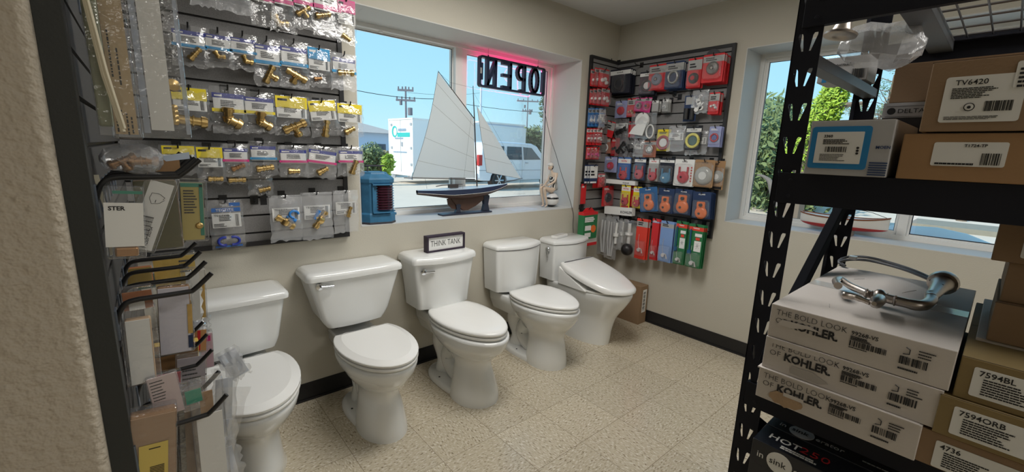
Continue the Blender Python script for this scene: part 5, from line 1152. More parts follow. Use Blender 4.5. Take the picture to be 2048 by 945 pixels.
m = MB(); m.box(-W*.30, W*.30, -th/2-.001, -th/2-.0002, -H*.98, -H*.36); lb_ = m.build('yellow_label', mat('label_yellow', (.60, .46, .12), .6), t)
m = MB(); [m.box(-W*.08, W*.22, -th/2-.0016, -th/2-.001, -H*(.62+.35*k/20), -H*(.62+.35*(k+.45)/20)) for k in range(20)]; m.box(-W*.1, W*.14, -th/2-.0016, -th/2-.001, -H*.415, -H*.405); m.build('barcode', INK, lb_)
t, W, H, th = cp((352, 765, 400, 985), -1.27, .02, 'brown edged clear pack between yellow label and blank card', mat('pack_cocoa', (.22, .14, .08), .6), CLAM, inset=(.3, .1, .01, .2), tilt=-.06)
t, W, H, th = cp((378, 758, 442, 985), -1.30, .035, 'clamshell with a tall blank white card at the bottom of the view', WHITEP, CLAM, inset=(.14, .10, .01, .28), tilt=-.02)
m = MB(); m.box(-W*.22, W*.16, -th/2+.001, -th/2+.003, -H*.26, -H*.08); m.build('tan_card', KRAFT, t)
def cbag(box, y, lab, seed, film_=FILMH, paper=None, tilt=0, bul=.03):
    u0, v0, u1, v1 = box; um, vm = (u0+u1)/2, (v0+v1)/2
    W = (at(u1, vm, y=y)-at(u0, vm, y=y)).length; c = at(um, v0, y=y); H = c.z-at(um, v1, y=y).z
    t = thing('plastic_bag', lab, 'plastic bag', (c.x, y, c.z)); t.rotation_euler = (0, -tilt, 0)
    m = MB(); sheet(m, -W/2, W/2, -H, 0, 0, bul, seed, 10, 14, crump=.007, ragged=.006); m.build('film', film_, t, smooth=20)
    if paper: m = MB(); x0, x1, z0, z1 = paper; m.box(W*x0, W*x1, -.003, -.002, H*z0, H*z1); m.build('paper_insert', C('paper_cool', (.66, .70, .78), .6), t)
    return t
cbag((425, 700, 472, 770), -.70, 'white translucent bag with a round seal against the first tank', 301, tilt=.35, paper=(-.4, .4, -.9, -.1))
cbag((425, 735, 475, 945), -.92, 'long whitish bag hanging in front of the first toilet bowl', 302, tilt=-.1, paper=(-.35, .3, -.7, -.1))
cbag((432, 775, 498, 925), -.98, 'clear loose bag with a square white note, in front of the first bowl', 303, film_=FILM, tilt=-.3, paper=(-.15, .25, -.75, -.4))
cbag((405, 880, 470, 985), -1.25, 'whitish bag at the very bottom beside the white card', 304, tilt=.1, paper=(-.3, .3, -.9, -.2))
cbag((380, 632, 420, 668), -.75, 'small torn clear bag with printed stripes by the tank lever', 305, film_=FILM, paper=(-.4, .1, -.9, -.2))
# ================================================================== steel rack
RX, RXB = -2.153, -1.588; PW = .048; RY = -2.018; RY2 = -3.15
t_rack = thing('storage_rack', 'black slotted steel storage rack filling the right of the room', 'storage rack', (0, 0, 0))
def slots(m, plane, a0, a1, z0, z1, c0, th, pitch=.064, w=None, one=False):
    """steel strip with tapered slots in leaning pairs; plane 'x' = facing x, a along y; plane 'y' = facing y, a along x"""
    n = int((z1-z0)/pitch); W = a1-a0; keep = m.T
    m.T = (keep or Matrix.Identity(4)) @ (Matrix.Translation((c0, 0, 0)) @ Matrix.Rotation(-pi/2, 4, 'Z') if plane == 'x' else Matrix.Translation((0, c0, 0)))
    # in the local frame x runs along the strip width; for plane x local x = -world y
    A0, A1 = (-a1, -a0) if plane == 'x' else (a0, a1); cx = (A0+A1)/2
    for k in range(n):
        zb = z0+(z1-z0)*k/n; zt = z0+(z1-z0)*(k+1)/n; zc = (zb+zt)/2; h = (zt-zb)*.25; hs = []
        for s_ in ((-1, 1) if not one else (1,)):
            ox = s_*W*.20
            hs.append([(cx+ox+s_*W*.055+dx*W, zc+dz*h) if False else (cx+ox+dx*W+s_*(dz*W*.07), zc+dz*h) for dx, dz in ((-.03, -1), (.04, -1), (.092, .75), (.07, 1), (-.05, 1), (-.08, .75))])
        m.prism([(A0, zb), (A1, zb), (A1, zt), (A0, zt)], 0, th, 0, hs)
    m.T = keep
def post(xf, yo, lab, zt=1.86, sx_=1, sy_=-1):
    m = MB(); th = .0018
    y0, y1 = (yo-PW, yo) if sy_ < 0 else (yo, yo+PW)
    slots(m, 'x', y0, y1, .02, zt, xf if sx_ > 0 else xf-th, th)
    x0, x1 = (xf, xf+.038) if sx_ > 0 else (xf-.038, xf)
    slots(m, 'y', x0, x1, .02, zt, (yo-th if sy_ < 0 else yo), th)
    o = m.build('post', RACKM, t_rack); m = MB(); m.box(min(x0, x1)-.002, max(x0, x1)+.002, y0-.002, y1+.002, 0, .02); m.build('foot_cap', RUBBER, o); return o
post(RX, RY, ''); post(RXB, RY, '', sx_=-1); post(RX, RY2+.05, '', sy_=1) if 0 else post(RX, RY2, '', sy_=1); post(RXB, RY2, '', sx_=-1, sy_=1)
SH = [(.42, .055), (.845, .057), (1.316, .062), (1.657, .062)]
for z, h in SH:
    for x, s_ in ((RX, 1), (RXB, -1)):
        m = MB(); x0, x1 = (x-.004, x+.012) if s_ > 0 else (x-.012, x+.004)
        m.box(x0, x1, RY2, RY-.012, z, z+h); m.box(x, x+s_*.034, RY2+.01, RY-.03, z+h-.004-.012, z+h-.012)
        [m.lathe([(0, -.0015), (.004, -.0015), (.004, .0005), (0, .0005)], (x0 if s_ > 0 else x1, RY-.035, z+q), 8, 0, 'x') for q in (.015, h-.015)]
        m.build('beam', RACKM, t_rack, bevel=.0008)
    zq = z+h*.2 if z < 1.6 else 1.583
    m = MB(); m.box(RX+.003, RXB-.003, RY-.046, RY-.016, zq, zq+.022); m.build('end_bar', mat('rack_grey', (.05, .052, .056), .5), t_rack, bevel=.001)
    if z != SH[3][0]:
        m = MB(); m.box(RX+.012, RXB-.012, RY2+.01, RY-.032, z+h-.012, z+h-.001); m.build('shelf_board', mat('shelf_board_dark', (.035, .03, .028), .7), t_rack)
z3 = SH[3][0]+SH[3][1]-.006
m = MB()
for k in range(22): y = RY-.20-k*.042; m.tube([(RX+.01, y, z3), (RXB-.01, y, z3)], .0018, 5)
for k in range(7): x = RX+.03+k*.085; m.tube([(x, RY-.15, z3+.003), (x, RY2+.02, z3+.003)], .0025, 5)
m.build('wire_deck', mat('deck_wire', (.18, .18, .19), .4, metal=.7), t_rack)
for y in (-2.176, -2.60):
    m = MB(); m.box(RX+.01, RXB-.01, y-.022, y+.022, z3-.030, z3-.006); m.build('cross_bar', mat('rack_grey', (.05, .052, .056), .5), t_rack, bevel=.001)
# diagonal braces of the end frame
for (xa, za), (xb, zb_) in (((RXB-.02, 1.30), (RX+.02, .93)), ((RX+.02, .80), (RXB-.02, .44))):
    m = MB(); d = Vector((xb-xa, 0, zb_-za)).normalized(); nn = Vector((-d.z, 0, d.x))*.017
    A, B_ = Vector((xa, RY-.02, za)), Vector((xb, RY-.02, zb_)); rg = []
    for P in (A, B_): rg.append([tuple(P+nn+Vector((0, .008, 0))), tuple(P-nn+Vector((0, .008, 0))), tuple(P-nn-Vector((0, .014, 0))), tuple(P+nn-Vector((0, .014, 0)))])
    m.loft(rg); m.build('brace', mat('brace_black', (.010, .011, .014), .9, spec=.05), t_rack, bevel=.002)

# ------------------------------------------------------------------ boxes on the rack; local x to the viewer's right (-y), local y away (+x)
def rbox(lab, xf, yl, yr, z0, z1, dep, mat_, name='cardboard_box', rz=0, bevel=.0015, part='carton', flaps=True, cat='box'):
    W, H = yl-yr, z1-z0
    t = thing(name, lab, cat, (xf, (yl+yr)/2, z0)); t.rotation_euler = (0, 0, -pi/2+rz)
    m = MB(); m.box(-W/2, W/2, 0, dep, 0, H); m.build(part, mat_, t, bevel=bevel)
    if flaps: m = MB(); m.box(-W/2+.002, W/2-.002, dep*.5-.0006, dep*.5+.0006, H-.0002, H+.0004); m.box(-W/2-.0004, W/2+.0004, .0005, .0013, H-.0012, H+.0004); m.build('flap_seam', INK if 0 else mat('seam_brown', (.10, .07, .045), .9), t)
    return t, W, H
def lbl(t, x0, x1, z0, z1, mat_=None, r=.003, name='product_label', y=-.0003):
    m = MB(); m.prism(rrect(x0, x1, z0, z1, r, 3), y-.0006, y); return m.build(name, mat_ or WHITEP, t)
def lit(l, f, name='lettering', mt=None):
    m = MB(); f(m); return m.build(name, mt or INK, l)
Y0 = -.0012
# three long white boxes, topmost carries the tap
for k, (z0, z1, dx, dy, lab) in enumerate(((1.041, 1.111, 0, 0, 'white faucet carton with scuffed name, topmost of the stack under the nickel tap'), (.971, 1.040, .004, .004, 'white faucet carton in the middle of the stack of three'), (.903, .970, .018, .010, 'white faucet carton with a torn brown patch, lowest of the stack'))):
    yl, yr = -2.0675+dx*.1, -2.337+dx
    t, W, H = rbox(lab, -2.200-dx*.4, yl, yr, z0, z1, .53, WHBOX, rz=0, flaps=False)
    if k == 0:
        m = MB(); m.box(-W/2+.001, W/2-.001, .24, .29, H, H+.0003); m.build('packing_tape', mat('tape_clear', (.55, .53, .50), .2), t)
        m = MB()
        for q in range(7): rd = random.Random(q); x, y = rd.uniform(-.1, .1), rd.uniform(.03, .45); m.tube([(x, y, H+.0002), (x+rd.uniform(-.03, .03), y+rd.uniform(.02, .06), H+.0002)], .0005, 4)
        m.build('scuff_mark', mat('scuff_grey', (.38, .36, .35), .8), t)
    if k == 2: m = MB(); m.box(-W/2-.003, W/2-.004, -.002, .5, H-.002, H+.0008); m.build('lid_edge', WHBOX, t)
    lit(t, lambda m: (m.text('THE BOLD LOOK', .0165, -W*.46, H*.72, Y0, 0, -.02, sx=.92), m.text('OF', .0165, -W*.46, H*.47, Y0, 0, -.02, sx=1)), 'slogan')
    lit(t, lambda m: m.text('KOHLER.', .0225, -W*.46+.027, H*.42, Y0, 0, .035, sx=.88), 'brand_lettering')
    if k == 0: m = MB(); m.prism([(-W*.46+.012, H*.60), (-W*.24, H*.62), (-W*.16, H*.53), (-W*.26, H*.52), (-W*.36, H*.40), (-W*.44, H*.44)], Y0-.0009, Y0-.0003); m.build('scuff_patch', WHBOX, t)
    if k == 1: m = MB(); m.box(-W*.46-.001, -W*.14, Y0-.0009, Y0-.0003, H*.84, H*.99); m.build('scuff_patch', WHBOX, t); m = MB(); m.prism([(-W*.30, H*.10), (-W*.12, H*.06), (-W*.06, H*.16), (-W*.16, H*.34), (-W*.30, H*.32)], Y0-.0006, Y0); m.build('torn_patch', mat('stain_grey', (.42, .39, .36), .8), t)
    if k == 2: m = MB(); m.prism([(-W*.40+W*.21*(.5+.5*cos(a*pi/10))*1.15, H*.24+H*.22*sin(a*pi/10)*(1.0+.15*sin(3*a))) for a in range(20)], Y0-.0008, Y0-.0002); m.build('torn_patch', TAN, t); m = MB(); m.box(-W*.30, -W*.16, Y0-.0011, Y0-.0002, H*.36, H*.47); m.build('scuff_patch', WHBOX, t)
    lit(t, lambda m: (m.text('99268-VS', .0105, W*.0, H*.73, Y0, 0, .01, sx=.95), m.fine(W*.0, W*.12, H*.58, H*.70, Y0, 4, 0, k+4, .6), m.bars(W*.0, W*.20, H*.42, H*.57, Y0, 0, 22, k), m.fine(W*.0, W*.12, H*.36, H*.40, Y0, 1, 0, 9)), 'product_print')
    lit(t, lambda m: (m.bars(W*.26, W*.40, H*.34, H*.54, Y0, 0, 14, k+7), m.fine(W*.34, W*.42, H*.58, H*.80, Y0, 3, 0, k, .35), m.tube([(W*.27, Y0, H*.60), (W*.30, Y0, H*.62), (W*.30, Y0, H*.74), (W*.28, Y0, H*.78)], .0008, 4), m.fine(W*.26, W*.36, H*.18, H*.26, Y0, 1, 0, k)), 'barcode')
# brown boxes to the right
def brownlabel(t, W, H, x0, x1, z0, z1, code, seed, bar=True, sz=None, vrt=False):
    l = lbl(t, x0, x1, z0, z1); w_, h_ = x1-x0, z1-z0; s_ = sz or h_*.26
    lit(l, lambda m: m.text(code, s_, x0+w_*.05, z1-h_*.08-s_*.72, Y0, 0, .012), 'product_code')
    lit(l, lambda m: m.fine(x0+w_*.10, x0+w_*.55, z0+h_*.10, z1-h_*.32, Y0, 7, 0, seed, .5), 'fine_print')
    if bar: lit(l, lambda m: m.bars(x1-w_*.30, x1-w_*.06, z0+h_*.14, z0+h_*.52, Y0, 0, 16, seed), 'barcode')
    return l
t, W, H = rbox('olive brown box with a label coded 7594BL beside the white cartons', -2.198, -2.342, -2.80, 1.036, 1.106, .42, KRAFT3); brownlabel(t, W, H, -W/2+.016, -W/2+.135, .010, .058, '7594BL', 21, sz=.0125)
t, W, H = rbox('olive brown box with a label coded 7594ORB under the 7594BL one', -2.205, -2.330, -2.80, .967, 1.035, .42, KRAFT3); brownlabel(t, W, H, -W/2+.018, -W/2+.140, .008, .056, '7594ORB', 22, sz=.0125)
t, W, H = rbox('tan box coded 4736 with taped dark holes in its top, lowest of its stack', -2.200, -2.318, -2.80, .903, .966, .42, KRAFT2); brownlabel(t, W, H, -W/2+.020, -W/2+.135, .002, .050, '4736', 23, bar=False, sz=.012)
m = MB(); [m.add([(x, .012, H+.0006), (x+.03, .010, H+.0006), (x+.035, .03, H+.0006), (x+.006, .034, H+.0006)], [(0, 1, 2, 3)]) for x in (-W/2+.03, -W/2+.075, -W/2+.12)]; m.build('dark_tape', mat('tape_dark', (.04, .03, .02), .4), t, solid=.0005)
t, W, H = rbox('white topped carton lying behind the olive brown boxes', -2.09, -2.352, -2.44, 1.106, 1.112, .34, WHBOX, flaps=False)
def at_(u, v, x): return at(u, v, x=x)
for (ul, vt, vb, xf, code, lab, du) in (((1960), 654, 721, -2.095, '6731', 'brown box coded 6731, bottom of the small upper stack', 0), (1984, 579, 654, -2.080, '673', 'brown box in the middle of the small upper stack', 0), (1967, 500, 575, -2.090, '67', 'brown box on top of the small upper stack, its top catching the light', 0)):
    a, b = at(ul, vb, x=xf), at(ul, vt, x=xf); zb_ = b.z
    if code == '6731': z0_ = 1.113; z1_ = z0_+.066; zz = z0_; 
    t, W, H = rbox(lab, xf, a.y, a.y-.34, zz, zz+.0675, .24, KRAFT2); zz += .068
    if code != '673': brownlabel(t, W, H, -W/2+.042 if code == '6731' else -W/2+.030, -W/2+.155, .010, .054, code, 24, bar=False, sz=.0125)
    else: brownlabel(t, W, H, -W/2+.034, -W/2+.15, .008, .05, '', 24, bar=False)
# tap with lever lying on the topmost white carton
t = thing('nickel_tap', 'brushed nickel tap with long hose lying on the topmost white carton', 'tap', (-2.0, -2.19, 1.1115))
def P(u, v, z): q = at(u, v, z=1.1115+z); return (q.x+2.0, q.y+2.19, z)
m = MB()
m.tube(cr([P(1676, 572, .030), P(1672, 562, .026), P(1682, 560, .022), P(1700, 572, .020), P(1722, 582, .020), P(1742, 590, .020)], 5), .0078, 12)
m.tube(cr([P(1768, 596, .020), P(1800, 604, .020), P(1840, 612, .020), P(1860, 604, .022), P(1862, 590, .028)], 5), [.0095]*8+[.0105]*13, 14); m.build('spout', NICKEL, t, smooth=60)
m = MB(); a, b = Vector(P(1742, 590, .020)), Vector(P(1775, 597, .020)); m.tube([a+(b-a)*k for k in (0, .05, .1, .3, .5, .7, .9, .95, 1)], [.0075, .010, .008, .014, .0155, .014, .008, .011, .009], 16)
for (u, v) in ((1733, 588), (1790, 602)): q = Vector(P(u, v, .020)); d = (b-a).normalized(); m.tube([q-d*.003, q, q+d*.003], [.0085, .0115, .0085], 14)
m.build('tap_body', NICKEL, t, smooth=50)
m = MB(); m.tube([P(1758, 600, .022), P(1752, 606, .030), P(1748, 608, .032)], [.012, .011, .004], 14); m.tube(cr([P(1740, 606, .028), P(1725, 600, .030), P(1708, 594, .032), P(1683, 590, .033)], 4), [.005]*5+[.006]*4+[.0075]*3+[.004], 10); m.build('lever', NICKEL, t, smooth=60)
m = MB(); pa, pb = Vector(P(1862, 596, .026)), Vector(P(1886, 566, .034)); m.tube([pa+(pb-pa)*k for k in (0, .3, .7, .9, .92, 1.0, 1.05, 1.06)], [.010, .012, .015, .0205, .025, .027, .026, .01], 20); m.tube([pb, pb+(pb-pa)*.35], [.013, .0125], 14); m.build('base_flange', NICKEL, t, smooth=40)
m = MB()
for k in range(2): m.tube(cr([P(1884, 572, .040), P(1850, 551+k*5, .035), P(1800, 532+k*5, .03), P(1740, 516+k*6, .03), P(1700, 514+k*6, .02), P(1678, 522+k*3, .012), P(1690, 532, .006)], 6), .0036, 8)
m.build('supply_hose', mat('hose_grey', (.10, .105, .12), .5), t, smooth=60)
m = MB(); q = P(1706, 517, .030); m.box(q[0]-.010, q[0]+.010, q[1]-.008, q[1]+.008, q[2]-.003, q[2]+.006); m.build('hose_tag', WHP, t)
# middle shelf
ZM = 1.378
t, W, H = rbox('white and grey carton with a blue framed label, at the end of the middle shelf', -2.165, -2.0755, -2.200, ZM, ZM+.101, .30, GRBOX)
l = lbl(t, -W/2+.004, W*.26, .012, .090, C('frame_blue', (.02, .22, .50), .5), .005, 'blue_frame'); l2 = lbl(l, -W/2+.013, W*.26-.010, .022, .080, WHITEP, .001, 'white_panel', -.001)
lit(l2, lambda m: (m.text('3360', .0070, -W/2+.024, .070, -.0019, 0, .02), m.fine(-W/2+.024, W*.06, .057, .067, -.0019, 4, 0, 3, .6), m.bars(-W/2+.029, W*.0, .043, .053, -.0019, 0, 18, 4), m.fine(-W/2+.022, W*.0, .026, .040, -.0019, 5, 0, 6, .35), [m.lathe([(0, -.002), (.0022, -.002), (.0022, -.0015), (0, -.0015)], (W*.13, 0, q), 8, 0, 'y') for q in (.051, .046, .041)]), 'fine_print')
lit(t, lambda m: m.text('MOEN', .0072, W*.33, .050, Y0, 0, .02, sx=1.0), 'brand_lettering', C('moen_navy', (.02, .05, .15), .5))
lit(t, lambda m: [m.box(W*.29, W*.495, Y0-.0003, Y0, .003+k*.0042, .0052+k*.0042) for k in range(6)], 'stripe_print', C('moen_navy', (.02, .05, .15), .5))
t, W, H = rbox('light brown box with a white label coded T1724-TP on the middle shelf', -2.160, -2.2125, -2.56, ZM, ZM+.076, .30, KRAFT)
l = lbl(t, -W/2+.040, -W/2+.122, .024, .062); lit(l, lambda m: (m.text('T1724-TP', .0062, -W/2+.075, .0545, Y0, 0, .015), m.bars(-W/2+.096, -W/2+.117, .027, .045, Y0, 0, 12, 2), m.fine(-W/2+.045, -W/2+.09, .026, .0295, Y0, 1, 0, 2, .8)), 'fine_print')
t, W, H = rbox('brown box with a large label coded TV6420, on top of the light brown box', -2.163, -2.2305, -2.50, ZM+.079, ZM+.079+.109, .27, KRAFT2)
l = lbl(t, -W/2+.020, -W/2+.106, .014, .084, r=.004)
lit(l, lambda m: m.text('TV6420', .0112, -W/2+.031, .071, Y0, 0, .004), 'product_code')
lit(l, lambda m: (m.fine(-W/2+.029, -W/2+.080, .050, .067, Y0, 7, 0, 5, .55), m.fine(-W/2+.026, -W/2+.09, .0175, .0235, Y0, 3, 0, 6, .4), m.lathe([(0, -.0022), (.0062, -.0022), (.0062, -.001), (0, -.001)], (-W/2+.052, 0, .037), 20, 0, 'y')), 'fine_print')
lit(l, lambda m: m.bars(-W/2+.068, -W/2+.098, .030, .045, Y0, 0, 22, 8), 'barcode')
lit(l, lambda m: (m.lathe([(0, -.0030), (.0050, -.0030), (.0050, -.0024), (0, -.0024)], (-W/2+.052, 0, .037), 20, 0, 'y')), 'seal_print', WHITEP)
lit(l, lambda m: (m.lathe([(0, -.0038), (.0022, -.0038), (.0022, -.0031), (0, -.0031)], (-W/2+.052, 0, .0365), 12, 0, 'y')), 'drop_mark', INK)
l = lbl(t, -W/2+.092, -W/2+.15, .062, .100, y=-.0012, name='address_label'); lit(l, lambda m: [m.fine(-W/2+.096, -W/2+.145, .0625+k*.0060, .0665+k*.0060, -.0021, 1, 0, k+2, .8) for k in range(5)], 'address_print')
t, W, H = rbox('small dark brown box behind the TV6420 box', -1.90, -2.142, -2.36, ZM+.156, ZM+.236, .14, KRAFT2)
t, W, H = rbox('grey and black carton lettered DELTA under the small dark brown box', -1.91, -2.137, -2.36, ZM, ZM+.154, .17, mat('carton_black', (.02, .02, .025), .5))
m = MB(); m.box(-W/2-.0006, W/2+.0006, -.0006, .15, H*.80, H+.0003); m.build('grey_band', GRBOX, t)
lit(t, lambda m: (m.text('DELTA', .0125, -W/2+.024, H*.862, -.0014, 0, .0, sx=1.15), m.lathe([(.006, -.0014), (.0072, -.0014), (.0072, -.001), (.006, -.001)], (-W/2+.014, 0, H*.89), 18, 0, 'y'), m.box(-W/2+.005, -W/2+.075, -.0014, -.001, H*.952, H*.957), m.box(-W/2+.005, -W/2+.075, -.0014, -.001, H*.81, H*.815)), 'brand_lettering')
# upper shelf: carton, tap flange in its bag
t, W, H = rbox('white and blue carton lying upside down on the wire deck at the back post', -1.72, -1.951, -2.060, 1.62, 1.682, .10, GRBOX)
t.location = (-1.72, -2.005, 1.6055+.010)
lit(t, lambda m: m.box(-W/2+.012, -W/2+.022, Y0, 0, .0, .055), 'blue_frame', C('frame_blue', (.02, .22, .50), .5)); lit(t, lambda m: (m.text('Brushed Nickel', .0085, -W/2+.028, .040, Y0, 0, .01, sx=.8), m.fine(-W/2+.028, W*.1, .008, .03, Y0, 4, 0, 3, .4), m.bars(W*.2, W*.44, .006, .03, Y0, 0, 12, 3)), 'fine_print')
t = thing('bagged_spout', 'nickel spout with round flange in a crumpled bag on the wire deck', 'bagged tap', (-1.95, -2.10, 1.665))
c = at(1693, 70, x=-1.95)
m = MB(); m.lathe([(.012, -.035), (.015, -.037), (.030, -.035), (.031, -.031), (.018, -.024), (.014, -.01), (.013, .03), (.011, .05), (0, .05)], (0, 0, 0), 22); m.T = None
m.v = [(x, y, z) for x, y, z in m.v]; o = m.build('flanged_spout', NICKEL, t, smooth=45); o.location = (c.x+1.95-.045, c.y+2.10-.004, c.z-1.665+.022); o.rotation_euler = (.10, .16, 0)
m = MB(); m.loft([[(x, .05*r*cos(k*pi/8)+.006*sin(k*3.1+x*60), .032+.036*r*sin(k*pi/8)+.006*sin(k*2+x*90)) for k in range(16)] for x, r in ((-.17, .3), (-.13, .8), (-.07, 1.0), (0, .9), (.06, 1.1), (.12, .8), (.16, .3))]); o = m.build('film', film('bag_film', haze=.36, rough=.25), t, smooth=20); o.location = (.02, -.012, -.050); o.rotation_euler = (0, .12, -1.25); o.scale = (.44, .6, 1.15)
# bottom shelf cartons of water heaters
CBLK = mat('carton_gloss_black', (.012, .014, .02), .25)
t, W, H = rbox('black glossy carton lettered in sink erator HOT 250, on the bottom shelf', -2.200, -2.0725, -2.36, .478, .800, .34, CBLK, flaps=False)
lit(t, lambda m: (m.text('in', .020, -W/2+.012, H-.036, Y0, 0, .0), m.text('erator', .020, -W/2+.082, H-.036, Y0, 0, .0)), 'brand_lettering', WHITEP)
lit(t, lambda m: m.lathe([(0, -.0012), (.024, -.0012), (.024, -.0006), (0, -.0006)], (-W/2+.056, 0, H-.030), 24, 0, 'y'), 'brand_disc', WHITEP)
lit(t, lambda m: m.text('sink', .020, -W/2+.037, H-.036, -.0016, 0, .0), 'disc_lettering', INK)
lit(t, lambda m: m.tube(cr([(W*.12, -.002, H-.12), (W*.12, -.002, H-.045), (W*.15, -.002, H-.028), (W*.18, -.002, H-.035), (W*.19, -.002, H-.045)], 4), .0018, 6), 'tap_picture', NICKEL)
def top_text(t, W, H, items):
    for nm, mt, fn in items:
        m = MB(); m.T = Matrix(((1, 0, 0, 0), (0, 0, 1, 0), (0, -1, 0, H), (0, 0, 0, 1))); fn(m); m.build(nm, mt, t)
top_text(t, W, H, [('hot_lettering', WHITEP, lambda m: (m.text('HOT', .028, -W/2+.02, .030, -.0006, 0, .01), m.fine(-W/2+.05, -W/2+.13, .008, .022, -.0006, 2, 0, 3, .6))), ('number_lettering', RED, lambda m: m.text('250', .032, -W/2+.078, .030, -.0006, 0, -.01, sx=1.15))])
top_text(t, W, H, [('brand_lettering', WHITEP, lambda m: (m.text('in', .020, -W/2+.020, .100, -.0006), m.text('erator', .020, -W/2+.090, .100, -.0006), m.fine(W*.1, W*.4, .10, .106, -.0006, 1, 0, 3))), ('brand_disc', WHITEP, lambda m: m.lathe([(0, -.0010), (.024, -.0010), (.024, -.0002), (0, -.0002)], (-W/2+.064, 0, .106), 24, 0, 'y')), ('disc_lettering', INK, lambda m: m.text('sink', .020, -W/2+.045, .100, -.0014)), ('edge_fold', GREYINK, lambda m: m.box(-W/2+.002, W/2-.002, -.0008, -.0001, .078, .080))])
# ================================================================== on the sills
SZ = SILL+.004
# lantern
t = thing('ship_lantern', 'blue painted metal ship lantern with ribbed dark red lens on the sill', 'lantern', (-2.135, .105, SZ), -.10)
BLM = mat('lantern_blue', (.035, .16, .30), .5, bump=.3, bscale=60, var=.35, vscale=25); RUST_ = mat('lantern_rust', (.05, .05, .06), .8)
def octr(r, z, k=.0): return [(r*x, r*y*.95, z) for x, y in ((-1, .9), (-1, -.55), (-.62, -1), (.62, -1), (1, -.55), (1, .9), (.8, 1), (-.8, 1))]
m = MB(); m.loft([octr(.099, 0), octr(.102, .004), octr(.102, .058), octr(.094, .066), octr(.092, .235), octr(.098, .24), octr(.100, .262), octr(.092, .270), octr(.066, .290), octr(.062, .300), octr(.040, .303)])
m.build('lantern_body', BLM, t, bevel=.003)
m = MB(); m.loft([octr(.100, -.0005), octr(.1035, .0), octr(.1035, .010), octr(.1025, .012)]); m.build('rusty_base', RUST_, t)
m = MB(); prof = [(.0, .075)]
for k in range(10): z = .078+k*.0152; prof += [(.064, z), (.072, z+.0076)]
prof += [(.064, .230), (0, .230)]
m.lathe(prof, (.028, -.036, 0), 28); m.build('ribbed_lens', mat('lens_red', (.045, .012, .022), .12, coat=1), t, smooth=30)
m = MB(); m.box(.094, .104, -.05, .03, .066, .072); m.box(-.045, -.038, -.102, -.085, .07, .24); m.box(-.045, .06, -.112, -.085, .228, .236); m.box(-.045, .06, -.112, -.085, .066, .073); m.lathe([(0, 0), (.008, 0), (.008, .012), (0, .012)], (.100, -.04, .050), 10, 0, 'x'); m.build('lens_guard', BLM, t)
m = MB(); m.tube([(-.04, 0, .30), (-.04, 0, .335), (.04, 0, .335), (.04, 0, .30)], .0055, 8); m.box(-.055, .055, -.008, .008, .332, .340); m.build('handle', RUST_, t, bevel=.001)
# sailing boat model
BY = .125; bx = -1.45
t = thing('model_sailboat', 'wooden model sailing boat with white sails on a dark stand on the sill', 'model boat', (bx, BY, SZ))
def Q(u, v, y=BY): q = at(u, v, y=y); return (q.x-bx, y-BY, q.z-SZ)
NV = mat('hull_navy', (.018, .035, .09), .3, coat=.4); HB = mat('hull_brown', (.085, .042, .028), .45, bump=.1, bscale=80, var=.2, vscale=20); DK = mat('deck_pale', (.52, .60, .68), .35); SAIL = bpy.data.materials.new('sail_cloth'); SAIL.use_nodes = True; _n = SAIL.node_tree; _p = _n.nodes['Principled BSDF']; _p.inputs['Base Color'].default_value = (.72, .72, .69, 1); _p.inputs['Roughness'].default_value = .9
_tl = _n.nodes.new('ShaderNodeBsdfTranslucent'); _tl.inputs[0].default_value = (.80, .82, .82, 1); _mx = _n.nodes.new('ShaderNodeMixShader'); _mx.inputs[0].default_value = .5
_n.links.new(_p.outputs[0], _mx.inputs[1]); _n.links.new(_tl.outputs[0], _mx.inputs[2]); _n.links.new(_mx.outputs[0], _n.nodes['Material Output'].inputs[0])
SAILB = SAIL
a, b = Vector(Q(834, 383)), Vector(Q(1014, 369)); Lh = b.x-a.x
# sections: (s, half beam, deck z, keel z, navy depth)
sec = []
for s_, w_, dz_, kz in ((0, .012, .0, .020), (.08, .038, -.004, .026), (.2, .062, -.010, .036), (.38, .080, -.014, .052), (.55, .082, -.014, .056), (.72, .066, -.010, .048), (.88, .034, -.004, .032), (.97, .012, 0, .018), (1, .003, .003, .010)):
    c0 = a+(b-a)*s_; sec.append((c0.x, w_, c0.z+dz_*.5+.004, kz*1.35))
sec = cr(sec, 3)
def hullring(x, w_, z, k, z0f, z1f, n=9):
    r = []
    for j in range(2*n+1):
        q = -1+j/n; prof = (1-abs(q)**2.2); yy = w_*sg(q)*min(1, abs(q))**.7
        r.append((x, yy, z-k*prof))
    return r
m = MB(); m.loft([hullring(x, w_, z, k, 0, 1) for x, w_, z, k in sec], 0, True, True); m.build('hull_bottom', HB, t, smooth=60)
m = MB(); R = []
for x, w_, z, k in sec: d = min(k*.55, .034); R.append([(x, w_*1.03+.001, z+.001), (x, w_*.93+.001, z-d), (x, -w_*.93-.001, z-d), (x, -w_*1.03-.001, z+.001)])
m.loft(R); m.build('hull_topside', NV, t, smooth=40)
m = MB(); m.loft([[(x, w_*.98, z+.0012), (x, 0, z+.004), (x, -w_*.98, z+.0012), (x, 0, z-.002)] for x, w_, z, k in sec]); m.build('deck', DK, t, smooth=60)
m = MB(); [m.tube([(x, s_*(w_*.94+.0022), z-min(k*.55, .034)) for x, w_, z, k in sec], .0012, 5) for s_ in (-1, 1)]; m.build('waterline', WHITEP, t)
kp = [Q(900, 397), Q(912, 412), Q(925, 421), Q(935, 420), Q(950, 412), Q(965, 400), Q(975, 388), Q(960, 380), Q(930, 386)]
m = MB(); m.prism([(p[0], p[2]) for p in kp], -.012, .012); m.build('keel', HB, t, bevel=.004)
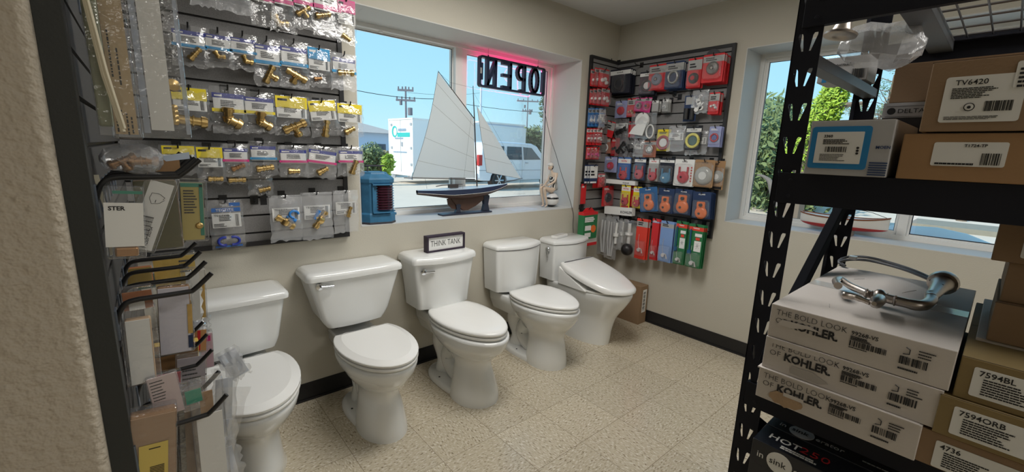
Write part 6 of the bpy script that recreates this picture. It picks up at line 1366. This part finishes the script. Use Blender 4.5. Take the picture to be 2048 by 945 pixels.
m = MB(); m.prism([(p[0], p[2]) for p in (Q(894, 398), Q(896, 410), Q(904, 418), Q(914, 419), Q(908, 406), Q(901, 397))], -.005, .005); m.build('rudder', HB, t)
M_ = [Q(954, 374), Q(949, 240), Q(946, 172)]; WD = mat('spar_dark', (.045, .035, .032), .5)
m = MB(); m.tube(M_, [.0048, .0042, .0022], 8); m.build('mast', WD, t, smooth=60)
m = MB(); m.tube([Q(808, 356), Q(950, 359)], [.0025, .004], 8); m.build('boom', WD, t)
m = MB(); m.tube([Q(876, 142), Q(948, 237)], [.0018, .0036], 8); m.build('gaff', WD, t)
m = MB(); m.tube([Q(1005, 366), Q(1045, 357)], [.004, .002], 8); m.build('bowsprit', WD, t)
def sail(pts, nm, belly, seams):
    """pts: corner pixels (four), bilinear with a little belly"""
    m = MB(); n, k = 14, 16; P4 = [Vector(Q(*p)) for p in pts]; G = []
    for j in range(k+1):
        for i in range(n+1):
            u, v = i/n, j/k; p = (P4[0]*(1-u)+P4[1]*u)*(1-v)+(P4[3]*(1-u)+P4[2]*u)*v
            p = p+Vector((0, -belly*sin(pi*u)*sin(pi*v)+.0015*sin(u*22+v*6)*(v), 0))
            if nm == 'mainsail': p = p+Vector((.022*sin(pi*v)*(1-u), 0, 0))
            G.append(tuple(p))
    m.add(G, [(j*(n+1)+i, j*(n+1)+i+1, (j+1)*(n+1)+i+1, (j+1)*(n+1)+i) for j in range(k) for i in range(n)]); o = m.build(nm, SAIL, t, smooth=60)
    m = MB()
    for (v0, v1) in seams:
        pp = []
        for i in range(n+1):
            u = i/n; v = v0+(v1-v0)*u; jf = v*k; j = min(k-1, int(jf)); f = jf-j; A_ = Vector(G[j*(n+1)+i]); B_ = Vector(G[(j+1)*(n+1)+i]); pp.append(A_+(B_-A_)*f)
        m.tube(pp, .0011, 5)
    m.build('sail_seam', mat('seam_thread', (.40, .40, .38), .8), o)
    edge = [G[j*(n+1)] for j in range(k+1)]; m = MB(); m.tube(edge, .0011, 5); m.tube(G[-(n+1):], .0010, 5); m.build('bolt_rope', WD, o); return o
sail([(876, 144), (947, 238), (951, 356), (824, 355)], 'mainsail', .012, ((.10, .12), (.30, .36), (.62, .66), (.84, .90)))
sail([(954, 213), (956, 216), (1042, 358), (973, 345)], 'jib', .010, ((.30, .32), (.55, .56), (.78, .78)))
m = MB(); m.tube([Q(946, 176), Q(900, 165), Q(876, 144)], .0006, 4); m.tube([Q(947, 185), Q(1044, 357)], .0006, 4); m.tube([Q(948, 200), Q(948, 378)], .0005, 4); m.tube([Q(850, 357), Q(854, 378)], .0007, 4); m.tube([Q(946, 205), Q(925, 380, .07)], .0005, 4); m.tube([Q(900, 357), Q(902, 381)], .0006, 4); m.build('rigging', INK, t)
m = MB(); m.tube([Q(872, 373), Q(884, 371), Q(925, 369)], [.003, .0035, .002], 6); m.box(*[Q(900, 372)[0]-.01, Q(915, 372)[0]], -.012, .012, Q(905, 376)[2], Q(905, 370)[2]+.004); m.build('deck_fitting', WD, t)
STD = mat('stand_dark', (.022, .028, .05), .4)
zb = 0
m = MB(); x0, x1 = at(892, 430, z=SZ).x-bx, at(990, 424, z=SZ).x-bx; m.box(-1.675-bx, -1.255-bx, -.035, .035, 0, .012); m.build('stand_base', STD, t, bevel=.003)
for (u, vt, w_) in ((915, 408, .022), (971, 388, .030)):
    q = Q(u, vt); m = MB(); m.prism([(q[0]-w_, .012), (q[0]+w_, .012), (q[0]+w_*.6, q[2]*.45), (q[0]+w_, q[2]*.9), (q[0]+w_*.3, q[2]), (q[0]-w_*.3, q[2]), (q[0]-w_*.9, q[2]*.9), (q[0]-w_*.6, q[2]*.45)], -.014, .014); m.build('stand_support', STD, t, bevel=.002)
# seated bather figurine on a striped ball
t = thing('bather_figurine', 'figurine of a bather in striped swimsuit and white cap seated on a ball', 'figurine', (-.600, .125, SZ))
SK = mat('figure_skin', (.66, .52, .40), .4)
R_ = .062
def strp(n, p):
    tc = n.nodes.new('ShaderNodeTexCoord'); sp = n.nodes.new('ShaderNodeSeparateXYZ'); n.links.new(tc.outputs['Object'], sp.inputs[0]); r = n.nodes.new('ShaderNodeValToRGB'); r.color_ramp.interpolation = 'CONSTANT'
    mr = n.nodes.new('ShaderNodeMapRange'); mr.inputs[1].default_value = 0; mr.inputs[2].default_value = 2*R_; n.links.new(sp.outputs[2], mr.inputs[0]); n.links.new(mr.outputs[0], r.inputs[0])
    e = r.color_ramp.elements; e[0].position = 0; e[0].color = (.01, .01, .012, 1); e[1].position = .17; e[1].color = (.75, .75, .73, 1)
    for pos, c_ in ((.55, .01), (.67, .75), (.93, .01)): k = e.new(pos); k.color = (c_, c_, c_, 1)
    n.links.new(r.outputs[0], p.inputs['Base Color']); p.inputs['Roughness'].default_value = .25
m = MB(); m.lathe([(0, .001)]+[(R_*cos(a*pi/16), R_*.97+R_*.97*sin(a*pi/16)) for a in range(-7, 8)]+[(0, R_*1.94)], (0, 0, 0), 26); m.build('striped_ball', nodes_mat('ball_stripes', strp), t, smooth=60)
def skin(name, verts, edges, radii, mt, par, lvl=2):
    me = bpy.data.meshes.new(name); me.from_pydata(verts, edges, []); me.materials.append(mt); o = bpy.data.objects.new(name, me); COL.objects.link(o); o.parent = par
    s_ = o.modifiers.new('skin', 'SKIN'); o.data.skin_vertices[0].data[0].use_root = True
    for k, r in enumerate(radii): o.data.skin_vertices[0].data[k].radius = (r, r) if not isinstance(r, tuple) else r
    s_.use_smooth_shade = True; q = o.modifiers.new('sub', 'SUBSURF'); q.levels = lvl; q.render_levels = lvl; return o
z0 = 2*R_*.95
V = [(.012, 0, z0+.026), (.016, 0, z0+.075), (.002, 0, z0+.138), (-.010, 0, z0+.168), (-.018, 0, z0+.190),
     (.006, .032, z0+.156), (-.012, .042, z0+.100), (-.070, .022, z0+.066),
     (.006, -.034, z0+.156), (-.014, -.044, z0+.098), (-.074, -.018, z0+.062),
     (-.012, .021, z0+.020), (-.118, .018, z0+.054), (-.082, .016, .040), (-.078, .016, .016), (-.100, .016, .008),
     (-.012, -.021, z0+.018), (-.116, -.020, z0+.046), (-.072, -.016, .039), (-.068, -.016, .016), (-.092, -.016, .008)]
E_ = [(0, 1), (1, 2), (2, 3), (3, 4), (2, 5), (5, 6), (6, 7), (2, 8), (8, 9), (9, 10), (0, 11), (11, 12), (12, 13), (13, 14), (14, 15), (0, 16), (16, 17), (17, 18), (18, 19), (19, 20)]
RR = [(.034, .030), (.024, .021), (.029, .025), .012, .010, .0145, .0105, .0070, .0145, .0105, .0070, .023, .0160, .0090, .0075, .0060, .023, .0160, .0090, .0075, .0060]
skin('body', V, E_, RR, SK, t)
# fingers: short chains laid over the knee
for s_ in (-1, 1):
    m = MB()
    for f in range(4): y = s_*.018+(f-1.5)*.0040; m.tube([(-.074, y, z0+.068), (-.096-.001*(f % 2), y, z0+.074), (-.112, y, z0+.072), (-.124, y, z0+.062-.001*(f % 3))], [.0022, .0021, .0019, .0014], 6)
    m.tube([(-.078, s_*.016-.007, z0+.066), (-.092, s_*.016-.013, z0+.062)], [.0024, .0016], 6); m.build('hand', SK, t, smooth=60)
def suit(n, p):
    tc = n.nodes.new('ShaderNodeTexCoord'); w_ = n.nodes.new('ShaderNodeTexWave'); w_.inputs['Scale'].default_value = 24; w_.inputs['Distortion'].default_value = 1.0; w_.wave_profile = 'SIN'
    sp = n.nodes.new('ShaderNodeMapping'); sp.inputs['Rotation'].default_value = (0, -.25, 0); n.links.new(tc.outputs['Object'], sp.inputs[0]); n.links.new(sp.outputs[0], w_.inputs['Vector'])
    g = n.nodes.new('ShaderNodeMath'); g.operation = 'GREATER_THAN'; g.inputs[1].default_value = .5; n.links.new(w_.outputs['Fac'], g.inputs[0]); mx = n.nodes.new('ShaderNodeMix'); mx.data_type = 'RGBA'; mx.inputs[6].default_value = (.012, .012, .014, 1); mx.inputs[7].default_value = (.72, .70, .66, 1); n.links.new(g.outputs[0], mx.inputs[0]); n.links.new(mx.outputs[2], p.inputs['Base Color']); p.inputs['Roughness'].default_value = .3
skin('swimsuit', [(.012, 0, z0+.016), (.014, 0, z0+.038), (.017, 0, z0+.078), (.005, 0, z0+.128), (.002, 0, z0+.140)], [(0, 1), (1, 2), (2, 3), (3, 4)], [(.040, .040), (.047, .042), (.033, .030), (.038, .034), (.033, .029)], nodes_mat('suit_stripes', suit), t)
m = MB()
def ell(c, r, n=18, k=12, f=None):
    q = []
    for j in range(k+1):
        a = -pi/2+pi*j/k; rr_ = max(cos(a), .02); q.append([(hx+1.25*(c[0]-hx+r[0]*rr_*cos(2*pi*i/n)), 1.25*(c[1]+r[1]*rr_*sin(2*pi*i/n)), hz+1.25*(c[2]-hz+r[2]*sin(a))) for i in range(n)])
    return q
hx, hz = -.030, z0+.216
for rg in (ell((hx, 0, hz), (.0175, .0150, .0225)),): m.loft(rg)
m.loft(ell((hx-.0165, 0, hz-.002), (.0045, .0026, .0055), 10, 8)); m.loft(ell((hx-.0145, 0, hz-.0165), (.0050, .0058, .0045), 10, 8))
for s_ in (-1, 1): m.loft(ell((hx+.002, s_*.0150, hz-.003), (.0035, .0018, .0055), 8, 6))
m.build('head', SK, t, smooth=60)
m = MB(); m.loft(ell((hx-.0158, 0, hz-.0095), (.0022, .0045, .0014), 8, 6)); m.build('lips', REDP, t)
m = MB(); [m.loft(ell((hx-.0145, s_*.0060, hz+.003), (.0018, .0028, .0012), 8, 6)) for s_ in (-1, 1)]; m.build('eyes', INK, t)
m = MB(); m.loft(ell((hx+.006, 0, hz-.002), (.0165, .0160, .0190))); m.build('hair', mat('hair_black', (.012, .010, .010), .35), t, smooth=60)
m = MB(); m.loft(ell((hx+.001, 0, hz+.012), (.0205, .0180, .0150))); m.loft(ell((hx-.018, 0, hz+.011), (.0080, .0100, .0030), 12, 8)); m.build('swim_cap', mat('cap_white', (.74, .71, .66), .4), t, smooth=60)
# hanging OPEN sign, seen from behind
oy = .245; A_, B__ = at(957, 110, y=oy), at(1088, 190, y=oy)
x0, x1 = at(957, 140, y=oy).x, at(1088, 165, y=oy).x; z1 = 2.070; z0_ = 1.855; cx = (x0+x1)/2
t = thing('open_sign', 'black lit OPEN sign hanging in the window, seen reversed from inside', 'sign', (cx, oy, z0_)); W, H = x1-x0, z1-z0_
SB = mat('sign_black', (.015, .022, .05), .35); d0, d1 = -.016, .016
m = MB(); m.prism(rrect(-W/2, W/2, 0, H, .022), d0, d1, 0, [rrect(-W/2+.014, W/2-.014, .014, H-.014, .012)]); m.build('sign_frame', SB, t, bevel=.001)
def letter(pts, wd, nm='sign_letter', closed=False):
    m = MB()
    for p_ in pts:
        for q0, q1 in zip(p_[:-1], p_[1:]):
            q0, q1 = Vector(q0), Vector(q1); d = (q1-q0).normalized(); nn = Vector((-d.y, d.x))*wd/2; q0 = q0-d*wd*.35; q1 = q1+d*wd*.35
            m.prism([tuple(q0+nn), tuple(q0-nn), tuple(q1-nn), tuple(q1+nn)], d0+.001, d1-.001)
    m.build(nm, SB, t)
    m = MB()
    for p_ in pts: m.tube([(a[0], d1+.004, a[1]) for a in p_], .0035, 6)
    m.build('lit_tube', NEON, t)
NEON = mat('neon_pink', (.9, .1, .3), .4, emit=(1, .02, .22), es=9)
lw = W/4.35; hh = H-.045; zb_ = .0225; s0 = .022
X = lambda k: -W/2+.040+k*(W-.08)/4+ (W-.08)/8
e_ = .036
letter([[(X(0)+e_, zb_), (X(0)+e_, zb_+hh), (X(0)-e_, zb_), (X(0)-e_, zb_+hh)]], s0)
letter([[(X(1)-e_, zb_+hh), (X(1)+e_, zb_+hh), (X(1)+e_, zb_), (X(1)-e_, zb_)], [(X(1)-e_, zb_+hh/2), (X(1)+e_, zb_+hh/2)]], s0)
letter([[(X(2)+e_, zb_), (X(2)+e_, zb_+hh)]+[(X(2)+e_*.1-e_*1.0*sin(a*pi/8), zb_+hh*.73+hh*.27*cos(a*pi/8)) for a in range(9)]+[(X(2)+e_, zb_+hh*.46)]], s0)
letter([[(X(3)+e_*1.05*cos(a*pi/10), zb_+hh/2+hh*.5*sin(a*pi/10)) for a in range(21)]], s0)
m = MB(); [m.box(X(k)-.012, X(k)+.012, d0+.002, d1-.002, (H-.026 if s_ else .012), (H-.012 if s_ else .026)) for k in range(4) for s_ in (0, 1)]; m.box(-W/2+.012, -W/2+.030, d0, d1-.004, .05, H-.05); m.box(W/2-.03, W/2-.012, d0, d1-.004, .03, H-.03); m.build('stay_bar', SB, t)
m = MB(); m.tube([(x, d1+.004, z) for x, z in rrect(-W/2+.008, W/2-.008, .008, H-.008, .018)]+[(W/2-.008, d1+.004, H-.026)], .0035, 6); m.build('lit_tube', NEON, t)
m = MB(); [m.tube([(x, 0, H), (x, 0, WT-.002-z0_)], .0008, 5) for x in (-W/2+.085, W/2-.075)]; [m.lathe([(0, H-.001), (.006, H-.001), (.004, H+.012), (0, H+.014)], (x, 0, 0), 8) for x in (-W/2+.085, W/2-.075)]; m.build('hanging_wire', INK, t)
m = MB(); m.box(-W/2+.004, -W/2+.018, d0-.002, d0, H*.42, H*.60); m.build('rating_label', GREYC, t)
p = [at(1087, 190, y=.23), at(1088, 215, y=.22), at(1100, 272, y=.20), at(1112, 310, y=.15), at(1122, 345, y=.10), at(1135, 385, y=.03), at(1143, 412, y=-.008), at(1147, 430, y=-.010), at(1146, 450, y=-.010), at(1147, 466, y=-.012)]
m = MB(); m.tube(cr([tuple(q) for q in p], 5), .0020, 6); tag(m.build('sign_lead', RUBBER, None, smooth=60), 'thin black cord running from the open sign down over the sill', 'cord')
t = thing('paper_sheet', 'blank sheet of paper lying flat on the sill between boat and figurine', 'paper', (-.93, .16, SZ))
m = MB(); m.box(-.13, .12, -.10, .09, 0, .0008); m.build('sheet', C('paper_sky', (.62, .66, .72), .3), t)
# white and red model rowing boat on the side sill
yb0, yb1 = at(1601, 440, x=.12).y, at(1778, 455, x=.12).y
Lb = abs(yb1-yb0); t = thing('model_rowboat', 'white and red model dinghy with varnished rim on the side sill', 'model boat', (.12, (yb0+yb1)/2, SZ), -pi/2); t.scale = (1, 1, 1.35)
zk = .026
secs = cr([(-.5, .022, .062, .020), (-.42, .050, .058, .008), (-.25, .068, .053, .0), (0, .074, .052, -.001), (.25, .060, .056, .003), (.42, .030, .064, .010), (.5, .004, .071, .020)], 4)
def hr(x, w_, zt, zb2, y0=0):
    return [(x*Lb, w_*sg(q)*abs(q)**.6, zk+zb2+(zt-zb2)*abs(q)**2.2) for q in [-1+j/8 for j in range(17)]]
def clip_hull(lo, hi, off):
    R = []
    for x, w_, zt, zb2 in secs:
        r = [];
        for q in [-1+j/8 for j in range(17)]:
            z = zb2+(zt-zb2)*abs(q)**2.2; y = w_*sg(q)*abs(q)**.6; z = min(max(z, lo), hi)
            qq = ((z-zb2)/(zt-zb2)) if zt > zb2 else 0; qq = max(0, min(1, qq))**(1/2.2); yy = w_*sg(q)*(min(abs(q), 1))**.6
            r.append((x*Lb, yy*off, zk+z))
        R.append(r)
    return R
m = MB(); m.loft([hr(*s_) for s_ in secs]); m.build('hull', mat('boat_white', (.72, .71, .68), .3), t, smooth=60)
m = MB(); R = []
for x, w_, zt, zb2 in secs:
    wl = .020; f = max(0, (wl-zb2)/(zt-zb2)) if zt > zb2 else 0; qm = min(1, f**(1/2.2)) if f > 0 else .05
    R.append([(x*Lb, (w_*sg(q)*abs(q*qm)**.6)*1.02, zk+zb2-.0015+(zt-zb2)*abs(q*qm)**2.2) for q in [-1+j/6 for j in range(13)]])
m.loft(R); m.build('red_bottom', mat('boat_red', (.42, .02, .02), .3), t, smooth=60)
VAR = mat('boat_varnish', (.22, .07, .03), .3)
m = MB(); [m.tube([(x*Lb, s_*w_*1.01, zk+zt+.001) for x, w_, zt, zb2 in secs], .0035, 6) for s_ in (-1, 1)]; m.build('gunwale', VAR, t, smooth=60)
m = MB(); m.loft([[(x*Lb, w_*.93, zk+zt-.006), (x*Lb, -w_*.93, zk+zt-.006), (x*Lb, -w_*.93, zk+zt-.010), (x*Lb, w_*.93, zk+zt-.010)] for x, w_, zt, zb2 in secs[3:-3]]); m.build('inner_deck', VAR, t)
m = MB(); m.tube([(.05*Lb, 0, zk+.05), (.05*Lb, 0, zk+.11)], .003, 6); m.build('stub_mast', WD, t)
m = MB(); m.tube([(-.48*Lb, 0, zk+.06), (-.32*Lb, 0, zk+.10), (-.05*Lb, 0, zk+.108), (.3*Lb, 0, zk+.09), (.48*Lb, 0, zk+.07)], .0012, 5); m.build('line', INK, t)
m = MB(); [m.box(x-.008, x+.008, -.05, .05, 0, zk+.012) for x in (-.12*Lb, .12*Lb)]; m.box(-.12*Lb, .12*Lb, -.008, .008, .0, .012); m.build('cradle', mat('cradle_wood', (.40, .30, .22), .6), t)
# carved gull tail / driftwood shape by the side window
q = at(1518, 352, x=.16); t = thing('carved_bird', 'grey carved bird standing on the side sill behind the rack post', 'figurine', (.16, q.y-.10, SZ))
zz = at(1540, 362, x=.16).z-SZ
m = MB(); m.tube(cr([(0, .115, zz+.035), (0, .075, zz+.030), (0, .03, zz), (0, 0, zz-.055), (0, -.03, zz-.12), (0, -.05, zz-.17)], 4), [.003+.0016*k for k in range(6)]+[.012+.0022*k for k in range(15)], 12); m.build('bird_body', mat('bird_grey', (.45, .46, .47), .5), t, smooth=60)
m = MB(); m.tube([(0, -.05, 0), (0, -.05, zz-.15)], .006, 8); m.lathe([(0, 0), (.04, 0), (.04, .012), (0, .012)], (0, -.05, 0), 16); m.build('bird_stand', WD, t)
